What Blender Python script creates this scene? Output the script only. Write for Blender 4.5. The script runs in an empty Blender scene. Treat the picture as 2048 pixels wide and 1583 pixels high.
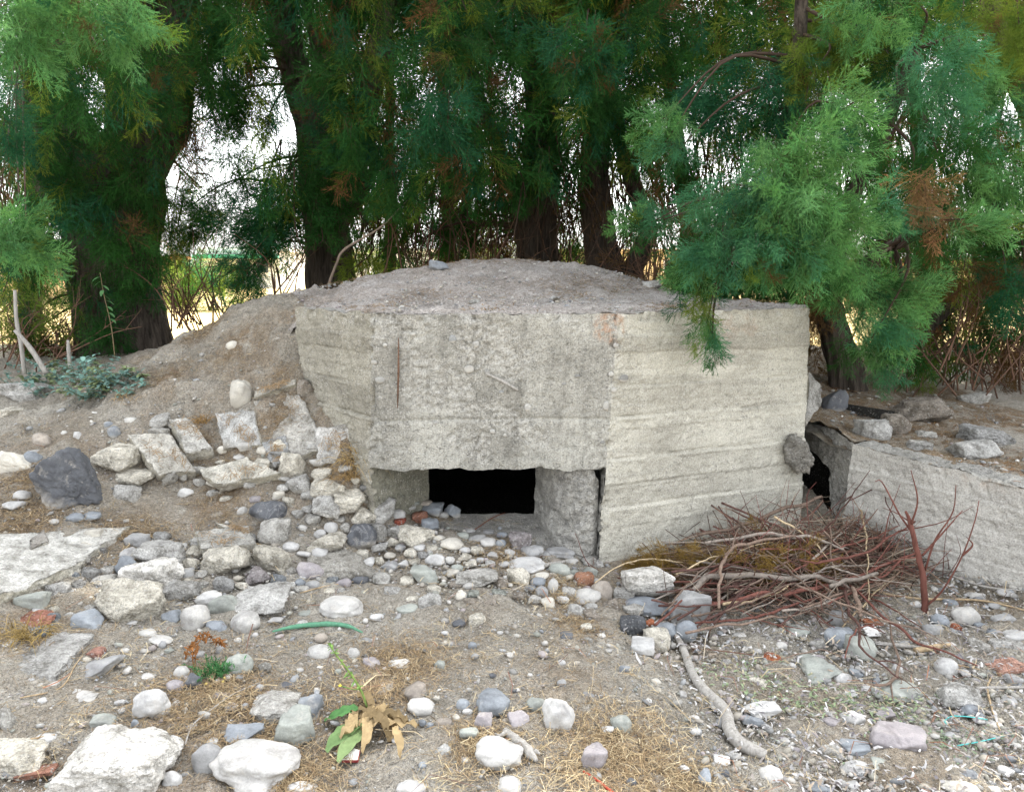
import bpy, bmesh, math, random
import numpy as np
from mathutils import Vector, Matrix, Quaternion

S = bpy.context.scene
COL = S.collection
R = math.radians
rng = np.random.default_rng(7)

# ------------------------------------------------------------------ camera, sky, sun, exposure
EYE = 1.6
PITCH = R(9.31)
F = 1500.0                       # focal length in pixels of the 2048 px wide photograph
cam_d = bpy.data.cameras.new('camera')
cam_d.sensor_width = 36.0
cam_d.lens = 36.0 * F / 2048.0
cam_d.clip_start = 0.05
cam_d.clip_end = 2000
cam = bpy.data.objects.new('camera', cam_d)
COL.objects.link(cam)
cam.location = (0, 0, EYE)
cam.rotation_euler = (math.pi / 2 - PITCH, 0, 0)
S.camera = cam

SUN_EL, SUN_AZ = 56.0, 24.0      # azimuth clockwise from +Y (straight ahead): behind the trees, a little right
w = bpy.data.worlds.new('World')
S.world = w
w.use_nodes = True
nt = w.node_tree
nt.nodes.clear()
sky = nt.nodes.new('ShaderNodeTexSky')
sky.sky_type = 'NISHITA'
sky.sun_disc = False
sky.sun_elevation = R(SUN_EL)
sky.sun_rotation = R(SUN_AZ)
sky.air_density = 1.0
sky.dust_density = 3.0
sky.ozone_density = 1.0
hs = nt.nodes.new('ShaderNodeHueSaturation')
hs.inputs['Saturation'].default_value = 0.18
bg = nt.nodes.new('ShaderNodeBackground')
bg.inputs['Strength'].default_value = 0.15
wo = nt.nodes.new('ShaderNodeOutputWorld')
nt.links.new(sky.outputs[0], hs.inputs['Color'])
nt.links.new(hs.outputs[0], bg.inputs[0])
nt.links.new(bg.outputs[0], wo.inputs[0])

sun_d = bpy.data.lights.new('sun', 'SUN')
sun_d.energy = 3.2
sun_d.angle = R(0.5)
sun_d.color = (1.0, 0.94, 0.84)
sun = bpy.data.objects.new('sun', sun_d)
COL.objects.link(sun)
to_sun = Vector((math.sin(R(SUN_AZ)) * math.cos(R(SUN_EL)), math.cos(R(SUN_AZ)) * math.cos(R(SUN_EL)), math.sin(R(SUN_EL))))
sun.rotation_euler = to_sun.to_track_quat('Z', 'Y').to_euler()
sun.location = (0, 0, 30)

S.view_settings.view_transform = 'Standard'
S.view_settings.look = 'None'
S.view_settings.gamma = 1.0
S.view_settings.exposure = 2.5
S.render.engine = 'CYCLES'
S.cycles.use_denoising = True
S.cycles.max_bounces = 7
S.cycles.diffuse_bounces = 4
S.cycles.glossy_bounces = 2
S.cycles.transmission_bounces = 4
S.cycles.transparent_max_bounces = 6

# ------------------------------------------------------------------ noise and geometry helpers
_perm = np.random.default_rng(3).permutation(256)
_perm = np.concatenate([_perm, _perm, _perm])
_grad = np.random.default_rng(4).normal(size=(256, 3))
_grad /= np.linalg.norm(_grad, axis=1)[:, None]

def noise3(p):
    p = np.asarray(p, float)
    i = np.floor(p).astype(int)
    f = p - i
    u = f * f * f * (f * (f * 6 - 15) + 10)
    i &= 255
    out = 0
    for dx in (0, 1):
        wx = u[:, 0] if dx else 1 - u[:, 0]
        for dy in (0, 1):
            wy = u[:, 1] if dy else 1 - u[:, 1]
            for dz in (0, 1):
                wz = u[:, 2] if dz else 1 - u[:, 2]
                h = _perm[_perm[_perm[i[:, 0] + dx] + i[:, 1] + dy] + i[:, 2] + dz]
                g = _grad[h]
                out = out + wx * wy * wz * (g[:, 0] * (f[:, 0] - dx) + g[:, 1] * (f[:, 1] - dy) + g[:, 2] * (f[:, 2] - dz))
    return out * 1.6

def fbm(p, octaves=4, gain=0.5):
    p = np.asarray(p, float)
    s, a = 0, 1.0
    for k in range(octaves):
        s = s + a * noise3(p * (2.03 ** k) + 17.3 * k)
        a *= gain
    return s

def sstep(a, b, x):
    t = np.clip((np.asarray(x, float) - a) / (b - a), 0, 1)
    return t * t * (3 - 2 * t)

def ray(px, py):
    u, v = (px - 1024.0) / F, (791.5 - py) / F
    c, s = math.cos(PITCH), math.sin(PITCH)
    return np.array([u, c + v * s, -s + v * c])

def at(px, py, Y):
    """the point at depth Y seen at pixel (px, py) of the photograph"""
    d = ray(px, py)
    return np.array([0, 0, EYE]) + d * (Y / d[1])

def mesh_np(name, V, Fs, mat=None, smooth=True, mats=None, mat_idx=None):
    """mesh from arrays: V (n,3); Fs one (m,k) array or a list of them"""
    if isinstance(Fs, np.ndarray):
        Fs = [Fs]
    Fs = [np.asarray(f, dtype=np.int32) for f in Fs if len(f)]
    me = bpy.data.meshes.new(name)
    V = np.asarray(V, dtype=np.float32)
    me.vertices.add(len(V))
    me.vertices.foreach_set('co', V.ravel())
    nl = sum(f.size for f in Fs)
    npoly = sum(len(f) for f in Fs)
    me.loops.add(nl)
    me.loops.foreach_set('vertex_index', np.concatenate([f.ravel() for f in Fs]))
    me.polygons.add(npoly)
    tot = np.concatenate([np.full(len(f), f.shape[1], np.int32) for f in Fs])
    st = np.concatenate([[0], np.cumsum(tot)[:-1]]).astype(np.int32)
    me.polygons.foreach_set('loop_start', st)
    me.polygons.foreach_set('use_smooth', np.full(npoly, smooth))
    for m in (mats or ([mat] if mat else [])):
        me.materials.append(m)
    if mat_idx is not None:
        me.polygons.foreach_set('material_index', np.asarray(mat_idx, np.int32))
    me.update(calc_edges=True)
    me.validate()
    return me

def link(name, me, parent=None, loc=None):
    o = bpy.data.objects.new(name, me)
    COL.objects.link(o)
    if parent is not None:
        o.parent = parent
    if loc is not None:
        o.location = loc
    return o

def tag(o, label=None, cat=None, group=None, kind=None):
    if label: o['label'] = label
    if cat: o['category'] = cat
    if group: o['group'] = group
    if kind: o['kind'] = kind
    return o

def empty(name, loc=(0, 0, 0)):
    o = bpy.data.objects.new(name, None)
    o.location = loc
    COL.objects.link(o)
    return o

def child_at_world(o, parent):
    """parent is an unrotated Empty: keep the mesh's world place"""
    o.parent = parent
    o.location = -Vector(parent.location)
    return o

def set_attr(me, name, arr, kind='FLOAT'):
    a = me.attributes.new(name, kind, 'POINT')
    if kind == 'FLOAT':
        a.data.foreach_set('value', np.asarray(arr, np.float32).ravel())
    elif kind == 'INT':
        a.data.foreach_set('value', np.asarray(arr, np.int32).ravel())
    elif kind == 'FLOAT_VECTOR':
        a.data.foreach_set('vector', np.asarray(arr, np.float32).ravel())
    elif kind == 'FLOAT_COLOR':
        arr = np.asarray(arr, np.float32)
        a.data.foreach_set('color', np.concatenate([arr, np.ones((len(arr), 1), np.float32)], 1).ravel())

def grid_faces(nu, nv):
    i = np.arange(nu - 1)[:, None] * nv + np.arange(nv - 1)[None, :]
    i = i.ravel()
    return np.stack([i, i + nv, i + nv + 1, i + 1], 1)

def smooth_path(P, n):
    """Catmull-Rom through the points"""
    P = np.asarray(P, float)
    if len(P) == 2:
        t = np.linspace(0, 1, n)[:, None]
        return P[0] * (1 - t) + P[1] * t
    Q = np.vstack([2 * P[0] - P[1], P, 2 * P[-1] - P[-2]])
    out = []
    m = len(P) - 1
    for t in np.linspace(0, m, n):
        k = min(int(t), m - 1)
        u = t - k
        a, b, c, d = Q[k:k + 4]
        out.append(0.5 * (2 * b + (c - a) * u + (2 * a - 5 * b + 4 * c - d) * u * u + (3 * b - a - 3 * c + d) * u ** 3))
    return np.array(out)

class MB:
    """collects vertices and faces of tubes and leaves into one mesh"""
    def __init__(self):
        self.V, self.Q, self.T, self.C, self.n = [], [], [], [], 0
    def add(self, V, Q=None, T=None, col=None):
        V = np.asarray(V, float)
        self.V.append(V)
        if Q is not None and len(Q): self.Q.append(np.asarray(Q) + self.n)
        if T is not None and len(T): self.T.append(np.asarray(T) + self.n)
        self.C.append(np.tile(np.asarray(col if col is not None else (1, 1, 1), float), (len(V), 1)))
        self.n += len(V)
    def tube(self, P, r, sides=6, rough=0.0, seed=0, col=None, cap=True):
        P = np.asarray(P, float)
        n = len(P)
        r = np.broadcast_to(np.asarray(r, float), (n,)) if np.ndim(r) == 0 or len(r) == n else np.interp(np.linspace(0, 1, n), np.linspace(0, 1, len(r)), r)
        T = np.gradient(P, axis=0)
        T /= np.linalg.norm(T, axis=1)[:, None] + 1e-9
        a = np.array([0, 0, 1.0]) if abs(T[0, 2]) < 0.9 else np.array([1.0, 0, 0])
        N = np.zeros_like(P)
        v = a - T[0] * (a @ T[0])
        for k in range(n):
            v = v - T[k] * (v @ T[k])
            v /= np.linalg.norm(v) + 1e-9
            N[k] = v
        B = np.cross(T, N)
        th = np.linspace(0, 2 * math.pi, sides, endpoint=False)
        ring = np.cos(th)[None, :, None] * N[:, None, :] + np.sin(th)[None, :, None] * B[:, None, :]
        rr = np.repeat(r[:, None], sides, 1)
        if rough:
            L = np.concatenate([[0], np.cumsum(np.linalg.norm(np.diff(P, axis=0), axis=1))])
            q = np.stack([np.repeat(np.cos(th)[None], n, 0) * 2.2, np.repeat(np.sin(th)[None], n, 0) * 2.2,
                          np.repeat((L / max(r.max(), 1e-4) * 0.35)[:, None], sides, 1)], -1).reshape(-1, 3) + seed
            rr = rr * (1 + rough * fbm(q, 3).reshape(n, sides))
        V = (P[:, None, :] + ring * rr[..., None]).reshape(-1, 3)
        i = np.arange(n - 1)[:, None] * sides
        j = np.arange(sides)[None, :]
        j2 = (j + 1) % sides
        Q = np.stack([i + j, i + j2, i + sides + j2, i + sides + j], -1).reshape(-1, 4)
        Tt = []
        if cap:
            for base in (0, (n - 1) * sides):
                for k in range(1, sides - 1):
                    Tt.append((base, base + k, base + k + 1) if base else (base, base + k + 1, base + k))
        self.add(V, Q, np.array(Tt) if Tt else None, col)
    def mesh(self, name, mat, smooth=True, color=False):
        V = np.concatenate(self.V)
        me = mesh_np(name, V, [np.concatenate(x) for x in (self.Q, self.T) if x], mat, smooth)
        if color:
            set_attr(me, 'tint', np.concatenate(self.C), 'FLOAT_COLOR')
        return me

# ------------------------------------------------------------------ materials
class N:
    def __init__(self, name):
        self.m = bpy.data.materials.new(name)
        self.m.use_nodes = True
        self.t = self.m.node_tree
        self.t.nodes.clear()
        self.out = self.t.nodes.new('ShaderNodeOutputMaterial')
    def new(self, typ, ins=None, **kw):
        n = self.t.nodes.new(typ)
        for k, v in kw.items():
            setattr(n, k, v)
        for k, v in (ins or {}).items():
            self.put(n.inputs[k], v)
        return n
    def put(self, sock, v):
        if hasattr(v, 'is_linked') or hasattr(v, 'links'):
            self.t.links.new(v, sock)
        else:
            if isinstance(v, tuple) and len(v) == 3 and sock.type == 'RGBA':
                v = (*v, 1)
            sock.default_value = v
    def coord(self, kind='Object'):
        return self.new('ShaderNodeTexCoord').outputs[kind]
    def noise(self, vec, scale, detail=4, rough=0.55, dist=0.0):
        return self.new('ShaderNodeTexNoise', {'Vector': vec, 'Scale': scale, 'Detail': detail, 'Roughness': rough, 'Distortion': dist}).outputs['Fac']
    def voro(self, vec, scale, feature='F1', out='Distance'):
        return self.new('ShaderNodeTexVoronoi', {'Vector': vec, 'Scale': scale}, feature=feature).outputs[out]
    def ramp(self, fac, stops):
        n = self.new('ShaderNodeValToRGB', {'Fac': fac})
        e = n.color_ramp.elements
        while len(e) < len(stops): e.new(0.5)
        for k, (p, c) in enumerate(stops):
            e[k].position = p
            e[k].color = (*c, 1) if isinstance(c, tuple) else (c, c, c, 1)
        return n.outputs['Color']
    def mix(self, fac, a, b, mode='MIX'):
        n = self.new('ShaderNodeMix', data_type='RGBA', blend_type=mode)
        self.put(n.inputs[0], fac)
        self.put(n.inputs[6], a)
        self.put(n.inputs[7], b)
        return n.outputs[2]
    def math(self, op, a, b=0.0):
        n = self.new('ShaderNodeMath', operation=op)
        self.put(n.inputs[0], a)
        self.put(n.inputs[1], b)
        return n.outputs[0]
    def attr(self, name, kind='GEOMETRY'):
        return self.new('ShaderNodeAttribute', attribute_name=name, attribute_type=kind)
    def bump(self, h, strength=0.4, dist=0.01, normal=None):
        ins = {'Height': h, 'Strength': strength, 'Distance': dist}
        if normal is not None: ins['Normal'] = normal
        return self.new('ShaderNodeBump', ins).outputs[0]
    def principled(self, color, rough=0.85, normal=None, spec=0.25, **kw):
        ins = {'Base Color': color, 'Roughness': rough, 'Specular IOR Level': spec}
        if normal is not None: ins['Normal'] = normal
        ins.update(kw)
        p = self.new('ShaderNodeBsdfPrincipled', ins)
        self.t.links.new(p.outputs[0], self.out.inputs[0])
        return self.m

def mat_concrete(name, dark, light, pale=(0.56, 0.54, 0.48), grain=1.0, vertical=False):
    n = N(name)
    co = n.coord()
    big = n.noise(co, 2.2, 5, 0.6)
    mp = n.new('ShaderNodeMapping', {'Vector': co, 'Scale': (9, 9, 0.7) if vertical else (0.9, 0.9, 9)}).outputs[0]
    streak = n.noise(mp, 1.6, 6, 0.65, 0.3)
    mid = n.noise(co, 16, 6, 0.68)
    c = n.mix(n.ramp(n.math('ADD', n.math('MULTIPLY', big, 0.55), n.math('MULTIPLY', streak, 0.45)), [(0.4, 0.0), (0.6, 1.0)]), dark, light)
    c = n.mix(n.ramp(mid, [(0.35, 0.0), (0.68, 0.55)]), c, pale)
    agg = n.attr('agg').outputs['Fac']
    tone = n.attr('tone').outputs['Fac']
    c = n.mix(n.math('MULTIPLY', tone, 0.85), c, n.mix(1.0, c, (0.62, 0.61, 0.60), 'MULTIPLY'))
    c = n.mix(n.math('MULTIPLY', agg, n.ramp(n.noise(co, 30, 5, 0.7), [(0.36, 0.0), (0.62, 0.6)])), c, (0.57, 0.555, 0.51))
    stain = n.noise(n.new('ShaderNodeMapping', {'Vector': co, 'Scale': (5, 5, 0.8) if vertical else (1.1, 1.1, 6)}).outputs[0], 2.4, 5, 0.7, 0.4)
    c = n.mix(n.ramp(stain, [(0.48, 0.0), (0.66, 0.55)]), c, n.mix(1.0, c, (0.58, 0.575, 0.57), 'MULTIPLY'))
    rust = n.attr('rust').outputs['Fac']
    c = n.mix(n.math('MULTIPLY', rust, n.ramp(n.noise(co, 24, 5, 0.7), [(0.40, 0.0), (0.60, 1.0)])), c, (0.38, 0.235, 0.15))
    # single aggregate stones of their own colour
    vc = n.voro(co, 92, out='Color')
    vd = n.voro(co, 92)
    clus = n.ramp(n.noise(co, 5.5, 4, 0.6), [(0.38, 0.15), (0.58, 1.0)])
    sel = n.new('ShaderNodeSeparateColor', {'Color': vc}).outputs[0]
    c = n.mix(n.math('MULTIPLY', clus, n.math('MULTIPLY', n.ramp(sel, [(0.66, 0.0), (0.70, 0.55), (1.0, 0.75)]), n.ramp(vd, [(0.2, 1.0), (0.55, 0.0)]))), c, (0.62, 0.60, 0.56))
    sel2 = n.new('ShaderNodeSeparateColor', {'Color': vc}).outputs[1]
    c = n.mix(n.math('MULTIPLY', clus, n.math('MULTIPLY', n.ramp(sel2, [(0.80, 0.0), (0.84, 0.6)]), n.ramp(vd, [(0.15, 1.0), (0.45, 0.0)]))), c, (0.10, 0.105, 0.12))
    fine = n.noise(co, 120, 3, 0.7)
    c = n.mix(0.56, c, n.ramp(fine, [(0.32, (0.36, 0.35, 0.33)), (0.62, (1.1, 1.1, 1.1))]), 'MULTIPLY')
    pits = n.ramp(n.noise(co, 42, 4, 0.65), [(0.32, 1.0), (0.40, 0.0)])
    c = n.mix(n.math('MULTIPLY', pits, n.math('MULTIPLY', clus, 0.7)), c, (0.13, 0.125, 0.115))
    pit = n.ramp(n.noise(co, 48, 3, 0.6), [(0.30, 0.0), (0.42, 1.0)])
    h = n.math('ADD', n.math('MULTIPLY', fine, 0.35), n.math('ADD', n.math('MULTIPLY', mid, 0.8), n.math('MULTIPLY', pit, 0.5)))
    h = n.math('ADD', h, n.math('MULTIPLY', n.ramp(vd, [(0.0, 1.0), (0.45, 0.0)]), 0.35))
    return n.principled(c, 0.92, n.bump(h, 0.95 * min(grain, 1.05), 0.012 * grain), 0.15)

def mat_dirt(name, k=1.0, b=1.0):
    n = N(name)
    co = n.coord()
    c = n.ramp(n.noise(co, 1.8, 6, 0.62), [(0.32, (0.288 * k, 0.262 * k, 0.216 * k * b)), (0.5, (0.39 * k, 0.362 * k, 0.308 * k * b)), (0.68, (0.485 * k, 0.457 * k, 0.40 * k * b))])
    lit = n.attr('litter').outputs['Fac']
    patch = n.math('MULTIPLY', lit, n.ramp(n.noise(co, 7, 6, 0.7, 0.4), [(0.36, 0.0), (0.52, 1.0)]))
    c = n.mix(n.math('MULTIPLY', patch, 0.85), c, n.ramp(n.noise(co, 60, 4, 0.7), [(0.3, (0.13, 0.085, 0.05)), (0.7, (0.30, 0.21, 0.115))]))
    vc = n.voro(co, 130, out='Color')
    vd = n.voro(co, 130)
    s = n.new('ShaderNodeSeparateColor', {'Color': vc})
    grit = n.math('MULTIPLY', n.ramp(s.outputs[0], [(0.55, 0.0), (0.6, 0.75)]), n.ramp(vd, [(0.25, 1.0), (0.5, 0.0)]))
    c = n.mix(grit, c, n.ramp(s.outputs[1], [(0.0, (0.16, 0.165, 0.17)), (0.4, (0.34, 0.33, 0.31)), (1.0, (0.62, 0.61, 0.58))]))
    f = n.noise(co, 90, 5, 0.75)
    c = n.mix(0.75, c, n.ramp(f, [(0.30, (0.36, 0.34, 0.32)), (0.58, (1.12, 1.12, 1.12))]), 'MULTIPLY')
    c = n.mix(0.5, c, n.ramp(n.noise(co, 28, 5, 0.7), [(0.34, (0.55, 0.53, 0.50)), (0.6, (1.12, 1.12, 1.12))]), 'MULTIPLY')
    h = n.math('ADD', n.math('MULTIPLY', f, 0.7), n.math('MULTIPLY', n.ramp(vd, [(0.0, 1.0), (0.5, 0.0)]), 0.5))
    h = n.math('ADD', h, n.noise(co, 22, 5, 0.65))
    return n.principled(c, 0.95, n.bump(h, 1.0, 0.018), 0.1)

def mat_stone(name, rubble=False):
    n = N(name)
    co = n.coord()
    oi = n.new('ShaderNodeObjectInfo')
    off = n.new('ShaderNodeVectorMath', {0: co, 1: n.new('ShaderNodeCombineXYZ', {0: n.math('MULTIPLY', oi.outputs['Random'], 37.0), 1: n.math('MULTIPLY', oi.outputs['Random'], 91.0)}).outputs[0]}, operation='ADD').outputs[0]
    base = oi.outputs['Color']
    if rubble:
        a = n.noise(off, 14, 7, 0.68)
        c = n.mix(1.0, base, n.ramp(a, [(0.34, (0.46, 0.445, 0.41)), (0.5, (0.95, 0.94, 0.92)), (0.64, (1.28, 1.27, 1.25))]), 'MULTIPLY')
        vd = n.voro(off, 85)
        vc = n.new('ShaderNodeSeparateColor', {'Color': n.voro(off, 85, out='Color')})
        c = n.mix(n.math('MULTIPLY', n.attr('fresh').outputs['Fac'], 0.8), c, (0.60, 0.56, 0.45))
        c = n.mix(n.math('MULTIPLY', n.ramp(vc.outputs[0], [(0.70, 0.0), (0.80, 0.5)]), n.ramp(vd, [(0.1, 1.0), (0.5, 0.0)])), c, (0.24, 0.24, 0.24))
        c = n.mix(n.math('MULTIPLY', n.ramp(vc.outputs[1], [(0.72, 0.0), (0.82, 0.6)]), n.ramp(vd, [(0.1, 1.0), (0.55, 0.0)])), c, (0.66, 0.65, 0.62))
        f = n.noise(off, 85, 4, 0.75)
        h = n.math('ADD', n.math('MULTIPLY', f, 0.8), n.math('ADD', n.noise(off, 28, 5, 0.7), n.math('MULTIPLY', n.ramp(vd, [(0, 1.0), (0.45, 0.0)]), 0.3)))
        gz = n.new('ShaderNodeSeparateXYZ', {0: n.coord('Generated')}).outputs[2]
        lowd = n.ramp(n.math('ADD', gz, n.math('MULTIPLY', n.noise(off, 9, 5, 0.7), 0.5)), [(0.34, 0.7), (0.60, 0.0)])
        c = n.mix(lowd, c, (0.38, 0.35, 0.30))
        nb = n.bump(h, 1.0, 0.018)
        c = n.mix(0.7, c, n.ramp(f, [(0.32, (0.40, 0.39, 0.37)), (0.60, (1.1, 1.1, 1.1))]), 'MULTIPLY')
        return n.principled(c, 0.92, nb, 0.15)
    a = n.noise(off, 9, 6, 0.6, 0.6)
    c = n.mix(1.0, base, n.ramp(a, [(0.32, (0.62, 0.61, 0.61)), (0.50, (0.98, 0.98, 0.98)), (0.66, (1.22, 1.21, 1.19))]), 'MULTIPLY')
    vein = n.math('ABSOLUTE', n.math('SUBTRACT', n.noise(off, 4.5, 5, 0.6, 1.3), 0.5))
    has = n.ramp(n.math('FRACT', n.math('MULTIPLY', oi.outputs['Random'], 7.31)), [(0.72, 0.0), (0.75, 0.16)])
    c = n.mix(n.math('MULTIPLY', has, n.ramp(vein, [(0.0, 1.0), (0.018, 0.0)])), c, (0.66, 0.66, 0.65))
    f = n.noise(off, 130, 3, 0.7)
    c = n.mix(0.4, c, n.ramp(f, [(0.32, (0.55, 0.55, 0.56)), (0.62, (1.05, 1.05, 1.05))]), 'MULTIPLY')
    # dust settled in blotches
    c = n.mix(n.ramp(n.noise(off, 17, 5, 0.7), [(0.56, 0.0), (0.72, 0.5)]), c, (0.46, 0.43, 0.38))
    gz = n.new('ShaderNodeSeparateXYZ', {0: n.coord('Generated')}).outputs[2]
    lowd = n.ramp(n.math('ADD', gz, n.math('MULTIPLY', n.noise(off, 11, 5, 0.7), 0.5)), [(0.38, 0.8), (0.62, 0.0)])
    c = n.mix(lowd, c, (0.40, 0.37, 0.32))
    h = n.math('ADD', n.math('MULTIPLY', f, 0.5), n.noise(off, 35, 4, 0.65))
    return n.principled(c, 0.78, n.bump(h, 0.35, 0.006), 0.25)

def mat_tint(name, rough=0.85, spec=0.15, amp=0.5, scale=40, trans=0.0):
    """base colour from the mesh's own 'tint' attribute, with grain"""
    n = N(name)
    c = n.attr('tint').outputs['Color']
    f = n.noise(n.coord(), scale, 4, 0.65)
    c = n.mix(amp, c, n.ramp(f, [(0.3, (0.5, 0.5, 0.5)), (0.65, (1.15, 1.15, 1.15))]), 'MULTIPLY')
    nb = n.bump(f, 0.4, 0.004)
    if trans:
        d = n.new('ShaderNodeBsdfDiffuse', {'Color': c, 'Normal': nb})
        t = n.new('ShaderNodeBsdfTranslucent', {'Color': c})
        m = n.new('ShaderNodeMixShader', {0: trans, 1: d.outputs[0], 2: t.outputs[0]})
        n.t.links.new(m.outputs[0], n.out.inputs[0])
        return n.m
    return n.principled(c, rough, nb, spec)

def mat_wood(name, a, b, scale=(30, 30, 3), obj=False, deep=0.006):
    n = N(name)
    co = n.coord('Generated' if False else 'Object')
    mp = n.new('ShaderNodeMapping', {'Vector': co, 'Scale': scale}).outputs[0]
    f = n.noise(mp, 1.5, 6, 0.65, 0.5)
    c = n.ramp(f, [(0.3, a), (0.7, b)])
    if obj:
        c = n.mix(1.0, n.new('ShaderNodeObjectInfo').outputs['Color'], n.ramp(f, [(0.3, (0.55, 0.55, 0.55)), (0.7, (1.2, 1.2, 1.2))]), 'MULTIPLY')
    return n.principled(c, 0.85, n.bump(f, 0.6 if deep < .01 else 1.0, deep), 0.15)

def mat_needles():
    n = N('needles')
    c = n.attr('tint', 'INSTANCER').outputs['Color']
    v = n.noise(n.coord(), 9, 2, 0.5)
    c = n.mix(0.7, c, n.ramp(v, [(0.3, (0.55, 0.64, 0.70)), (0.7, (1.4, 1.32, 1.05))]), 'MULTIPLY')
    d = n.new('ShaderNodeBsdfDiffuse', {'Color': c})
    t = n.new('ShaderNodeBsdfTranslucent', {'Color': c})
    m = n.new('ShaderNodeMixShader', {0: 0.45, 1: d.outputs[0], 2: t.outputs[0]})
    n.t.links.new(m.outputs[0], n.out.inputs[0])
    return n.m

def mat_plain(name, color, rough=0.8, spec=0.2, amp=0.3, scale=25):
    n = N(name)
    f = n.noise(n.coord(), scale, 5, 0.65)
    c = n.mix(amp, color, n.ramp(f, [(0.3, (0.5, 0.5, 0.5)), (0.7, (1.2, 1.2, 1.2))]), 'MULTIPLY')
    return n.principled(c, rough, n.bump(f, 0.4, 0.005), spec)

M = {
    'moss_shade': mat_concrete('mossy_shaded_concrete', (0.15, 0.15, 0.115), (0.26, 0.25, 0.195), (0.36, 0.35, 0.29)),  # mossy green-grey, darkened further to paint the shade of the recess
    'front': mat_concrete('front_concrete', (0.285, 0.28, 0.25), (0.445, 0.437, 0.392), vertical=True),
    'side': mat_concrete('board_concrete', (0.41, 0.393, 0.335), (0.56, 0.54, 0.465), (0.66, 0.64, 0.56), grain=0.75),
    'shade': mat_concrete('shaded_concrete', (0.28, 0.265, 0.215), (0.40, 0.38, 0.31), (0.50, 0.475, 0.41)),  # darker concrete copy for the shaded side wall and soffit; shade in its colour
    'rough': mat_concrete('broken_concrete', (0.24, 0.235, 0.22), (0.38, 0.37, 0.345), grain=1.4),
    'wing': mat_concrete('wing_concrete', (0.39, 0.376, 0.34), (0.51, 0.495, 0.455), (0.59, 0.57, 0.535), grain=0.55),
    'inside': mat_concrete('chamber_shade_concrete', (0.035, 0.034, 0.031), (0.06, 0.058, 0.054), (0.08, 0.078, 0.072)),  # darkness of the interior is put into this colour
    'dirt': mat_dirt('dirt'),
    'crust': mat_dirt('crusted_earth', 1.22, 1.10),
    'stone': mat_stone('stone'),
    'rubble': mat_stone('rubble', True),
    'gravel': mat_tint('gravel', 0.85, 0.15, 0.4, 60),
    'litter': mat_tint('litter', 0.9, 0.05, 0.3, 30),
    'twig': mat_wood('twig', (0.1, 0.05, 0.04), (0.25, 0.13, 0.1), obj=True),
    'brush': mat_tint('brush', 0.8, 0.2, 0.5, 50),
    'bark': mat_wood('bark', (0.016, 0.013, 0.010), (0.12, 0.098, 0.08), (24, 24, 3), deep=0.045),
    'drift': mat_wood('driftwood', (0.22, 0.205, 0.185), (0.44, 0.42, 0.385), (60, 60, 9)),
    'needles': mat_needles(),
    'leaf': mat_tint('leaf', 0.7, 0.2, 0.5, 30, trans=0.25),
    'rust': mat_plain('rust', (0.15, 0.085, 0.055), 0.9, 0.2, 0.9, 70),
    'straw': mat_plain('straw_field', (0.55, 0.42, 0.20), 0.95, 0.05, 0.6, 3),
    'plaster': mat_plain('plaster', (0.72, 0.70, 0.66), 0.9, 0.1, 0.15, 2),
    'beige': mat_plain('beige_plaster', (0.55, 0.42, 0.24), 0.9, 0.1, 0.2, 2),
    'tile': mat_plain('roof_tile', (0.42, 0.17, 0.09), 0.85, 0.1, 0.4, 6),
    'glass': mat_plain('window_glass', (0.05, 0.06, 0.07), 0.15, 0.5, 0.1, 2),
    'green': mat_plain('green_paint', (0.06, 0.32, 0.20), 0.6, 0.3, 0.1, 4),
    'rope': mat_plain('green_rope', (0.11, 0.27, 0.17), 0.8, 0.2, 0.6, 90),
    'cyan': mat_plain('cyan_string', (0.10, 0.52, 0.50), 0.6, 0.3, 0.2, 40),
    'red': mat_plain('red_cane', (0.42, 0.06, 0.03), 0.6, 0.3, 0.4, 40),
    'white': mat_plain('white_glaze', (0.74, 0.73, 0.71), 0.3, 0.5, 0.1, 20),
    'clay': mat_plain('tile_clay', (0.28, 0.05, 0.05), 0.8, 0.2, 0.3, 40),
    'plastic': mat_plain('cloudy_plastic', (0.50, 0.53, 0.56), 0.35, 0.5, 0.2, 12),
}

# ------------------------------------------------------------------ terrain
class TPS:
    def __init__(self, pts, lam=0.003):
        P = np.asarray(pts, float)
        self.xy, z = P[:, :2], P[:, 2]
        n = len(P)
        K = self._u(np.linalg.norm(self.xy[:, None] - self.xy[None], axis=2)) + lam * np.eye(n)
        Q = np.hstack([np.ones((n, 1)), self.xy])
        A = np.block([[K, Q], [Q.T, np.zeros((3, 3))]])
        s = np.linalg.solve(A, np.concatenate([z, np.zeros(3)]))
        self.w, self.a = s[:n], s[n:]
    @staticmethod
    def _u(r):
        return np.where(r > 1e-9, r * r * np.log(np.maximum(r, 1e-9)), 0.0)
    def __call__(self, x, y):
        x, y = np.atleast_1d(np.asarray(x, float)), np.atleast_1d(np.asarray(y, float))
        q = np.stack([x, y], 1)
        out = np.empty(len(q))
        for s in range(0, len(q), 20000):
            d = np.linalg.norm(q[s:s + 20000, None] - self.xy[None], axis=2)
            out[s:s + 20000] = self._u(d) @ self.w + self.a[0] + q[s:s + 20000] @ self.a[1:]
        return out

def zspec(px, py, z):
    d = ray(px, py)
    t = (z - EYE) / d[2]
    return (d[0] * t, d[1] * t, z)

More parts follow.
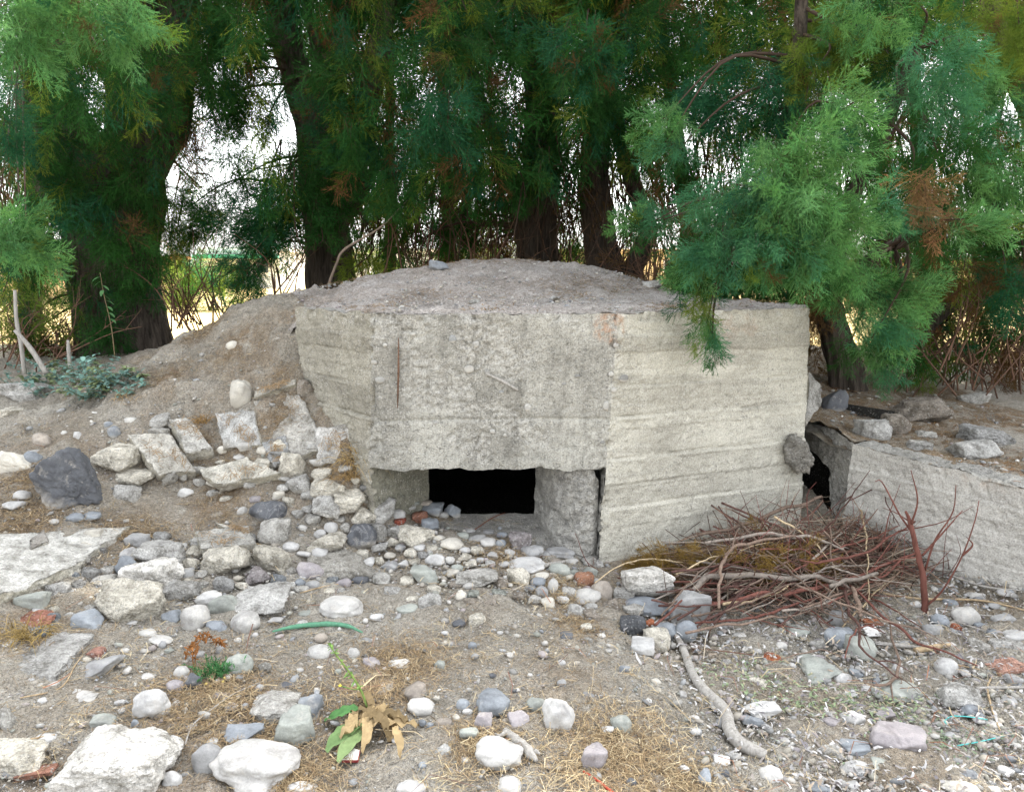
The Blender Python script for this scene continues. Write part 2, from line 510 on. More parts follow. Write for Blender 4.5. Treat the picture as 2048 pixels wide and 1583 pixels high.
G_PTS = [zspec(*a) for a in [
    (0, 1583, .03), (500, 1583, .0), (1000, 1583, .0), (1400, 1583, -.07), (2048, 1583, -.15),
    (0, 1400, .09), (400, 1400, .05), (800, 1400, .03), (1200, 1400, .0), (1450, 1450, -.08), (2048, 1400, -.15),
    (0, 1200, .21), (300, 1200, .12), (600, 1200, .07), (900, 1200, .05), (1150, 1200, .0), (1300, 1250, -.06), (1600, 1300, -.12), (2048, 1250, -.09),
    (0, 1060, .33), (250, 1060, .27), (500, 1080, .2), (750, 1070, .17), (950, 1080, .10), (1150, 1120, .02), (1400, 1150, -.05), (1838, 1119, -.08), (2048, 1160, -.02)]]
G_PTS += [tuple(at(*a)) for a in [
    (0, 830, 5.0), (130, 1000, 3.87), (300, 930, 4.3), (300, 850, 4.5), (300, 780, 4.8), (300, 712, 5.5), (450, 950, 4.28), (500, 860, 4.4),
    (500, 780, 4.65), (500, 700, 4.95), (520, 640, 5.2), (520, 612, 5.5), (650, 960, 4.15), (690, 880, 4.2), (610, 770, 4.65), (600, 600, 5.6),
    (420, 652, 5.6), (100, 800, 5.3), (1640, 1000, 4.9), (795, 1032, 4.12), (800, 1018, 4.25), (872, 1042, 4.3), (960, 1044, 4.32), (1060, 1062, 4.25), (900, 1062, 4.05), (1010, 1078, 4.03), (594, 685, 4.80), (584, 652, 4.95)]]
G_PTS += [(-4.8, 7, .8), (-3.5, 7.6, .8), (-1.8, 7.6, .75), (-6, 10, .68), (-9, 5, .8), (-6, 3, .4), (-4, 1, .1), (4, 1, -.2), (6, 3, -.2), (0, .3, 0), (-2, .5, .03), (2, .5, -.12)]
GZ = TPS(G_PTS)

Z_TOP = 1.387
M_PTS = [(-.75, 3.98, 1.385), (-.1, 3.98, 1.385), (.57, 3.97, 1.385), (1.2, 4.32, 1.385), (1.87, 4.68, 1.38), (2.0, 5.4, 1.33), (-1.05, 4.35, 1.36), (-1.39, 4.75, 1.31), (-1.75, 5.1, 1.22)]
M_PTS += [tuple(at(*a)) for a in [(1080, 524, 6.2), (870, 533, 6.1), (1230, 545, 5.9), (1330, 590, 5.3), (720, 560, 5.9), (600, 585, 5.6), (990, 580, 5.0), (520, 615, 5.5), (780, 590, 5.0), (1180, 590, 4.9)]]
M_PTS += [(-2, 8, .75), (0, 8, .78), (2, 8, .75), (2.4, 6.5, .8), (0, 7, 1.5), (-1.5, 7, 1.15), (1.2, 7, 1.25), (-2.6, 6, .95), (-2.7, 7.4, .75)]
MZ = TPS(M_PTS, 0.001)

B_PTS = [(2.02, 4.75, .50), (2.08, 4.6, .50), (2.35, 4.2, .50), (2.62, 3.78, .49), (3.2, 3.0, .46), (1.9, 5.3, .60), tuple(at(1690, 762, 6.5)), tuple(at(1900, 800, 6.3)), tuple(at(2048, 850, 5.5)),
         tuple(at(1760, 900, 4.8)), tuple(at(1860, 880, 5.0)), (4, 4, .45), (5, 6, .5), (2.2, 8, .74), (5, 9, .7), (1.5, 6.5, .72), (1.5, 8, .75)]
BZ = TPS(B_PTS, 0.001)

def hit(px, py, lift=0.0, surf=None):
    """where the view ray of a pixel meets a terrain sheet raised by lift"""
    fn = surf or GZ
    d = ray(px, py)
    Y = np.concatenate([np.arange(1.2, 9, .01)])
    t = Y / d[1]
    x, z = d[0] * t, EYE + d[2] * t
    g = fn(x, Y) + lift
    k = np.argmax(z <= g)
    if z[k] > g[k]:
        k = np.argmin(z - g)
        return np.array([x[k], Y[k], z[k]])
    a = (z[k - 1] - g[k - 1])
    b = (g[k] - z[k])
    f = a / (a + b + 1e-9)
    return np.array([x[k - 1] + (x[k] - x[k - 1]) * f, Y[k - 1] + (Y[k] - Y[k - 1]) * f, z[k - 1] + (z[k] - z[k - 1]) * f])

def litter_mask(P):
    """how much fallen needle litter lies at a ground point"""
    return np.clip(0.45 + 1.5 * fbm(P * np.array([1.1, 1.1, 1.1]) + 5, 3), 0, 1)

LITTER_SPOTS = []   # (x, y, r)
for px, py, r in [(1250, 1520, .26), (440, 1010, .22), (560, 830, .2), (650, 940, .16), (700, 930, .14), (90, 1270, .1), (270, 1070, .25), (960, 1490, .14), (1120, 1180, .2), (330, 930, .12),
                  (400, 900, .12), (470, 905, .15), (40, 1040, .25), (250, 1140, .12), (1300, 1130, .2), (420, 1400, .25), (800, 1330, .2), (500, 1490, .16), (590, 1560, .15), (1330, 1560, .2),
                  (330, 760, .2), (410, 660, .2), (480, 690, .2), (60, 960, .2), (1010, 1110, .16), (760, 1380, .16), (1160, 1250, .14), (720, 1000, .12), (560, 760, .1)]:
    p = hit(px, py)
    LITTER_SPOTS.append((p[0], p[1], r))

def litter_at(x, y, z, base):
    P = np.stack([x, y, z], 1)
    m = (base + .10 * sstep(-.7, -1.5, x)) * litter_mask(P)
    for a, b, r in LITTER_SPOTS:
        m = np.maximum(m, np.exp(-((x - a) ** 2 + (y - b) ** 2) / (r * r)))
    return np.clip(m, 0, 1)

def terrain_sheet(name, X, Yy, zfn, keep, base, rough, fix=None, mat='dirt'):
    """displaced grid; X, Yy (nu, nv) arrays"""
    nu, nv = X.shape
    x, y = X.ravel(), Yy.ravel()
    z = zfn(x, y)
    P = np.stack([x, y, z], 1)
    d = .020 * fbm(P * 2.6, 3) + .011 * fbm(P * 9 + 3, 3) + .0055 * np.abs(noise3(P * 30)) + .004 * noise3(P * 62)
    z = z + d * rough * (1 + 1.1 * sstep(-.8, -1.5, x) * sstep(4.2, 4.8, y))
    if fix is not None: z = fix(x, y, z).ravel()
    Fc = grid_faces(nu, nv)
    if keep is not None:
        c = np.stack([x[Fc].mean(1), y[Fc].mean(1)], 1)
        Fc = Fc[keep(c[:, 0], c[:, 1])]
    me = mesh_np(name, np.stack([x, y, z], 1), Fc, M[mat])
    set_attr(me, 'litter', litter_at(x, y, z, base))
    o = link(name, me)
    o['kind'] = 'structure'
    return o

def poly_inside(poly):
    poly = np.asarray(poly, float)
    def f(x, y):
        ins = np.zeros(len(x), bool)
        j = len(poly) - 1
        for i in range(len(poly)):
            xi, yi = poly[i]
            xj, yj = poly[j]
            c = ((yi > y) != (yj > y)) & (x < (xj - xi) * (y - yi) / (yj - yi + 1e-12) + xi)
            ins ^= c
            j = i
        return ins
    return f

# bunker footprint a little inside its walls; behind the wing wall there is no low ground
foot = poly_inside([(-1.24, 4.88), (-.70, 4.08), (-.66, 4.36), (.50, 4.36), (.62, 4.08), (1.82, 4.74), (2.0, 5.6), (1.6, 7.9), (-1.6, 7.9), (-1.7, 5.7)])
behind_wing = poly_inside([(2.12, 4.66), (3.4, 2.72), (9, 2.7), (9, 9), (1.7, 9), (1.8, 5.6), (2.0, 5.4)])

def nonuni(a, b, fine_a, fine_b, step, coarse):
    L = list(np.arange(a, fine_a, coarse)) + list(np.arange(fine_a, fine_b, step)) + list(np.arange(fine_b, b + coarse, coarse))
    return np.array(L)

gx = nonuni(-9, 6, -3.4, 3.0, .017, .12)
gy = np.concatenate([np.arange(-1, 1.7, .15), np.arange(1.7, 4.8, .0165), np.arange(4.8, 6.2, .03), np.arange(6.2, 9.1, .1)])
GX, GY = np.meshgrid(gx, gy, indexing='ij')
terrain_sheet('ground', GX, GY, GZ, lambda x, y: ~foot(x, y) & ~behind_wing(x, y), .55, 1.35)

# the earth heaped over the roof
mx = np.linspace(-2.75, 2.35, 250)
edge_x = np.array([-2.75, -1.75, -1.37, -.74, .565, 1.86, 1.99, 2.35])
edge_y = np.array([5.9, 5.2, 4.78, 4.0, 3.99, 4.705, 5.4, 6.3])
y0 = np.interp(mx, edge_x, edge_y)
ss = np.linspace(0, 1, 230) ** 1.25
MX = np.repeat(mx[:, None], len(ss), 1)
MY = y0[:, None] + (8.2 - y0[:, None]) * ss[None, :]
SSG = np.repeat(ss[None], len(mx), 0).ravel()
def mound_fix(x, y, z):
    into = (y - np.interp(x, mx, y0))
    z = np.minimum(z, (Z_TOP - .025) + 6 * np.maximum(into - .02, 0) + 99 * (into > .12))
    g = GZ(x, y) - .03
    k = sstep(-1.30, -1.52, x) * (1 - sstep(0, .75, into))
    return z * (1 - k) + g * k
terrain_sheet('earth_mound', MX, MY, MZ, None, .30, 1.5, mound_fix, 'crust')

# the bank behind the wing wall
bx = np.linspace(0, 1, 150)
sx = np.interp(bx, [0, .12, .2, .6, 1], [1.45, 1.95, 2.10, 2.62, 5.6])
sy = np.interp(bx, [0, .12, .2, .6, 1], [6.2, 5.25, 4.68, 3.84, 1.2])
vv = np.linspace(0, 1, 120) ** 1.4
BX = sx[:, None] + (np.interp(bx, [0, .2, .6, 1], [1.6, 2.8, 5.0, 8.0])[:, None] - sx[:, None]) * vv[None]
BY = sy[:, None] + (9.0 - sy[:, None]) * vv[None]
terrain_sheet('earth_bank', BX, BY, BZ, None, 1.7, 1.2)

# the flat field beyond the trees, out to the horizon
fx = np.array([-700, -200, -80, -40, -20, -10, -5, 0, 5, 10, 20, 40, 80, 200, 700.0])
fy = np.array([7.9, 9, 12, 16, 22, 30, 45, 70, 120, 300, 1500.0])
FX, FY = np.meshgrid(fx, fy, indexing='ij')
fz = .66 - .00018 * np.minimum(FY, 300)
me = mesh_np('field', np.stack([FX.ravel(), FY.ravel(), fz.ravel()], 1), grid_faces(len(fx), len(fy)), M['straw'])
link('field', me)['kind'] = 'structure'
me = mesh_np('beach', np.array([(-700, -700, -.3), (700, -700, -.3), (700, 7.9, -.3), (-700, 7.9, -.3)]), np.array([[0, 1, 2, 3]]), M['dirt'])
link('beach', me)['kind'] = 'structure'

# ------------------------------------------------------------------ the bunker
def corner(*pix):
    P = np.array([at(*p) for p in pix])
    P = P[np.argsort(P[:, 2])]
    return lambda z: np.stack([np.interp(z, P[:, 2], P[:, 0]), np.interp(z, P[:, 2], P[:, 1])], -1)

Z_B = float(at(960, 938, 3.96)[2])          # underside of the concrete over the embrasure
cA = corner((590, 640, 4.75), (606, 800, 4.72))
cBL = corner((741, 632, 3.99), (742, 806, 3.99), (738, 880, 4.0), (734, 905, 4.0), (746, 1000, 3.99))
cBF = corner((746, 632, 3.975), (748, 806, 3.97), (766, 860, 3.965), (768, 935, 3.96))
cM = corner((1238, 628, 3.965), (1213, 935, 3.965), (1197, 1130, 3.965))
cR = corner((1622, 615, 4.68), (1606, 1000, 4.665))
cR2 = lambda z: cR(z) + np.array([.16, .75])
corners = [cA, cBL, cBF, cM, cR, cR2]
nseg = [95, 8, 165, 185, 50]
kb = 104                                     # rows down to the underside
zr = np.concatenate([np.linspace(Z_TOP, Z_B, kb + 1), np.linspace(Z_B, -.32, 100)[1:]])
nz = len(zr)
cols, seg_of = [], []
for s, n in enumerate(nseg):
    a, b = corners[s](zr), corners[s + 1](zr)
    for k in range(n):
        f = k / n
        cols.append(a * (1 - f) + b * f)
        seg_of.append(s)
cols.append(corners[-1](zr))
seg_of.append(len(nseg) - 1)
XY = np.array(cols)                          # (ncol, nz, 2)
ncol = len(XY)
seg_of = np.array(seg_of)
for _ in range(3):                           # round the arrises a little
    XY[1:-1] = .25 * XY[:-2] + .5 * XY[1:-1] + .25 * XY[2:]
T = np.gradient(XY, axis=0)
T /= np.linalg.norm(T, axis=2)[..., None] + 1e-9
NRM = np.stack([T[..., 1], -T[..., 0]], -1)  # outward
Z = np.repeat(zr[None], ncol, 0)
P3 = np.stack([XY[..., 0], XY[..., 1], Z], -1)
flat = P3.reshape(-1, 3)
SEG = np.repeat(seg_of[:, None], nz, 1)
s_len = np.concatenate([[0], np.cumsum(np.linalg.norm(np.diff(XY[:, 0], axis=0), axis=1))])
SL = np.repeat(s_len[:, None], nz, 1)
start = np.cumsum([0] + nseg)
D = (.0045 * fbm(flat * 6, 4) + .0028 * fbm(flat * 26 + 9, 3)).reshape(ncol, nz)
D -= (.006 * sstep(.28, .55, fbm(flat * 22 + 31, 2))).reshape(ncol, nz)               # pits
# board marks: level boards on the two side faces
lev = np.array([1.28, 1.185, 1.09, 1.005, .905, .835, .76, .60, .52, .45, .32, .20, .08, -.05, -.2])
wob = (.010 * fbm(flat * np.array([2.2, 2.2, .4]), 3)).reshape(ncol, nz)
tilt = np.where(SEG >= 3, -.03 * (SL - s_len[start[3]]), np.where(SEG == 0, .02 * (SL - s_len[start[1]]), 0))
zb_ = Z + wob - tilt
side = (SEG >= 3) | (SEG == 0)
offs = np.random.default_rng(12).uniform(-.0055, .0055, len(lev) + 1)
band = np.searchsorted(-lev, -zb_)
D += np.where(side, offs[band] * .9, 0)
depth = {1.005: .014, .835: .022, .60: .017, .32: .013, .45: .010, 1.185: .008}
for L in lev:
    a = depth.get(round(float(L), 3), .004)
    breaks = np.clip(.55 + 1.2 * fbm(np.stack([SL.ravel() * 3, np.full(SL.size, L * 9), SL.ravel() * 0], 1), 2), .1, 1.2).reshape(ncol, nz)
    D -= np.where(side, a * breaks * np.exp(-((zb_ - L) / .0055) ** 2), 0)
    D += np.where(side, .45 * a * breaks * np.exp(-((zb_ - L + .014) / .008) ** 2), 0)
# upright boards and one level seam on the front
u = SL - s_len[start[2]]
fw = s_len[start[3]] - s_len[start[2]]
for fx_, a in [(.12, .005), (.265, .007), (.36, .005), (.62, .013), (.71, .009), (.815, .012), (.89, .008)]:
    g = np.exp(-((u - fx_ * fw + .3 * wob) / .005) ** 2)
    br = np.clip(.5 + 1.4 * fbm(np.stack([Z.ravel() * 4, np.full(Z.size, fx_ * 31), Z.ravel() * 0], 1), 2), 0, 1.2).reshape(ncol, nz)
    D -= np.where(SEG == 2, a * g * br, 0)
fo = np.random.default_rng(5).uniform(-.006, .006, 9)
D += np.where(SEG == 2, fo[np.searchsorted([.12, .265, .36, .5, .62, .71, .815, .89], (u / fw))], 0)
D -= np.where(SEG == 2, .013 * np.exp(-((Z - .823 + 1.2 * wob) / .007) ** 2), 0)
# a wandering upright crack
ck = .415 * fw + .035 * fbm(np.stack([Z.ravel() * 7, Z.ravel() * 0, Z.ravel() * 0 + 44], 1), 4).reshape(ncol, nz)
D -= np.where(SEG == 2, .016 * np.exp(-((u - ck) / .006) ** 2) * sstep(-.2, .2, fbm(np.stack([Z.ravel() * 6, Z.ravel() * 0, Z.ravel() * 0 + 3], 1), 2).reshape(ncol, nz) + .25), 0)
# torn patch with the aggregate laid bare
def px_mask(px, py, Y, rx, ry, rot=0):
    c = at(px, py, Y)
    dx, dz = P3[..., 0] - c[0], P3[..., 2] - c[2]
    k = Y / F
    ca, sa = math.cos(rot), math.sin(rot)
    q = ((dx * ca + dz * sa) / (rx * k)) ** 2 + ((-dx * sa + dz * ca) / (ry * k)) ** 2
    n_ = fbm(flat * 9 + 2, 3).reshape(ncol, nz)
    return sstep(1.25, .55, q + .9 * n_)
front_like = (SEG == 2) | (SEG == 1)
agg = np.where(front_like, np.maximum.reduce([px_mask(900, 790, 3.97, 125, 42, -.38), px_mask(985, 700, 3.97, 75, 50, -.2), px_mask(840, 740, 3.97, 55, 40), px_mask(1030, 850, 3.97, 70, 30, -.5),
                                                px_mask(800, 660, 3.97, 70, 30), px_mask(940, 885, 3.97, 50, 35, -.5)]), 0)
edge = np.minimum(np.abs(SL - s_len[start[3]]), np.abs(SL - s_len[start[1]]) + (0 if True else 0))
agg = np.maximum(agg, .8 * sstep(.06, .015, edge) * sstep(-.1, .25, fbm(flat * 11 + 40, 3).reshape(ncol, nz)))
agg = np.maximum(agg, .7 * sstep(Z_TOP - .12, Z_TOP - .02, Z) * sstep(-.15, .3, fbm(flat * 7 + 77, 3).reshape(ncol, nz)))
rough = fbm(flat * 38 + 5, 3).reshape(ncol, nz)
D += agg * (.012 * rough - .008)
chip = sstep(.05, .4, fbm(flat * 13 + 60, 3).reshape(ncol, nz))
D -= .028 * chip * sstep(.05, .0, edge) * np.where(SEG == 0, .4, 1)
D -= .03 * sstep(.1, .45, fbm(flat * 10 + 91, 3).reshape(ncol, nz)) * sstep(Z_TOP - .05, Z_TOP, Z)
rust = np.maximum(px_mask(1222, 655, 3.97, 34, 40), .0)
rust = np.where((SEG == 2) | (SEG == 3), rust, 0) * .8
rust = np.maximum(rust, .28 * np.where(SEG == 3, px_mask(1470, 655, 4.35, 70, 22), 0))
P3[..., 0] += NRM[..., 0] * D
P3[..., 1] += NRM[..., 1] * D
# ragged top edge, and ragged lower edge over the embrasure
P3[..., 2] += .014 * fbm(np.stack([SL.ravel() * 7, Z.ravel() * 0, Z.ravel() * 0 + 3], 1), 3).reshape(ncol, nz) * np.exp(-(Z_TOP - Z) / .035)
low = np.where((SEG == 2), np.exp(-np.abs(Z - Z_B) / .035), 0)
P3[..., 2] += .022 * fbm(np.stack([SL.ravel() * 6 + 9, Z.ravel() * 0, Z.ravel() * 0 + 8], 1), 3).reshape(ncol, nz) * low

bunker = empty('bunker', (0.5, 4.4, 0))
tag(bunker, 'squat grey concrete bunker with a low dark embrasure under an earth covered roof', 'bunker')
tr = np.random.default_rng(31)
tone = np.where(side, tr.choice([0, .12, .35, .65], len(lev) + 1)[band], np.where(SEG == 2, tr.uniform(0, .6, 9)[np.searchsorted([.12, .265, .36, .5, .62, .71, .815, .89], (u / fw))] + .25 * (Z > .823), .3))
tone = np.clip(tone + .5 * fbm(flat * np.array([1.5, 1.5, 5]), 3).reshape(ncol, nz), 0, 1)
def wall_piece(name, c0, c1, r0, r1, mat, extra=None):
    sub = P3[c0:c1 + 1, r0:r1 + 1]
    nu, nv = sub.shape[:2]
    me = mesh_np(name, sub.reshape(-1, 3), grid_faces(nu, nv)[:, ::-1], mat)
    set_attr(me, 'agg', agg[c0:c1 + 1, r0:r1 + 1])
    set_attr(me, 'rust', rust[c0:c1 + 1, r0:r1 + 1])
    set_attr(me, 'tone', tone[c0:c1 + 1, r0:r1 + 1])
    return child_at_world(link(name, me), bunker)
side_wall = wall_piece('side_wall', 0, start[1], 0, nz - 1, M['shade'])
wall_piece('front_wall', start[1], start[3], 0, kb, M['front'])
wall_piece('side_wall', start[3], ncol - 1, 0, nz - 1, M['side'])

def sheet(name, A, B, nu, nv, mat, parent, amp=.006, freq=14, seed=0, aggv=0.0):
    """ruled surface between two polylines, roughened along its normal"""
    A, B = smooth_path(A, nu) if len(A) != nu else np.asarray(A), smooth_path(B, nu) if len(B) != nu else np.asarray(B)
    t = np.linspace(0, 1, nv)[None, :, None]
    V = A[:, None] * (1 - t) + B[:, None] * t
    du, dv = np.gradient(V, axis=0), np.gradient(V, axis=1)
    nn = np.cross(du, dv)
    nn /= np.linalg.norm(nn, axis=2)[..., None] + 1e-9
    q = V.reshape(-1, 3)
    d = (amp * fbm(q * freq + seed, 4) + .5 * amp * fbm(q * freq * 3 + seed, 2)).reshape(V.shape[:2])
    V = V + nn * d[..., None]
    me = mesh_np(name, V.reshape(-1, 3), grid_faces(nu, nv), mat)
    set_attr(me, 'agg', np.full(nu * nv, aggv))
    set_attr(me, 'rust', np.zeros(nu * nv))
    o = link(name, me)
    if parent is not None:
        child_at_world(o, parent)
    return o

# underside of the front wall, running back to the opening
front_low = P3[start[1]:start[3] + 1, kb]
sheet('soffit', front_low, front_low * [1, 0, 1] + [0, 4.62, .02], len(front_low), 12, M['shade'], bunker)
# roof edge strip under the earth
top_row = P3[:, 0]
inner = top_row.copy()
inner[:, :2] = top_row[:, :2] * .86 + np.array([.25, 5.3]) * .14
inner[:, 2] = Z_TOP - .01
sheet('roof_slab', top_row, inner, len(top_row), 10, M['rough'], bunker, .006)
# right wall's broken inner edge at the gap
mcol = P3[start[3], kb:]
sheet('wall_end', mcol, mcol + np.array([.0, .42, 0]), len(mcol), 30, M['rough'], bunker, .014, 16)
# embrasure cheek: the plain recessed one
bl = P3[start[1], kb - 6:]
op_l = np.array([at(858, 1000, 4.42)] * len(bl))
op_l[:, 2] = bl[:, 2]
sheet('embrasure_cheek', bl, op_l, len(bl), 40, M['moss_shade'], bunker, .006)
# the broken block on the other side: rough prism with exposed aggregate
def block_points(pix_top, pix_bot, n, m):
    return smooth_path([at(*p) for p in pix_top], n), smooth_path([at(*p) for p in pix_bot], n)
bt, bb = block_points([(1072, 925, 4.40), (1110, 925, 4.16), (1150, 928, 4.06), (1184, 935, 4.03), (1198, 960, 4.05)],
                      [(1068, 1068, 4.40), (1105, 1085, 4.16), (1145, 1100, 4.05), (1184, 1114, 4.02), (1194, 1127, 4.04)], 60, 60)
t = np.linspace(0, 1, 70)
V = bt[:, None] * (1 - t[None, :, None]) + bb[:, None] * t[None, :, None]
q = V.reshape(-1, 3)
nn = np.array([-.35, -.93, 0])
bulge = (.03 * np.sin(np.linspace(0, 1, 60) * math.pi)[:, None] * np.ones(70)).ravel()
d = .022 * fbm(q * 13, 4) + .012 * np.abs(fbm(q * 40, 2)) + bulge
V = (q + nn[None] * d[:, None]).reshape(60, 70, 3)
back = V[-1:].copy() + np.array([-.01, .36, 0])
V = np.concatenate([V, V[-1:] * .6 + back * .4, back], 0)
me = mesh_np('embrasure_block', V.reshape(-1, 3), grid_faces(62, 70)[:, ::-1], M['rough'])
set_attr(me, 'agg', np.clip(.5 + fbm(V.reshape(-1, 3) * 9, 3), 0, 1))
set_attr(me, 'rust', np.zeros(len(V.reshape(-1, 3))))
child_at_world(link('embrasure_block', me), bunker)
# sill
sl = smooth_path([at(740, 1000, 4.42) * [1, 1, 0] + [0, 0, .15], at(1080, 1035, 4.42)], 50)
sl[:, 2] = .145
sf = smooth_path([at(760, 1050, 4.02), at(900, 1068, 4.02), at(1080, 1085, 4.02), at(1200, 1128, 4.0)], 50)
sf[:, 2] = np.linspace(.16, .02, 50)
sheet('sill', sl, sf, 50, 30, M['rough'], bunker, .008, 9)
sheet('sill_face', sf, sf + np.array([0, -.03, -.3]), 50, 20, M['rough'], bunker, .008, 12)
# chamber behind the opening, its shade painted in a near-black colour
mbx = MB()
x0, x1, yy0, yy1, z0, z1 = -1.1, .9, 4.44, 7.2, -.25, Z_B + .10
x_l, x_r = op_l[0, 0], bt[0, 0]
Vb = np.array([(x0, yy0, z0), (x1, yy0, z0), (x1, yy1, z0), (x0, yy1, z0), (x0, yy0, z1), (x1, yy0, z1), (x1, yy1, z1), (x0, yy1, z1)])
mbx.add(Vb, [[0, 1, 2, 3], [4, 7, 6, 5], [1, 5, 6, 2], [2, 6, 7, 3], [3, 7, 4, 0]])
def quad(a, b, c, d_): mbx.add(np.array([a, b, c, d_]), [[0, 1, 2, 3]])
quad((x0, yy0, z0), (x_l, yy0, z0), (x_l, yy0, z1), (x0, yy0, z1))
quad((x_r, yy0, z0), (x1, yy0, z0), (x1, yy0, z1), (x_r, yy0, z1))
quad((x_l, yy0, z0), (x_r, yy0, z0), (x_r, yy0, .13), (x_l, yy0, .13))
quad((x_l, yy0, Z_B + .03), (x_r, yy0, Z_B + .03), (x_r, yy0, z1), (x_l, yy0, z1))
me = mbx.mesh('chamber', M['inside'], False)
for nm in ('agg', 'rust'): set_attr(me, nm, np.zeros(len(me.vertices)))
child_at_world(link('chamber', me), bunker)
# rusty bars showing in the front, and the broken knob at the far edge
mb = MB(); mb.tube([at(797, 675, 3.963), at(797, 740, 3.962), at(795, 822, 3.966)], [.0025, .0055, .003], 7, .3, 3)
child_at_world(link('rebar', mb.mesh('rebar', M['rust'])), bunker)
mb = MB(); mb.tube(smooth_path([at(973, 747, 3.965), at(1005, 762, 3.955), at(1036, 780, 3.955)], 12), [.006, .009, .007], 6, .4, 8)
child_at_world(link('rebar', mb.mesh('rebar', M['drift'])), bunker)

# ------------------------------------------------------------------ rocks
_ico = {}
SHAPE_K = {}
COLOUR_WORD = {'W': 'white', 'CR': 'cream', 'LG': 'light-grey', 'G': 'grey', 'BG': 'blue-grey', 'DG': 'dark-grey', 'BR': 'brownish', 'GG': 'green-grey', 'PU': 'purple-grey'}
PLACED = []
def ico(sub):
    if sub not in _ico:
        bm = bmesh.new()
        bmesh.ops.create_icosphere(bm, subdivisions=sub, radius=1)
        bm.verts.ensure_lookup_table()
        V = np.array([v.co[:] for v in bm.verts])
        Fc = np.array([[v.index for v in f.verts] for f in bm.faces])
        bm.free()
        _ico[sub] = (V / np.linalg.norm(V, axis=1)[:, None], Fc)
    return _ico[sub]

def rock_shape(kind, sub, seed, dims, k=None):
    k = k or SHAPE_K.get(seed)
    U, Fc = ico(sub)
    g = np.random.default_rng(seed)
    o = g.uniform(0, 90, 3)
    if kind == 'P':
        r = 1 + .22 * fbm(U * .95 + o, 2) + .045 * fbm(U * 2.8 + o, 2)
        V = U * r[:, None]
        V = np.sign(V) * np.abs(V) ** .92
    else:
        k = k or int(g.integers(7, 12))
        nrm = g.normal(size=(k, 3))
        nrm /= np.linalg.norm(nrm, axis=1)[:, None]
        nrm = np.vstack([nrm, [[0, 0, 1]], [[0, 0, -1]], [[1, 0, 0]], [[-1, 0, 0]], [[0, 1, 0]], [[0, -1, 0]]])
        dd = np.concatenate([g.uniform(.58, .95, k), g.uniform(.8, 1, 6)])
        c = U @ nrm.T
        r = np.where(c > .05, dd[None] / np.maximum(c, .05), 9)
        p = 34.0
        r = (np.sum(r ** -p, 1)) ** (-1 / p)
        r = r * (1 + .085 * fbm(U * 1.9 + o, 3) + .05 * (fbm(U * 6 + o, 3) if kind != 'A' else .3 * fbm(U * 5 + o, 2)) + (.03 * fbm(U * 17 + o, 3) if sub > 3 and kind != 'A' else 0))
        V = U * r[:, None]
    V = V / np.abs(V).max(0)
    return V * (np.asarray(dims) / 2), Fc

def rock(name, px, py, wpx, hpx, kind, color, seed, surf=None, lift=0.0, roll=None, mat=None, yaw=None, sub=None, tall=False):
    g = np.random.default_rng(seed)
    PLACED.append((px, py, wpx, hpx))
    p = hit(px, py, 0, surf)
    for _ in range(3):
        dist = p[1] / ray(px, py)[1]
        m = dist / F * 1.0
        wm, hm = wpx * m, hpx * m
        dv = ray(px, py)
        phi = max(math.atan2(-dv[2], math.hypot(dv[0], dv[1])), .3)
        dy = min(wm * g.uniform(.75, .95), 1.1 * wm)
        if tall: dy = wm * .8
        dy = min(dy, .8 * hm / math.sin(phi))
        hz = math.sqrt(max(hm * hm - (dy * math.sin(phi)) ** 2, (.35 * hm) ** 2)) / math.cos(phi)
        p = hit(px, py, .21 * hz + lift, surf)
    sub = sub or (6 if wpx > 150 else 5 if wpx > 66 else 4 if wpx > 34 else 3)
    V, Fc = rock_shape(kind, sub, seed, (wm, dy, hz))
    o = link(name, mesh_np(name, V, Fc, mat or (M['stone'] if kind in 'PA' else M['rubble'])), None, p)
    ya = R(g.uniform(-14, 14)) if yaw is None else R(yaw)
    ro = R(g.uniform(-6, 6)) if roll is None else R(roll)
    o.rotation_euler = (0, ro, ya)
    cc = np.array(color) * g.uniform(.9, 1.1) * (1.45 if kind == 'R' and color[0] > .465 and color[2] > .42 else 1.25 if kind == 'R' and color[0] > .49 else 1.08 if kind == 'R' and color[0] > .4 else 1)
    o.color = (*cc, 1)
    return o

C = {'W': (.445, .435, .41), 'CR': (.50, .475, .415), 'LG': (.46, .455, .44), 'G': (.32, .32, .315), 'BG': (.24, .26, .28), 'DG': (.105, .11, .12),
     'BR': (.31, .275, .235), 'GG': (.30, .315, .285), 'PU': (.32, .295, .30), 'TC': (.42, .155, .085)}

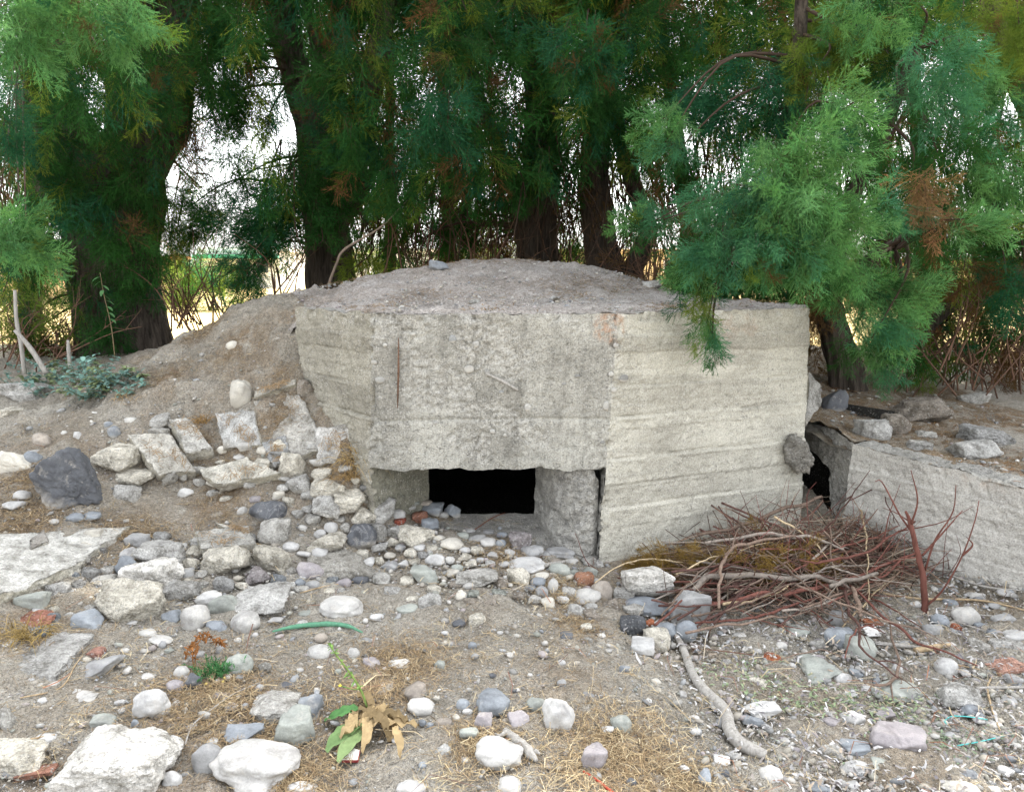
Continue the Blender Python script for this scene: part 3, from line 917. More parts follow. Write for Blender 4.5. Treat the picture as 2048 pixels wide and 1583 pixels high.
# pebbles of the mix showing in the weathered faces
for k_, (px, py, wd, ht, c_) in enumerate([(1248, 757, 20, 18, 'DG'), (952, 688, 14, 16, 'W'), (938, 738, 22, 18, 'W'), (975, 745, 10, 16, 'DG'), (1003, 784, 10, 8, 'BG'), (1055, 815, 14, 18, 'W'), (1222, 748, 12, 12, 'LG'), (1128, 768, 10, 8, 'DG'), (1155, 752, 12, 8, 'DG'), (905, 678, 16, 18, 'BG'),
        (760, 760, 22, 14, 'G'), (748, 724, 14, 10, 'W'), (1212, 812, 14, 22, 'W'), (1205, 884, 10, 8, 'DG'), (826, 668, 10, 8, 'W'), (872, 845, 10, 8, 'LG'), (1232, 690, 12, 10, 'LG'), (1228, 780, 12, 12, 'W'), (985, 862, 12, 10, 'LG'), (1010, 870, 10, 8, 'W'), (770, 690, 10, 8, 'LG'), (1120, 742, 8, 8, 'LG')]):
    g_ = at(px, py, 3.968)
    V, Fc = rock_shape('P', 2, 900 + k_, (wd * .0026, .009, ht * .0026))
    e_ = link('embedded_pebble', mesh_np('embedded_pebble', V, Fc, M['stone']))
    e_.color = (*(np.array(C[c_]) * .55 + np.array([.40, .39, .345]) * .40), 1)
    child_at_world(e_, bunker); e_.location = Vector(g_) - Vector(bunker.location)

# ------------------------------------------------------------------ stones and rubble, one object each
# (px, py, width, height, kind, colour, label): P rounded by the sea, A angular stone, R rubble of concrete or conglomerate
STONES = [
 (236, 1519, 226, 118, 'R', 'W', 'largest speckled white boulder, lying beside the dimpled white stone'),
 (509, 1530, 172, 110, 'P', 'W', 'big smooth white stone with a dimple, biggest of the rounded stones'),
 (261, 1206, 122, 100, 'R', 'CR', 'big two-faced cream boulder at the front of the white rubble heap'),
 (309, 1150, 110, 66, 'R', 'W', 'flat-topped white block lying behind the two-faced cream boulder'),
 (325, 1113, 92, 60, 'R', 'LG', 'rough grey-white chunk at the back of the white rubble heap'),
 (362, 1184, 66, 52, 'R', 'LG', 'pale grey chunk leaning on the right flank of the white rubble heap'),
 (253, 1137, 42, 54, 'P', 'BG', 'small slate-blue stone wedged upright behind the white rubble heap'),
 (258, 1110, 38, 32, 'P', 'LG', 'pale pebble on the slate-blue stone behind the white rubble heap'),
 (212, 1161, 62, 24, 'R', 'W', 'flat white shard lying at the tail of the white rubble heap'),
 (216, 1179, 52, 20, 'R', 'CR', 'flat cream shard touching the top of the two-faced cream boulder'),
 (390, 1236, 62, 54, 'P', 'W', 'smooth white stone with faint pits, before the green-grey oval stone'),
 (448, 1211, 64, 46, 'P', 'GG', 'green-grey oval stone leaning against the conglomerate wedge'),
 (416, 1197, 56, 30, 'P', 'LG', 'pale flattened stone tucked behind the green-grey oval stone'),
 (526, 1201, 124, 66, 'R', 'LG', 'wedge of speckled grey conglomerate with a sharp front corner'),
 (492, 1245, 60, 50, 'P', 'W', 'rounded triangular white stone below the conglomerate wedge'),
 (434, 1254, 44, 28, 'A', 'BG', 'low dark blue-grey stone between two white rounded stones'),
 (683, 1216, 94, 50, 'P', 'W', 'long cream-white oval stone lying above the green rope'),
 (455, 1118, 106, 72, 'R', 'CR', 'broad cream concrete chunk with a broken underside, on the rubble line'),
 (547, 1121, 68, 66, 'R', 'CR', 'cream angular concrete chunk beside the broad concrete chunk'),
 (550, 1064, 64, 52, 'R', 'W', 'round white chunk with a flaked cap under the dark oval stone'),
 (516, 1154, 50, 40, 'R', 'PU', 'purple-grey lump wedged under two cream concrete chunks'),
 (620, 1141, 60, 36, 'P', 'PU', 'purple-brown smooth stone lying below the rubble line'),
 (581, 1094, 36, 22, 'P', 'LG', 'pale blue pebble under the round flaked chunk'),
 (178, 1240, 54, 42, 'A', 'BG', 'blue-grey stone lying alone between brick shard and cream boulder'),
 (25, 1181, 76, 38, 'R', 'CR', 'cream concrete lump beside the half buried slab'),
 (116, 1180, 50, 34, 'R', 'LG', 'dusty grey chunk just below the half buried slab'),
 (302, 1411, 72, 70, 'P', 'LG', 'rounded pale grey stone standing alone in the dry litter'),
 (478, 1329, 58, 50, 'P', 'GG', 'speckled green-grey stone behind the feathery green weed'),
 (201, 1332, 80, 40, 'A', 'G', 'long grey stone lying aslant near the faded tile shard'),
 (364, 1345, 34, 26, 'P', 'W', 'small white stone beside the feathery green weed'),
 (387, 1362, 42, 34, 'A', 'DG', 'small dark stone touching the feathery green weed'),
 (350, 1371, 36, 28, 'P', 'PU', 'small purple-grey stone under the small white stone by the weed'),
 (530, 1336, 28, 30, 'R', 'W', 'small knobbly white stone beside the speckled green-grey stone'),
 (547, 1412, 108, 58, 'R', 'W', 'pitted white slab-like stone behind the striped pointed rock'),
 (622, 1412, 52, 50, 'A', 'BG', 'pointed slate-blue stone beside the dock plant'),
 (588, 1458, 88, 82, 'A', 'GG', 'striped green-grey pointed rock above the dimpled white stone'),
 (484, 1471, 82, 38, 'A', 'BG', 'dark blue slate lying behind the dimpled white stone'),
 (416, 1522, 66, 72, 'P', 'G', 'grey stone half hidden beside the dimpled white stone'),
 (347, 1484, 36, 28, 'P', 'LG', 'pale pebble at the upper shoulder of the largest boulder'),
 (92, 1476, 40, 22, 'P', 'LG', 'flat pale blue pebble near the bottom brick shard'),
 (143, 1574, 104, 36, 'A', 'GG', 'green-grey stone under the foot of the largest boulder'),
 (30, 1512, 124, 66, 'R', 'CR', 'flat cream slab of stone above the bottom brick shard'),
 (344, 1562, 40, 46, 'P', 'LG', 'grey pebble against the lower end of the largest boulder'),
 (294, 1266, 40, 20, 'P', 'W', 'flat white pebble under the two-faced cream boulder'),
 (320, 1279, 50, 19, 'P', 'W', 'flat long white pebble below another under the cream boulder'),
 (641, 1304, 54, 32, 'P', 'W', 'white oval stone behind the stem of the dock plant'),
 (605, 1576, 62, 24, 'P', 'LG', 'pale blue stone sunk in dirt below the dimpled white stone'),
 (207, 1440, 52, 30, 'A', 'GG', 'flat green-grey stone at the head of the largest boulder'),
 (168, 1391, 52, 22, 'A', 'W', 'flat pale shard in dry stalks above the largest boulder'),
 (10, 1442, 42, 54, 'R', 'W', 'broken white lump at the margin above the flat cream slab'),
 (70, 1201, 58, 40, 'A', 'GG', 'flat green slate behind the red brick shard'),
 # slope by the slabs
 (137, 964, 152, 130, 'R', 'DG', 'big dark grey boulder on the slope, the darkest of all'),
 (66, 917, 36, 30, 'P', 'BG', 'blue-grey pebble perched against the big dark boulder'),
 (84, 882, 40, 34, 'P', 'BR', 'round brownish stone on the slope above the dark boulder'),
 (25, 926, 78, 46, 'R', 'CR', 'crumbly cream chunk beside the big dark boulder'),
 (60, 784, 92, 48, 'R', 'LG', 'grey boulder half covered by the silvery weed'),
 (25, 829, 74, 34, 'R', 'CR', 'pale flat boulder lying below the silvery weed'),
 (236, 917, 84, 58, 'R', 'CR', 'blocky cream chunk at the near end of the slab heap'),
 (270, 956, 92, 36, 'R', 'CR', 'flat cream chunk under the blocky chunk of the slab heap'),
 (258, 984, 58, 36, 'R', 'LG', 'low grey chunk at the foot of the blocky cream chunk'),
 (338, 951, 42, 36, 'R', 'W', 'small white wedge before the tilted slab of the heap'),
 (321, 841, 38, 32, 'R', 'LG', 'small pale block at the upper end of the thick tilted slab'),
 (480, 789, 46, 62, 'P', 'CR', 'tall oval stone standing on end above the square slab'),
 (612, 776, 36, 36, 'R', 'BR', 'round brown cobble in the corner by the bunker wall'),
 (540, 1021, 80, 46, 'P', 'DG', 'dark oval stone with a notch, below the front slab'),
 (591, 932, 60, 56, 'R', 'CR', 'knobbly cream rubble block with a red stain, beside the front slab'),
 (646, 948, 46, 30, 'R', 'CR', 'small rubble block under the bunker corner grass'),
 (654, 971, 78, 36, 'R', 'CR', 'flat rubble block lying under the bunker corner grass'),
 (600, 969, 54, 40, 'R', 'LG', 'grey rubble block under the red-stained block'),
 (700, 1000, 68, 46, 'R', 'CR', 'round-backed rubble block nearest the bunker corner'),
 (660, 1010, 70, 44, 'R', 'LG', 'rubble block with dry needles caught on it'),
 (764, 1022, 56, 54, 'R', 'LG', 'upright pale rubble block at the mouth of the embrasure'),
 (727, 1032, 58, 36, 'R', 'CR', 'cream rubble block next to the upright pale block'),
 (725, 1070, 64, 54, 'P', 'DG', 'dark round cobble sitting on the rubble line'),
 (662, 1087, 86, 40, 'R', 'CR', 'cream rubble block beside the dark round cobble'),
 (758, 1067, 34, 38, 'R', 'LG', 'small pale block pressed against the dark round cobble'),
 (791, 1062, 46, 28, 'R', 'LG', 'pale grey chunk in front of the dark red brick piece'),
 (833, 1073, 76, 46, 'R', 'CR', 'cream rounded rubble block before the orange brick wedge'),
 (865, 1015, 44, 26, 'A', 'BG', 'blue-grey slate flake inside the embrasure'),
 (905, 1021, 36, 30, 'A', 'BG', 'grey pointed stone standing on the embrasure sill'),
 (886, 1029, 23, 13, 'P', 'W', 'white pebble beside the pointed stone on the sill'),
 (821, 1002, 42, 17, 'P', 'GG', 'flat green-grey pebble by the embrasure cheek'),
 (850, 1005, 32, 14, 'P', 'BR', 'flat tan pebble by the embrasure opening'),
 (816, 1013, 34, 13, 'P', 'LG', 'flat pale pebble under the green-grey one by the cheek'),
 (795, 1028, 34, 22, 'P', 'LG', 'pale grey pebble between cheek and upright rubble block'),
 (861, 1053, 38, 30, 'A', 'BG', 'blue-grey angular stone under the orange brick wedge'),
 (905, 1088, 50, 27, 'P', 'CR', 'cream flattened stone below the embrasure sill'),
 (926, 1071, 28, 18, 'P', 'GG', 'green-grey pebble under the embrasure sill'),
 (954, 1078, 38, 18, 'P', 'LG', 'flat pale green pebble under the middle of the sill'),
 (977, 1086, 34, 25, 'P', 'W', 'white pebble under the middle of the sill'),
 (1001, 1087, 23, 20, 'P', 'BG', 'blue pebble beside the white one under the sill'),
 (1041, 1084, 50, 44, 'R', 'PU', 'marbled purple and white stone under the broken block'),
 (1064, 1103, 48, 30, 'P', 'G', 'grey stone touching the marbled purple stone'),
 (1121, 1105, 58, 24, 'A', 'G', 'grey slate slab leaning on the foot of the broken block'),
 (1143, 1121, 28, 14, 'P', 'W', 'white flat pebble beneath the leaning slate'),
 (1177, 1122, 32, 20, 'R', 'W', 'white chip at the foot of the bunker edge'),
 (1052, 1129, 78, 32, 'P', 'LG', 'pale flattened boulder below the marbled purple stone'),
 (1118, 1141, 46, 30, 'P', 'GG', 'olive-grey stone among the pebbles at the bunker foot'),
 (871, 1120, 44, 26, 'P', 'LG', 'grey and white stone on the rubble line before the sill'),
 (850, 1150, 58, 36, 'A', 'GG', 'tilted green slate at the edge of the bare dirt'),
 (955, 1153, 88, 38, 'R', 'W', 'long rough white stone above the chalk-white disc'),
 (937, 1170, 25, 15, 'P', 'W', 'chalk-white disc pebble on the bare dirt'),
 (1036, 1154, 48, 38, 'R', 'CR', 'cream rubble chunk in line with the long rough white stone'),
 (1075, 1164, 38, 23, 'P', 'BG', 'blue-grey oval pebble in the pebble row'),
 (1084, 1184, 28, 27, 'P', 'G', 'round grey pebble in the pebble row'),
 (1061, 1176, 23, 15, 'P', 'BG', 'small blue pebble in front of the blue-grey oval one'),
 (1106, 1174, 23, 36, 'P', 'W', 'upright white pebble in the pebble row'),
 (1138, 1184, 30, 26, 'R', 'W', 'rough white pebble in the pebble row by the brick'),
 (1174, 1191, 58, 31, 'P', 'W', 'plump white stone under the squarish orange brick'),
 (1203, 1183, 44, 50, 'P', 'BR', 'brownish egg stone beside the plump white stone'),
 (1078, 1151, 42, 16, 'P', 'CR', 'flat cream pebble behind the blue-grey oval pebble'),
 (860, 1203, 50, 40, 'R', 'LG', 'rough grey lump on the bare dirt before the slate'),
 (815, 1217, 46, 22, 'P', 'GG', 'sunken green-grey stone beside the rough grey lump'),
 (954, 1237, 38, 32, 'R', 'CR', 'small cream lump standing out on the bare dirt'),
 (918, 1246, 30, 17, 'P', 'DG', 'dark flat pebble beside the small cream lump'),
 (754, 1233, 30, 15, 'P', 'LG', 'pale pebble off the end of the cream-white oval'),
 (1133, 1271, 27, 15, 'A', 'DG', 'dark pebble alone in the dirt under the straw'),
 (708, 1307, 25, 26, 'P', 'W', 'white bent pebble near the dock plant stem'),
 (641, 1275, 30, 20, 'P', 'BR', 'brown pebble under the green rope'),
 (747, 1328, 42, 26, 'A', 'PU', 'purple-grey flat pebble beside a white flat one'),
 (797, 1327, 48, 21, 'P', 'W', 'white flat pebble with a rusty spot'),
 (880, 1331, 24, 22, 'P', 'GG', 'pale green round pebble on the bare dirt'),
 (829, 1383, 64, 40, 'A', 'BR', 'brown block stone behind the white one it touches'),
 (843, 1412, 58, 38, 'P', 'W', 'white stone resting against the brown block stone'),
 (926, 1410, 28, 31, 'P', 'BG', 'upright blue pebble beside the slate-blue rounded stone'),
 (984, 1406, 72, 54, 'P', 'BG', 'slate-blue rounded stone on the bare dirt'),
 (935, 1423, 22, 16, 'P', 'LG', 'pale pebble at the foot of the upright blue pebble'),
 (1073, 1410, 42, 34, 'P', 'GG', 'green-grey pebble beside the large pale egg stone'),
 (1116, 1434, 68, 78, 'P', 'LG', 'large pale egg stone with a dark underside'),
 (1039, 1441, 44, 32, 'A', 'PU', 'dusky purple stone before the large pale egg stone'),
 (966, 1445, 38, 36, 'A', 'PU', 'narrow purple pebble under the slate-blue rounded stone'),
 (889, 1445, 34, 24, 'A', 'BR', 'brownish pebble below the white resting stone'),
 (942, 1467, 44, 30, 'A', 'GG', 'olive pebble above the large cream oval'),
 (996, 1505, 102, 64, 'P', 'W', 'large cream oval stone beside the gnarled root'),
 (1243, 1449, 48, 38, 'P', 'GG', 'heart-shaped green-grey stone on the dirt'),
 (1215, 1459, 26, 18, 'A', 'LG', 'pale chip under the heart-shaped stone'),
 (1188, 1517, 58, 52, 'A', 'PU', 'veined purple stone above the red cane'),
 (1020, 1571, 50, 40, 'P', 'W', 'white stone at the bottom edge near the red cane'),
 (822, 1574, 64, 30, 'P', 'LG', 'pale stone at the bottom edge below the tile shard'),
 (887, 1504, 36, 27, 'R', 'LG', 'layered grey pebble near the large cream oval'),
 (683, 1480, 26, 28, 'A', 'PU', 'purple stone hidden under the dock leaves'),
 (1178, 1391, 24, 17, 'A', 'G', 'grey chip above the pale straw patch'),
 (1123, 1326, 19, 16, 'P', 'LG', 'lone pale pebble between dirt and litter'),
 # around the brush pile
 (1295, 1156, 106, 70, 'R', 'W', 'big angular white rock at the edge of the brush pile'),
 (1248, 1193, 46, 38, 'R', 'LG', 'pale speckled stone below the big white rock'),
 (1291, 1211, 88, 44, 'P', 'BG', 'blue-grey rounded boulder under the big white rock'),
 (1266, 1221, 42, 26, 'R', 'W', 'white crust lump on the blue-grey boulder'),
 (1374, 1217, 78, 76, 'A', 'G', 'tall grey boulder where the brush pile begins'),
 (1404, 1195, 42, 36, 'P', 'G', 'grey stone behind the tall grey boulder'),
 (1266, 1254, 54, 44, 'R', 'DG', 'dark pumice-like lump near the driftwood stick'),
 (1333, 1262, 50, 36, 'P', 'BG', 'blue-grey stone at the upper end of the driftwood stick'),
 (1371, 1263, 46, 50, 'P', 'BG', 'rounded grey stone beside the upper end of the driftwood stick'),
 (1318, 1281, 58, 46, 'R', 'CR', 'speckled lump under the dark pumice-like lump'),
 (1285, 1296, 48, 38, 'A', 'LG', 'lilac-grey stone under the speckled lump'),
 (1473, 1194, 46, 34, 'R', 'PU', 'purplish stone seen between brush pile stems'),
 (1635, 1338, 88, 48, 'A', 'GG', 'wide flat-topped green-grey rock below the brush pile'),
 (1626, 1317, 70, 18, 'A', 'PU', 'flat mauve stone behind the flat-topped rock'),
 (1585, 1331, 18, 14, 'P', 'LG', 'tiny pale pebble at the corner of the flat-topped rock'),
 (1680, 1275, 60, 48, 'P', 'BG', 'pale blue boulder before the brush pile'),
 (1674, 1238, 38, 36, 'P', 'G', 'grey cobble behind the pale blue boulder'),
 (1722, 1300, 66, 54, 'A', 'GG', 'blue-green wedge boulder beside the pale blue boulder'),
 (1639, 1285, 30, 24, 'R', 'W', 'white crumbly stone beside the pale blue boulder'),
 (1597, 1262, 50, 22, 'A', 'GG', 'low grey-green stone under the brush pile stems'),
 (1933, 1234, 58, 46, 'P', 'W', 'bright white rounded boulder before the wing wall'),
 (1862, 1263, 34, 32, 'A', 'G', 'grey stone beside the broken end of the red branch'),
 (1891, 1335, 46, 40, 'P', 'LG', 'pale round stone in the strandline debris'),
 (1958, 1294, 36, 32, 'R', 'W', 'twisted white lump in the strandline debris'),
 (1881, 1242, 36, 28, 'P', 'BG', 'blue-grey cobble next to the bright white boulder'),
 (2007, 1238, 40, 26, 'A', 'G', 'grey slab stone beyond the bright white boulder'),
 (2032, 1271, 48, 26, 'P', 'LG', 'pale stone under the wing wall stalks'),
 (2008, 1288, 64, 30, 'R', 'LG', 'ridged pale block in the strandline debris'),
 (1686, 1358, 36, 28, 'P', 'LG', 'round white-grey stone touching the flat-topped rock'),
 (1712, 1346, 28, 18, 'A', 'BG', 'small blue triangular stone by the flat-topped rock'),
 (1790, 1382, 114, 40, 'P', 'GG', 'long low green-blue boulder behind the trailing weed'),
 (1918, 1392, 86, 56, 'R', 'LG', 'large half sunk grey boulder in the strandline'),
 (1941, 1420, 38, 24, 'P', 'BG', 'blue-white stone leaning on the half sunk boulder'),
 (1519, 1366, 46, 30, 'R', 'CR', 'speckled chunk in the upper trailing weed'),
 (1518, 1417, 76, 32, 'A', 'LG', 'pale flat boulder beside the driftwood stick'),
 (1506, 1441, 44, 22, 'A', 'BG', 'dark blue stone under the pale flat boulder'),
 (1660, 1443, 56, 30, 'A', 'PU', 'mauve-grey stone below the trailing weed'),
 (1709, 1438, 54, 34, 'A', 'LG', 'pale grey stone next to the mauve-grey one'),
 (1770, 1428, 42, 20, 'A', 'PU', 'low mauve stone above the marbled boulder'),
 (1792, 1478, 108, 70, 'A', 'PU', 'lilac marbled boulder with a dark crack in the strandline'),
 (1713, 1494, 66, 32, 'A', 'BG', 'dark blue slab beside the lilac marbled boulder'),
 (1540, 1550, 52, 40, 'P', 'W', 'white stone below the lower end of the driftwood stick'),
 (1409, 1558, 34, 34, 'A', 'BG', 'blue-grey stone among the litter facing the lower driftwood end'),
 (1660, 1507, 48, 30, 'R', 'W', 'white lump below the dark blue slab'),
 (1709, 1536, 58, 30, 'P', 'LG', 'pale rounded stone low in the strandline'),
 (1639, 1575, 54, 22, 'P', 'BG', 'blue stone at the bottom edge of the strandline'),
 (1772, 1534, 54, 28, 'A', 'GG', 'green slate low in the strandline'),
 (1920, 1574, 84, 26, 'P', 'CR', 'cream boulder cut by the bottom edge of the strandline'),
 (1695, 1474, 38, 20, 'P', 'W', 'white pebble on the dark blue slab'),
 (1444, 1523, 36, 22, 'A', 'LG', 'pale chip beside the lower driftwood stick'),
 (1469, 1511, 26, 15, 'P', 'W', 'white pebble touching the driftwood stick'),
 (1453, 1325, 22, 18, 'R', 'W', 'white chip between driftwood stick and oval brick'),
]
BANK_STONES = [
 (1672, 806, 58, 54, 'A', 'DG', 'dark grey rock on the bank beside the leaning slab'),
 (1838, 826, 108, 62, 'R', 'BR', 'big brownish boulder highest on the bank'),
 (1751, 866, 70, 54, 'R', 'LG', 'speckled grey rock on the bank above the wing wall'),
 (1792, 853, 60, 50, 'R', 'BR', 'tan angular rock between two grey rocks on the bank'),
 (1847, 868, 44, 22, 'R', 'W', 'small white rock on the bank'),
 (1957, 872, 118, 48, 'R', 'G', 'long grey rock on the bank over the wing wall'),
 (1953, 900, 88, 46, 'R', 'LG', 'pale grey rock in front of the long one on the bank'),
 (1834, 892, 52, 27, 'R', 'LG', 'low grey rock at the brink of the wing wall'),
 (1950, 800, 62, 32, 'R', 'W', 'white rock under the bare twigs at the back of the bank'),
]
ROOF_STONES = [
 (1303, 571, 40, 22, 'R', 'LG', 'pale stone at the far shoulder of the earth mound'),
 (880, 533, 46, 26, 'A', 'BG', 'blue-grey stone on the crest of the earth mound'),
 (950, 603, 26, 12, 'R', 'W', 'white chip on the earth mound above the front wall'),
 (1110, 596, 22, 11, 'R', 'LG', 'pale chip on the earth mound near the rusty corner'),
]
names = {'P': 'stone', 'A': 'stone', 'R': 'rubble_chunk'}
seed = 100
def add_stones(rows, surf=None):
    global seed
    for px, py, wd, ht, k, c, lab in rows:
        seed += 1
        nm = 'boulder' if wd > 76 and 'boulder' in lab else 'pebble' if wd < 40 and k == 'P' else names[k]
        kw = {}
        if lab.startswith('tall oval'): kw = dict(tall=True, roll=4)
        if 'dark boulder' in lab or lab.startswith('big dark grey'): kw = dict(roll=32, mat=M['stone'])
        if lab.startswith('big angular white'): kw = dict(lift=.07)
        if lab.startswith('largest speckled'): kw = dict(lift=.03)
        if 'aslant' in lab: kw = dict(roll=-14)
        if lab.startswith('cream-white') or lab.startswith('long cream-white'): kw = dict(roll=5)
        o = rock(nm, px, py, wd, ht, k, C[c], seed, surf, **kw)
        if 'with a dimple' in lab:
            co_ = np.empty(len(o.data.vertices) * 3, np.float32); o.data.vertices.foreach_get('co', co_); co_ = co_.reshape(-1, 3)
            h_ = np.abs(co_).max(0); q_ = co_ / h_
            up_ = q_[:, 2] * .75 + q_[:, 1] * .66
            an_ = np.degrees(np.arctan2(up_, q_[:, 0])) % 360
            rad_ = np.interp(an_, [0, 35, 70, 100, 140, 180, 205, 228, 250, 275, 300, 325, 345, 360], [1.04, .98, .88, .86, .94, 1.04, .95, .74, .74, 1.08, 1.16, .92, .92, 1.04])
            pl_ = np.clip(np.hypot(up_, q_[:, 0]), 0, 1) ** 1.5
            q_ = q_ * (1 + (rad_ - 1) * pl_)[:, None]
            q_ *= (1 - .20 * np.exp(-((q_[:, 0] - .05) ** 2 / .03 + (up_ + .28) ** 2 / .12)) * (q_[:, 1] < .2))[:, None]
            o.data.vertices.foreach_set('co', (q_ * h_).astype(np.float32).ravel()); o.data.update()
        if any(k_ in lab for k_ in ('big angular white', 'flat-topped white', 'largest speckled')): o.color = (.80, .78, .74, 1)
        cat = 'boulder' if nm == 'boulder' else 'pebble' if nm == 'pebble' else 'rubble' if nm == 'rubble_chunk' else 'stone'
        tag(o, lab, cat, 'stones and rubble strewn over the ground')
add_stones(STONES)
add_stones(BANK_STONES, BZ)
add_stones(ROOF_STONES, MZ)

# pebbles that only their patch tells apart
def pebbles(label, spots, surf=None):
    global seed
    for px, py, wd, ht, c in spots:
        seed += 1
        o = rock('pebble', px, py, wd, ht, 'P' if seed % 3 else 'A', C[c], seed, surf, sub=3)
        tag(o, label.replace('small', 'small ' + COLOUR_WORD[c], 1), 'pebble', label)
pebbles('small loose pebble on the bare dirt before the embrasure', [(802, 1198, 20, 10, 'LG'), (945, 1291, 18, 18, 'BG'), (902, 1287, 14, 12, 'W'), (873, 1396, 14, 12, 'CR'), (912, 1436, 18, 16, 'CR'), (1123, 1367, 20, 20, 'G'),
    (1020, 1310, 14, 10, 'W'), (1060, 1350, 12, 10, 'W'), (985, 1350, 14, 10, 'DG'), (850, 1300, 14, 10, 'BG'), (890, 1265, 16, 10, 'LG'), (1000, 1265, 14, 9, 'W'), (1090, 1330, 14, 10, 'G'), (1030, 1380, 14, 10, 'DG'), (1180, 1340, 14, 10, 'BG'),
    (1250, 1336, 24, 16, 'BG'), (1217, 1300, 16, 10, 'W'), (1312, 1363, 20, 16, 'CR'), (1366, 1388, 18, 12, 'W'), (1395, 1340, 22, 14, 'W'), (1388, 1436, 24, 14, 'W'), (1297, 1400, 14, 9, 'LG'), (1340, 1480, 18, 12, 'W'), (1262, 1566, 24, 22, 'DG'), (1370, 1539, 20, 16, 'LG'), (1450, 1547, 18, 16, 'DG'),
    (1050, 1500, 16, 10, 'W'), (930, 1520, 18, 12, 'LG'), (845, 1530, 18, 16, 'BG'), (860, 1450, 16, 14, 'BG'), (770, 1450, 14, 10, 'W'), (790, 1480, 14, 10, 'LG'), (845, 1445, 16, 14, 'BG')])
pebbles('small loose pebble in the dry litter between the white rubble and the dock plant', [(560, 1295, 16, 12, 'LG'), (600, 1340, 16, 12, 'W'), (575, 1370, 30, 14, 'DG'), (465, 1411, 26, 15, 'LG'), (424, 1482, 28, 15, 'LG'), (294, 1353, 30, 15, 'W'), (340, 1300, 20, 12, 'GG'), (250, 1300, 18, 10, 'W'), (245, 1330, 16, 10, 'LG'), (240, 1405, 20, 12, 'LG'),
    (245, 1420, 18, 12, 'W'), (270, 1450, 16, 24, 'BG'), (440, 1390, 40, 14, 'PU'), (510, 1270, 14, 12, 'LG'), (476, 1280, 16, 11, 'W'), (395, 1310, 36, 20, 'G'), (440, 1300, 18, 20, 'G'), (85, 1400, 20, 12, 'LG'), (105, 1370, 24, 14, 'W'), (60, 1360, 20, 12, 'G'), (30, 1280, 24, 11, 'W'), (15, 1290, 18, 10, 'W'), (166, 1284, 22, 11, 'W'), (700, 1340, 16, 10, 'BG'), (720, 1395, 14, 10, 'LG'), (640, 1335, 14, 10, 'W'), (265, 1245, 20, 10, 'LG'), (550, 1240, 30, 12, 'LG'), (615, 1225, 40, 14, 'GG')])
pebbles('small loose pebble on the earth slope round the slab heap', [(128, 868, 15, 15, 'W'), (154, 870, 20, 20, 'LG'), (229, 864, 26, 26, 'BG'), (217, 849, 18, 16, 'BG'), (263, 840, 22, 15, 'W'), (108, 1043, 20, 12, 'W'), (150, 1035, 36, 20, 'BG'), (185, 1033, 40, 18, 'BG'), (253, 1041, 14, 8, 'W'), (330, 1022, 16, 8, 'W'), (265, 1016, 14, 10, 'W'), (485, 1022, 22, 20, 'W'), (510, 998, 26, 16, 'PU'),
    (556, 990, 28, 18, 'CR'), (445, 900, 22, 18, 'CR'), (190, 826, 14, 9, 'W'), (305, 800, 12, 8, 'W'), (350, 760, 12, 8, 'W'), (465, 692, 26, 22, 'CR'), (300, 780, 12, 8, 'W'), (70, 905, 24, 14, 'W'), (45, 990, 34, 22, 'LG'), (30, 1010, 40, 20, 'LG')])
pebbles('small loose pebble packed along the foot of the embrasure rubble', [(662, 1055, 28, 24, 'LG'), (640, 1068, 26, 20, 'LG'), (609, 1108, 28, 15, 'LG'), (640, 1107, 38, 28, 'LG'), (605, 1055, 20, 14, 'W'), (700, 1110, 26, 16, 'LG'), (650, 1130, 24, 16, 'G'), (676, 1150, 30, 18, 'G'), (690, 1165, 34, 20, 'PU'), (625, 1170, 30, 20, 'G'), (720, 1160, 36, 22, 'DG'), (600, 1165, 24, 16, 'BG'), (780, 1110, 24, 14, 'CR'), (800, 1095, 26, 16, 'G'),
    (880, 1075, 24, 14, 'CR'), (840, 1095, 26, 14, 'LG'), (930, 1100, 24, 14, 'LG'), (985, 1110, 24, 14, 'LG'), (1020, 1105, 24, 16, 'W'), (1005, 1070, 24, 14, 'BG'), (975, 1063, 26, 12, 'G'), (900, 1120, 20, 18, 'W'), (960, 1120, 20, 13, 'G'), (1010, 1128, 24, 14, 'LG'), (915, 1135, 26, 14, 'GG'), (1090, 1108, 24, 14, 'G'), (1150, 1145, 26, 16, 'GG'), (1110, 1122, 24, 13, 'BR'), (1137, 1153, 24, 13, 'CR'), (1160, 1205, 22, 14, 'G'), (1125, 1199, 28, 16, 'LG'), (1190, 1165, 20, 18, 'W'), (1230, 1230, 26, 14, 'LG'), (940, 1060, 24, 10, 'LG')])
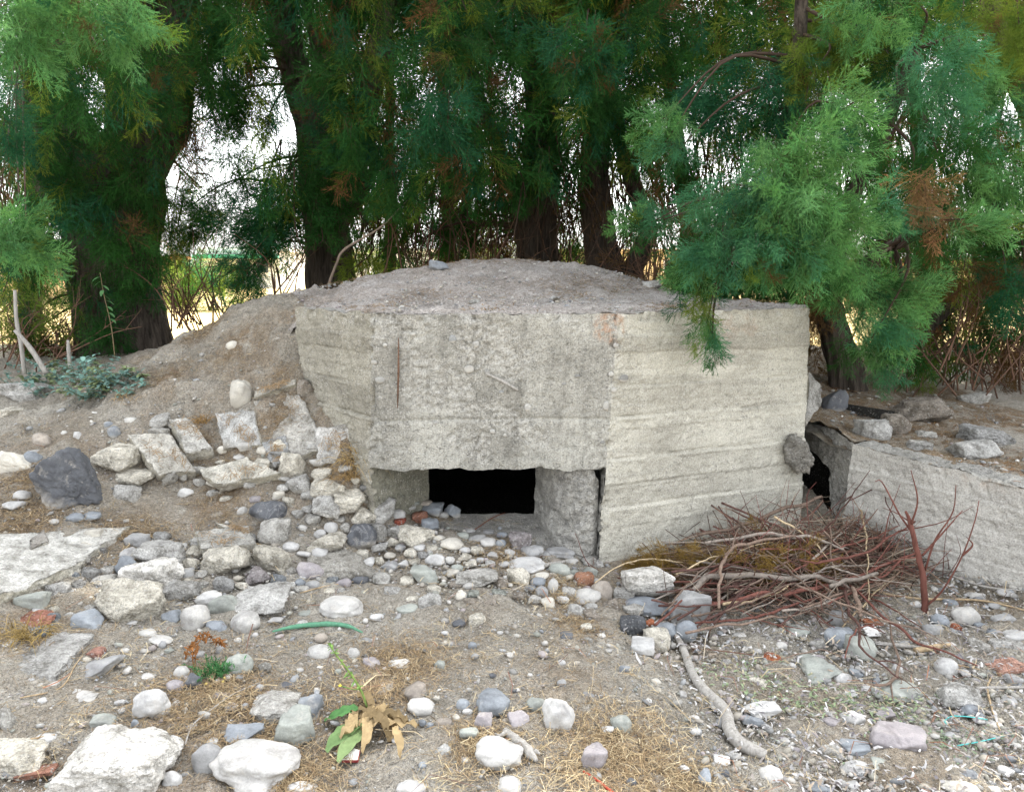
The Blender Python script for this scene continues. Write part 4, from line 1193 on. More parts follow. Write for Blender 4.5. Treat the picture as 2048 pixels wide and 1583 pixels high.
pebbles('small loose pebble among the strandline debris', [(1581, 1560, 22, 16, 'W'), (1705, 1572, 30, 18, 'LG'), (1600, 1450, 20, 12, 'LG'), (1620, 1480, 24, 14, 'W'), (1590, 1500, 22, 14, 'PU'), (1640, 1465, 18, 12, 'CR'), (1670, 1480, 22, 14, 'LG'), (1740, 1510, 24, 14, 'W'), (1570, 1480, 22, 12, 'W'), (1830, 1530, 30, 18, 'W'), (1870, 1545, 30, 18, 'LG'), (1850, 1500, 26, 16, 'W'), (1990, 1580, 30, 18, 'CR'), (1945, 1550, 34, 20, 'BG'), (2010, 1540, 30, 18, 'LG'), (1900, 1470, 26, 15, 'G'), (1990, 1450, 28, 16, 'W'),
    (1960, 1440, 26, 16, 'LG'), (2020, 1400, 30, 18, 'G'), (2030, 1360, 34, 22, 'G'), (1830, 1330, 24, 14, 'W'), (1930, 1345, 22, 14, 'LG'), (1870, 1360, 26, 14, 'LG'), (1795, 1340, 24, 26, 'LG'), (1760, 1330, 28, 18, 'G'), (1810, 1290, 24, 14, 'G'), (1900, 1290, 24, 14, 'LG'), (1985, 1265, 30, 18, 'BG'), (1960, 1250, 24, 16, 'BG'), (1830, 1210, 28, 16, 'LG'), (1900, 1205, 30, 18, 'BG'), (1950, 1190, 34, 16, 'W'), (2010, 1185, 34, 16, 'LG'), (1990, 1212, 26, 13, 'G'), (1570, 1400, 20, 12, 'LG'), (1730, 1375, 34, 16, 'LG'), (1700, 1385, 30, 16, 'LG'), (1560, 1290, 24, 15, 'W'), (1520, 1290, 20, 12, 'W'), (1480, 1270, 30, 13, 'W'), (1515, 1300, 18, 10, 'W')])

# more angular rubble heaped between the slabs and the embrasure, filling the gaps of the heap
rg = np.random.default_rng(8)
def rubble_fill(label, n, xs, ys, sizes, cols):
    global seed
    made = tries = 0
    while made < n and tries < n * 60:
        tries += 1
        px = rg.uniform(xs[0], xs[-1]); py = np.interp(px, xs, ys) + rg.normal() * 34
        if 770 < px < 1100 and py < 1062: continue
        wd = rg.uniform(*sizes); ht = wd * rg.uniform(.5, .8)
        if any(((px - a) / (.42 * (wd + c))) ** 2 + ((py - b) / (.42 * (ht + d))) ** 2 < 1 for a, b, c, d in PLACED): continue
        seed += 1; made += 1
        kd = 'R' if rg.random() < .8 else 'A'
        ck = cols[rg.integers(len(cols))]
        o = rock('rubble_chunk', px, py, wd, ht, kd, C[ck], seed)
        tag(o, label.replace('small', 'small ' + COLOUR_WORD[ck], 1), 'rubble', label)
rubble_fill('small angular rubble piece in the heap between slabs and embrasure', 48, [560, 640, 720, 800, 880], [960, 1010, 1050, 1080, 1100], (24, 46), ['CR', 'LG', 'W', 'G'])
rubble_fill('small rubble piece lodged among the broken slabs', 26, [240, 330, 430, 560, 690], [935, 925, 935, 960, 930], (20, 40), ['CR', 'LG', 'W'])
rubble_fill('small angular rubble piece filling the white rubble row below the slabs', 46, [60, 200, 330, 450, 600, 700], [1215, 1175, 1150, 1150, 1160, 1150], (22, 44), ['W', 'LG', 'CR', 'G', 'BG'])
rubble_fill('small angular rubble piece along the foot of the bunker face', 26, [880, 1000, 1120, 1230], [1110, 1120, 1150, 1200], (22, 40), ['W', 'LG', 'CR', 'BR', 'GG'])

# ------------------------------------------------------------------ broken slabs
def slab(name, pix, thick, lift, color, label, cat='slab', surf=None, mat=None, rough_=.010, n=30, seed=0, litter=0):
    """pix: the four corners of the top face, clockwise from the upper left"""
    pts = np.array([hit(px, py, (lift[i] if isinstance(lift, (list, tuple)) else lift), surf) for i, (px, py) in enumerate(pix)])
    return slab_pts(name, pts, thick, color, label, cat, mat, rough_, n, seed)

SLABS = []
def slab_pts(name, pts, thick, color, label, cat='slab', mat=None, rough_=.010, n=30, seed=0):
    a, b, c, d = pts
    SLABS.append(pts)
    nrm = np.cross(c - a, b - d)
    nrm /= np.linalg.norm(nrm)
    if nrm[2] < 0: nrm = -nrm
    u = np.linspace(0, 1, n)
    m = max(4, int(n * .25))
    cen = pts.mean(0)
    def face(off):
        g = (a[None, None] * (1 - u)[:, None, None] * (1 - u)[None, :, None] + b[None, None] * u[:, None, None] * (1 - u)[None, :, None]
             + c[None, None] * u[:, None, None] * u[None, :, None] + d[None, None] * (1 - u)[:, None, None] * u[None, :, None])
        return g - nrm * off
    layers = [face(k / m * thick) for k in range(m + 1)]
    L = np.array(layers)                     # (m+1, n, n, 3)
    idx = -np.ones((m + 1, n, n), int)
    keep = np.zeros((m + 1, n, n), bool)
    keep[0] = keep[-1] = True
    keep[:, 0] = keep[:, -1] = True
    keep[:, :, 0] = keep[:, :, -1] = True
    idx[keep] = np.arange(keep.sum())
    V = L[keep]
    Q = []
    for k in (0, m):
        for i in range(n - 1):
            for j in range(n - 1):
                q = [idx[k, i, j], idx[k, i + 1, j], idx[k, i + 1, j + 1], idx[k, i, j + 1]]
                Q.append(q[::-1] if k == 0 else q)
    for k in range(m):
        for i in range(n - 1):
            Q.append([idx[k, i, 0], idx[k, i + 1, 0], idx[k + 1, i + 1, 0], idx[k + 1, i, 0]])
            Q.append([idx[k, i + 1, -1], idx[k, i, -1], idx[k + 1, i, -1], idx[k + 1, i + 1, -1]])
            Q.append([idx[k, 0, i + 1], idx[k, 0, i], idx[k + 1, 0, i], idx[k + 1, 0, i + 1]])
            Q.append([idx[k, -1, i], idx[k, -1, i + 1], idx[k + 1, -1, i + 1], idx[k + 1, -1, i]])
    # ragged outline: push the rim in and out, roughen everything
    q = V + seed * 3.1
    rad = V - (cen - nrm * thick / 2)
    e = np.linalg.norm(rad, axis=1)
    inpl = rad - nrm * (rad @ nrm)[:, None]
    rim = np.zeros((m + 1, n, n)); rim[:, 0] = rim[:, -1] = 1; rim[:, :, 0] = rim[:, :, -1] = 1
    r1 = rim[keep]
    inpl /= np.linalg.norm(inpl, axis=1)[:, None] + 1e-9
    V = V + inpl * (r1 * (rough_ * 1.8 * fbm(q * 7, 3) + rough_ * .9 * fbm(q * 30, 2) - rough_ * .4))[:, None]
    corner_ = r1 * np.isin(np.round((rad @ nrm) / thick * 2, 3), [1.0, -1.0])
    V = V - inpl * (corner_ * rough_ * (.5 + .6 * fbm(q * 12 + 4, 2)))[:, None]
    V = V + nrm * (rough_ * .55 * fbm(q * 9 + 7, 4) + rough_ * .25 * fbm(q * 40, 2))[:, None]
    me_ = mesh_np(name, V - cen, np.array(Q), mat or M['rubble'])
    lay = np.repeat(np.arange(m + 1), n * n).reshape(m + 1, n, n)[keep]
    set_attr(me_, 'fresh', r1 * (lay > 0) * np.clip(.7 + .8 * fbm(q * 8, 2), 0, 1))
    o = link(name, me_, None, cen)
    o.color = (*color, 1)
    return tag(o, label, cat)

SG = 'broken concrete slabs heaped by the bunker'
for args in [
 ('concrete_slab', [(252, 868), (338, 866), (392, 942), (318, 950)], .075, [.11, .11, .08, .09], (.60, .58, .53), 'tilted slab with a torn front edge, farthest from the bunker in the heap'),
 ('concrete_slab', [(338, 836), (382, 838), (428, 898), (372, 902)], .11, [.15, .11, .09, .15], (.57, .56, .53), 'thick slab lying aslant between two flat slabs'),
 ('concrete_slab', [(430, 826), (508, 820), (521, 888), (446, 900)], .06, .055, (.54, .54, .53), 'square flat slab under the upright oval stone'),
 ('concrete_slab', [(506, 800), (598, 785), (652, 895), (540, 935)], .05, .015, (.52, .505, .47), 'largest flat slab, propped along the bunker wall'),
 ('concrete_slab', [(630, 855), (690, 848), (722, 895), (634, 932)], .06, .085, (.62, .61, .59), 'pale slab leaning nearest the bunker corner'),
 ('concrete_slab', [(396, 938), (492, 914), (562, 945), (430, 970)], .075, [.13, .12, .11, .125], (.58, .56, .50), 'front slab with a bright cream broken edge'),
 ('concrete_slab', [(522, 884), (572, 872), (580, 912), (548, 935)], .045, .035, (.37, .38, .385), 'small blue-grey slab piece between the square and front slabs'),
 ('concrete_bar', [(508, 782), (590, 758), (592, 768), (510, 794)], .045, .05, (.44, .42, .37), 'narrow concrete bar lying above the largest flat slab'),
 ('concrete_slab', [(388, 1062), (500, 1048), (512, 1085), (398, 1100)], .06, .05, (.45, .44, .41), 'flat grey slab sheltering behind the broad cream concrete chunk'),
 ('concrete_slab', [(430, 1043), (470, 1052), (505, 1068), (480, 1070)], .03, .04, (.52, .5, .45), 'narrow cream splinter of slab above the flat grey slab'),
]:
    seed += 1
    nm, pix, th, lf, cl, lab = args
    o = slab(nm, pix, th, lf, cl, lab, 'bar' if nm.endswith('bar') else 'slab', seed=seed)
    o['group'] = SG
o = slab('concrete_slab', [(-120, 1075), (262, 1050), (150, 1130), (-60, 1220)], .10, [.07, .02, .06, .08], (.66, .65, .615), 'wide half buried concrete slab with a smooth pale top', n=50, rough_=.014, seed=3)
o = slab('rubble_chunk', [(58, 1078), (88, 1056), (100, 1082), (60, 1098)], .06, .05, (.36, .34, .31), 'grey lump lying on the half buried slab', 'rubble', seed=5)
# crumbling grey lump of old concrete, flush with the ground
seed += 1
o = rock('concrete_lump', 60, 1335, 190, 100, 'R', (.40, .395, .38), seed, lift=-.075)
tag(o, 'crumbling grey concrete lump sunk in the ground below the brick shard', 'rubble')
seed += 1
o = rock('concrete_lump', 690, 1135, 150, 80, 'R', (.40, .385, .35), seed, lift=-.05)
tag(o, 'low earth-coloured concrete lump sunk before the dark round cobble', 'rubble')

# slab leaning between bunker and bank
o = slab_pts('concrete_slab', np.array([at(1618, 742, 4.95), at(1640, 770, 5.05), at(1643, 808, 4.95), at(1612, 850, 4.82)]), .07, (.42, .415, .40), 'pale slab leaning upright in the gap beside the bunker end', seed=21, n=20)
# broken knob hanging at the end of the board-marked wall
seed += 1
g_ = at(1590, 906, 4.60)
V, Fc = rock_shape('R', 5, 411, (.19, .20, .26))
V = V * (1 + .16 * fbm(V * 16 + 3, 4) + .05 * fbm(V * 60, 2))[:, None]
V[:, 0] *= 1 - .8 * np.clip(V[:, 2], 0, 1)
kn = link('broken_knob', mesh_np('broken_knob', V, Fc, M['rubble']), None, g_)
kn.color = (.30, .29, .265, 1)
child_at_world(kn, bunker); kn.location = Vector(g_) - Vector(bunker.location)

# ------------------------------------------------------------------ brick and tile pieces
BR = [
 (66, 1236, 92, 30, (.40, .19, .14), 'long red brick shard beside the half buried slab', 'brick_shard'),
 (74, 1545, 84, 26, (.38, .20, .15), 'red brick shard at the foot of the largest boulder', 'brick_shard'),
 (188, 1306, 38, 20, (.45, .25, .20), 'faded pink tile shard near the long aslant stone', 'tile_shard'),
 (801, 1043, 26, 15, (.30, .09, .06), 'dark red brick piece at the embrasure mouth', 'brick_piece'),
 (840, 1037, 34, 28, (.40, .20, .14), 'orange brick wedge standing before the embrasure', 'brick_piece'),
 (1169, 1160, 40, 34, (.43, .23, .15), 'squarish orange brick above the plump white stone', 'brick_piece'),
 (1301, 1246, 22, 15, (.46, .17, .09), 'small orange brick pebble by the dark pumice-like lump', 'brick_pebble'),
 (1544, 1314, 38, 22, (.47, .17, .09), 'oval orange brick pebble worn smooth by the sea', 'brick_pebble'),
 (2012, 1330, 74, 26, (.50, .30, .24), 'long pink tile piece in the strandline debris', 'tile_shard'),
 (1742, 1246, 44, 16, (.46, .18, .10), 'orange tile piece on the white scrap', 'tile_shard'),
 (1912, 1256, 24, 22, (.46, .17, .10), 'orange tile flake leaning on the bright white boulder', 'tile_shard'),
 (1898, 1352, 20, 10, (.46, .14, .10), 'tiny red brick crumb by the pale round stone', 'brick_pebble'),
]
for px, py, wd, ht, cl, lab, nm in BR:
    seed += 1
    if 'pebble' not in nm: SHAPE_K[seed] = 3
    o = rock(nm, px, py, wd, ht, 'P' if 'pebble' in nm and 'worn' in lab else 'A', cl, seed, mat=M['rubble'], roll=-8 if wd > 60 else None, yaw=8)
    tag(o, lab, 'tile' if nm.startswith('tile') else 'brick')
# white tile shard with a dark red edge
p = hit(704, 1516, .0)
def prism(name, pts2, h, mats, base, tilt=(0, 0, 0)):
    n_ = len(pts2)
    V = [(x, y, 0) for x, y in pts2] + [(x, y, h) for x, y in pts2]
    bm = bmesh.new()
    vs = [bm.verts.new(v) for v in V]
    bm.faces.new(vs[:n_][::-1])
    top = bm.faces.new(vs[n_:]); top.material_index = 1
    for k in range(n_):
        bm.faces.new((vs[k], vs[(k + 1) % n_], vs[n_ + (k + 1) % n_], vs[n_ + k]))
    bmesh.ops.bevel(bm, geom=bm.edges[:], offset=h * .08, segments=1, affect='EDGES')
    me = bpy.data.meshes.new(name)
    bm.to_mesh(me); bm.free()
    for m_ in mats: me.materials.append(m_)
    o = link(name, me, None, base)
    o.rotation_euler = tilt
    return o
o = prism('tile_shard', [(-.032, -.012), (.022, -.02), (.026, .022), (.006, .03)], .012, [M['clay'], M['white']], p, (R(14), R(-4), R(5)))
tag(o, 'white glazed tile shard with a dark red edge below the dock leaves', 'tile')
p = hit(1742, 1262, .015)
o = prism('plastic_scrap', [(-.04, -.035), (.035, -.03), (.04, .035), (-.035, .03)], .006, [M['white'], M['white']], p, (R(22), R(6), R(12)))
tag(o, 'white plastic scrap under the orange tile piece', 'litter')

# ------------------------------------------------------------------ wing wall and passage
wing = empty('wing_wall', (2.3, 4.2, 0))
tag(wing, 'low sloping concrete wing wall with board marks below the stony bank', 'wall')
topw = np.array([at(1705, 888, 4.60), at(1830, 920, 4.25), at(1950, 950, 3.98), at(2060, 980, 3.76), at(2300, 1060, 3.3), at(2700, 1230, 2.7)])
nu, nv = 260, 110
tw = smooth_path(topw, nu)
bw = tw.copy(); bw[:, 2] = -.35
wdir = tw[-1] - tw[0]; wdir[2] = 0; wdir /= np.linalg.norm(wdir)
wn = np.array([wdir[1], -wdir[0], 0])
if wn[0] > 0: wn = -wn
bw += wn * .07
t = np.linspace(0, 1, nv)[None, :, None]
V = tw[:, None] * (1 - t) + bw[:, None] * t
q = V.reshape(-1, 3)
sl_ = np.repeat(np.linspace(0, np.linalg.norm(tw[-1] - tw[0]), nu)[:, None], nv, 1)
zz = V[..., 2] + .05 * (sl_ * .3) + (.010 * fbm(q * 2.5, 3)).reshape(nu, nv)
D2 = (.003 * fbm(q * 7, 4) + .003 * fbm(q * 28, 3) - .007 * sstep(.25, .5, fbm(q * 20 + 3, 2))).reshape(nu, nv)
levw = np.array([.40, .29, .17, .07, -.04, -.15])
ow = np.random.default_rng(8).uniform(-.004, .004, 7)
D2 += ow[np.searchsorted(-levw, -zz)]
for L in levw:
    br = np.clip(.6 + fbm(np.stack([sl_.ravel() * 3, np.full(sl_.size, L * 7), sl_.ravel() * 0], 1), 2), .1, 1.2).reshape(nu, nv)
    D2 += .005 * br * np.exp(-((zz - L + .012) / .009) ** 2) - .007 * br * np.exp(-((zz - L) / .006) ** 2)
V = V + wn * D2[..., None]
V[..., 2] += .018 * fbm(np.stack([sl_.ravel() * 6, sl_.ravel() * 0, sl_.ravel() * 0 + 2], 1), 3).reshape(nu, nv) * np.exp(-np.linspace(0, .8, nv) / .04)[None]
me = mesh_np('wall_face', V.reshape(-1, 3), grid_faces(nu, nv), M['wing'])
c_ = at(1985, 960, 3.9)
rr = np.exp(-(((q[:, 0] - c_[0]) / .12) ** 2 + ((q[:, 2] - c_[2] - .0) / .045) ** 2)) * sstep(-.1, .3, fbm(q * 14, 3))
set_attr(me, 'rust', rr * .45); set_attr(me, 'agg', .5 * sstep(.06, .0, np.abs(V[..., 2] - tw[:, None, 2])).ravel())
child_at_world(link('wall_face', me), wing)
tf = V[:, 0]
sheet('wall_top', tf, tf - wn * .2 + np.array([0, 0, .0]), nu, 20, M['rough'], wing, .008)
# broken end, running back towards the bunker
et = np.array([at(1705, 888, 4.60), at(1688, 872, 4.75), at(1672, 862, 4.88), at(1645, 852, 5.05), at(1606, 842, 5.3)])
eb = np.array([at(1705, 1120, 4.60), at(1668, 1040, 4.75), at(1656, 940, 4.88), at(1634, 912, 5.05), at(1600, 884, 5.3)])
sheet('wall_end', et, eb, 60, 60, M['rough'], wing, .018, 10, 4)
# inside of the passage: far side, shade painted in the same near-black colour
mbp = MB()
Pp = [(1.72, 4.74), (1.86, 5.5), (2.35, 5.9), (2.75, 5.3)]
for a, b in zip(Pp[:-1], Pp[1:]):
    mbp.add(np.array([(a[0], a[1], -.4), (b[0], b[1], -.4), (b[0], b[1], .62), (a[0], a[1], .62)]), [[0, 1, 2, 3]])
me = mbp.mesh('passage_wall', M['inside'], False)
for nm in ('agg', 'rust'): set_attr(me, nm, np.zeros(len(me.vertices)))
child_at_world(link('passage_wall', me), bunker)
# roof of earth over the passage, so that only the hole is open
sheet('passage_lintel', np.array([at(1606, 838, 4.9), at(1650, 846, 4.98), at(1705, 880, 4.66)]), np.array([(1.9, 5.9, .50), (2.3, 5.9, .48), (2.8, 5.2, .40)]), 30, 20, M['dirt'], bunker, .02, 8)
lm = bpy.data.objects['passage_lintel'].data
set_attr(lm, 'litter', np.ones(len(lm.vertices)))

# ------------------------------------------------------------------ tamarisk sprays (instanced on each crown's points)
def spray_mesh(name, sd, n_side=30, n_need=12):
    g = np.random.default_rng(sd)
    Vn, Vt, Tn, Tt = [], [], [], []
    axis = smooth_path([(0, 0, 0), (g.uniform(-.05, .05), g.uniform(-.05, .05), .4), (g.uniform(-.12, .12), g.uniform(-.12, .12), .75), (g.uniform(-.2, .2), g.uniform(-.2, .2), 1.0)], 24)
    def strip(P, w0, w1, store, tri):
        d = P[-1] - P[0]
        s = np.cross(d, g.normal(size=3)); s /= np.linalg.norm(s) + 1e-9
        b = len(store)
        store.extend([P[0] - s * w0, P[0] + s * w0, P[-1] + s * w1, P[-1] - s * w1])
        tri.extend([(b, b + 1, b + 2), (b, b + 2, b + 3)])
    def tri_(p, d, w, store, tri):
        s = np.cross(d, g.normal(size=3)); s /= np.linalg.norm(s) + 1e-9
        b = len(store)
        store.extend([p - s * w, p + s * w, p + d])
        tri.append((b, b + 1, b + 2))
    for k in range(0, 23, 3):
        strip(axis[k:k + 4], .006 * (1 - k / 30), .006 * (1 - (k + 3) / 30), Vt, Tt)
    for k in range(n_side):
        f = .12 + .88 * (k + g.uniform(-.3, .3)) / n_side
        i = min(int(f * 23), 22)
        base = axis[i]
        ax = axis[min(i + 1, 23)] - axis[max(i - 1, 0)]; ax /= np.linalg.norm(ax)
        az = k * 2.4 + g.uniform(-.4, .4)
        o = np.array([math.cos(az), math.sin(az), 0])
        L = (.40 * (1 - f) ** .7 + .10) * g.uniform(.7, 1.2)
        d = ax * g.uniform(.55, .9) + o * g.uniform(.6, .9)
        d /= np.linalg.norm(d)
        bend = ax * .3 + g.normal(size=3) * .15
        pts = np.array([base + d * L * t + bend * L * t * t * .5 for t in np.linspace(0, 1, 6)])
        for a in range(0, 5):
            strip(pts[a:a + 2], .0045, .0035, Vn, Tn)
        for m in range(n_need):
            t = (m + g.uniform(0, 1)) / n_need
            j = min(int(t * 5), 4)
            p = pts[j] + (pts[j + 1] - pts[j]) * (t * 5 - j)
            dd = pts[j + 1] - pts[j]; dd /= np.linalg.norm(dd)
            r_ = np.cross(dd, g.normal(size=3)); r_ /= np.linalg.norm(r_) + 1e-9
            v = dd * .8 + r_ * .62
            tri_(p, v * g.uniform(.055, .115) * (1.1 - .5 * t), .0052, Vn, Tn)
    V = np.array(Vt + Vn)
    T_ = np.array(Tt + [tuple(x + len(Vt) for x in q) for q in Tn])
    me = mesh_np(name, V, T_, mats=[M['twigdark'], M['needles']], mat_idx=[0] * len(Tt) + [1] * len(Tn), smooth=False)
    return me

M['twigdark'] = mat_plain('twig_bark', (0.055, 0.038, 0.028), 0.9, 0.1, 0.4, 20)
spray_col = bpy.data.collections.new('tamarisk_sprays')
for k in range(6):
    o = bpy.data.objects.new('tamarisk_spray', spray_mesh('tamarisk_spray', 50 + k))
    spray_col.objects.link(o)

def make_spray_tree():
    g = bpy.data.node_groups.new('crown_sprays', 'GeometryNodeTree')
    g.interface.new_socket('Geometry', in_out='INPUT', socket_type='NodeSocketGeometry')
    g.interface.new_socket('Geometry', in_out='OUTPUT', socket_type='NodeSocketGeometry')
    n, l = g.nodes, g.links
    gi, go = n.new('NodeGroupInput'), n.new('NodeGroupOutput')
    ci = n.new('GeometryNodeCollectionInfo')
    ci.inputs['Collection'].default_value = spray_col
    ci.inputs['Separate Children'].default_value = True
    ci.inputs['Reset Children'].default_value = True
    ip = n.new('GeometryNodeInstanceOnPoints')
    ip.inputs['Pick Instance'].default_value = True
    def attr(nm, ty):
        a = n.new('GeometryNodeInputNamedAttribute')
        a.data_type = ty
        a.inputs['Name'].default_value = nm
        return a.outputs['Attribute']
    e2r = n.new('FunctionNodeEulerToRotation')
    l.new(attr('rot', 'FLOAT_VECTOR'), e2r.inputs[0])
    l.new(gi.outputs[0], ip.inputs['Points'])
    l.new(ci.outputs[0], ip.inputs['Instance'])
    l.new(attr('variant', 'INT'), ip.inputs['Instance Index'])
    l.new(e2r.outputs[0], ip.inputs['Rotation'])
    l.new(attr('scl', 'FLOAT'), ip.inputs['Scale'])
    l.new(ip.outputs[0], go.inputs[0])
    return g
SPRAYS = make_spray_tree()

class Crown:
    def __init__(self):
        self.p, self.d, self.s, self.t = [], [], [], []
    def add(self, p, d, s, t):
        self.p.append(p); self.d.append(d); self.s.append(s); self.t.append(t)
    def build(self, name, parent):
        n = len(self.p)
        g = np.random.default_rng(n)
        me = bpy.data.meshes.new(name)
        me.vertices.add(n)
        me.vertices.foreach_set('co', np.asarray(self.p, np.float32).ravel())
        rots = []
        for d in self.d:
            q = Vector(d).to_track_quat('Z', 'Y') @ Quaternion((0, 0, 1), g.uniform(0, 6.28))
            rots.append(q.to_euler()[:])
        set_attr(me, 'rot', rots, 'FLOAT_VECTOR')
        set_attr(me, 'scl', self.s)
        set_attr(me, 'variant', g.integers(0, 6, n), 'INT')
        set_attr(me, 'tint', self.t, 'FLOAT_COLOR')
        o = link(name, me)
        o['kind'] = 'stuff'
        md = o.modifiers.new('sprays', 'NODES')
        md.node_group = SPRAYS
        if parent is not None: child_at_world(o, parent)
        return o

GREEN = np.array([.036, .112, .030])
TEAL = np.array([.030, .116, .056])
LIME = np.array([.140, .205, .036])
BROWN = np.array([.14, .082, .038])
TAN = np.array([.30, .18, .095])
def tint(kind, g):
    if kind == 'mix':
        r = g.random()
        kind = 'brown' if r < .07 else 'lime' if r < .24 else 'teal' if r < .40 else 'green'
    b = {'green': GREEN, 'teal': TEAL, 'lime': LIME, 'brown': BROWN, 'tan': TAN, 'teal2': (.072, .215, .105), 'bright': (.125, .285, .100)}[kind]  # bright and lime tints put sky and sun light into the leaf colour
    return np.asarray(b) * g.uniform(.72, 1.3) * np.array([g.uniform(.9, 1.12), 1, g.uniform(.85, 1.15)])

# trunks: (px, py, depth, radius in photo pixels) per limb, lowest first
def limb_world(pts, scale=1.0):
    P = np.array([at(a, b, y) for a, b, y, r in pts])
    r = np.array([r_ * y / F for a, b, y, r_ in pts]) * scale
    return P, r

TREES = [
 dict(label='massive dark tamarisk with several fused stems behind the slab heap slope', base=(250, 7.3),
      trunk=[(262, 800, 7.3, 120), (256, 700, 7.3, 92), (232, 590, 7.3, 80), (222, 480, 7.3, 76), (228, 390, 7.3, 80), (240, 320, 7.3, 70)],
      limbs=[[(205, 420, 7.3, 45), (150, 280, 7.2, 45), (100, 150, 7.1, 36), (60, -60, 7.0, 28), (30, -400, 6.8, 12)], [(250, 380, 7.3, 50), (270, 220, 7.3, 52), (265, 60, 7.3, 46), (240, -200, 7.2, 32), (250, -600, 7.2, 12)],
             [(270, 360, 7.4, 45), (330, 230, 7.5, 46), (345, 60, 7.5, 38), (380, -150, 7.6, 26), (420, -500, 7.8, 10)], [(230, 450, 7.3, 40), (150, 430, 7.0, 34), (85, 330, 6.8, 30), (60, 180, 6.6, 20)]]),
 dict(label='dark tamarisk whose bare stem leans away, behind the near shoulder of the mound', base=(668, 8.0),
      trunk=[(675, 680, 8.0, 56), (670, 600, 8.0, 48), (656, 500, 8.0, 41), (648, 400, 8.0, 40), (638, 310, 8.0, 40), (626, 240, 8.0, 34)],
      limbs=[[(625, 250, 8.0, 32), (600, 170, 8.0, 30), (565, 50, 8.0, 27), (535, -80, 8.0, 24), (480, -500, 8, 10)], [(640, 260, 8.0, 30), (665, 150, 8.0, 28), (690, 0, 8.0, 24), (720, -300, 8.0, 14)],
             [(640, 240, 8.0, 14), (632, 100, 8.0, 11), (612, 0, 8.0, 10), (600, -150, 8.0, 6)], [(690, 420, 7.9, 30), (720, 260, 7.7, 26), (760, 100, 7.5, 20), (800, -200, 7.3, 12)]]),
 dict(label='dark straight tamarisk trunk rising behind the crest of the mound', base=(1076, 8.4),
      trunk=[(1078, 640, 8.4, 50), (1075, 540, 8.4, 40), (1075, 440, 8.4, 37), (1080, 330, 8.4, 34), (1085, 220, 8.4, 32)],
      limbs=[[(1085, 240, 8.4, 26), (1060, 80, 8.4, 22), (1040, -100, 8.3, 18), (1000, -500, 8.0, 8)], [(1085, 240, 8.4, 24), (1120, 60, 8.4, 20), (1150, -200, 8.4, 12)], [(1050, 500, 8.4, 16), (1030, 380, 8.3, 14), (960, 200, 8.0, 12), (900, 20, 7.6, 8)]]),
 dict(label='slender dark tamarisk trunk standing beside a leaning stem behind the mound', base=(1215, 8.0),
      trunk=[(1222, 660, 8.0, 42), (1215, 570, 8.0, 36), (1196, 460, 8.0, 31), (1186, 350, 8.0, 28), (1195, 240, 8.0, 24)],
      limbs=[[(1195, 260, 8.0, 20), (1230, 120, 7.9, 18), (1260, -100, 7.8, 14), (1300, -450, 7.7, 8)], [(1300, 470, 7.9, 17), (1255, 330, 7.9, 15), (1210, 180, 7.9, 13), (1160, 20, 7.9, 10), (1130, -150, 7.8, 6)], [(1230, 600, 8.0, 26), (1275, 520, 7.95, 20), (1300, 460, 7.9, 17)]]),
 dict(label='low tamarisk with bright feathery boughs hanging over the bunker end', base=(1690, 6.3),
      trunk=[(1700, 830, 6.3, 40), (1690, 750, 6.3, 31), (1675, 680, 6.3, 27), (1655, 610, 6.3, 26), (1640, 540, 6.3, 26)],
      limbs=[[(1640, 550, 6.3, 22), (1600, 420, 6.0, 20), (1590, 250, 5.6, 16), (1600, 60, 5.2, 12), (1620, -250, 5, 6)], [(1650, 570, 6.3, 18), (1690, 430, 5.8, 16), (1760, 280, 5.2, 13), (1830, 100, 4.8, 9)],
             [(1640, 540, 6.3, 18), (1580, 470, 5.4, 14), (1540, 420, 4.6, 11), (1500, 420, 4.0, 7)], [(1655, 600, 6.3, 16), (1740, 520, 5.4, 12), (1820, 470, 4.6, 8)]]),
 dict(label='tamarisk with a crooked low branch at the back of the stony bank', base=(2180, 7.0),
      trunk=[(2190, 800, 7.0, 45), (2180, 700, 7.0, 38), (2165, 600, 7.0, 34), (2150, 480, 7.0, 30), (2120, 330, 7.0, 26)],
      limbs=[[(2165, 610, 7.0, 24), (2040, 565, 6.7, 21), (1950, 580, 6.5, 19), (1880, 628, 6.4, 16), (1840, 690, 6.3, 9)], [(2120, 350, 7.0, 22), (2040, 180, 6.6, 18), (1980, 0, 6.2, 14), (1940, -250, 6.0, 8)], [(2040, 565, 6.7, 16), (2000, 470, 6.4, 13), (1960, 330, 6.0, 9)]]),
]
GAPS = [(440, 300, 75, 105, .93), (400, 480, 55, 75, .9), (470, 470, 45, 40, .8), (600, 130, 42, 95, .9), (560, 260, 40, 70, .85), (660, 60, 30, 60, .7), (1435, 25, 22, 35, .9), (330, 160, 14, 16, .6), (1410, 90, 20, 30, .7),
        (20, 350, 40, 90, .75), (25, 230, 25, 40, .5), (820, 420, 70, 35, .6), (1150, 430, 40, 60, .75), (1280, 400, 30, 60, .55), (990, 230, 20, 60, .5), (1180, 90, 25, 45, .5), (1420, 380, 30, 35, .6), (1390, 330, 20, 40, .6), (1980, 200, 50, 35, .5), (1920, 330, 40, 50, .5),
        (1800, 500, 35, 30, .7), (900, 270, 25, 25, .3), (1030, 120, 18, 40, .5), (350, 340, 30, 30, .6), (510, 330, 28, 50, .8), (390, 570, 60, 50, .85)]
def gap_p(px, py):
    p = 0
    for x, y, rx, ry, a in GAPS:
        q = ((px - x) / rx) ** 2 + ((py - y) / ry) ** 2
        if q < .6: p = max(p, a * .88)
        elif q < 1.2: p = max(p, a * .45)
    return p
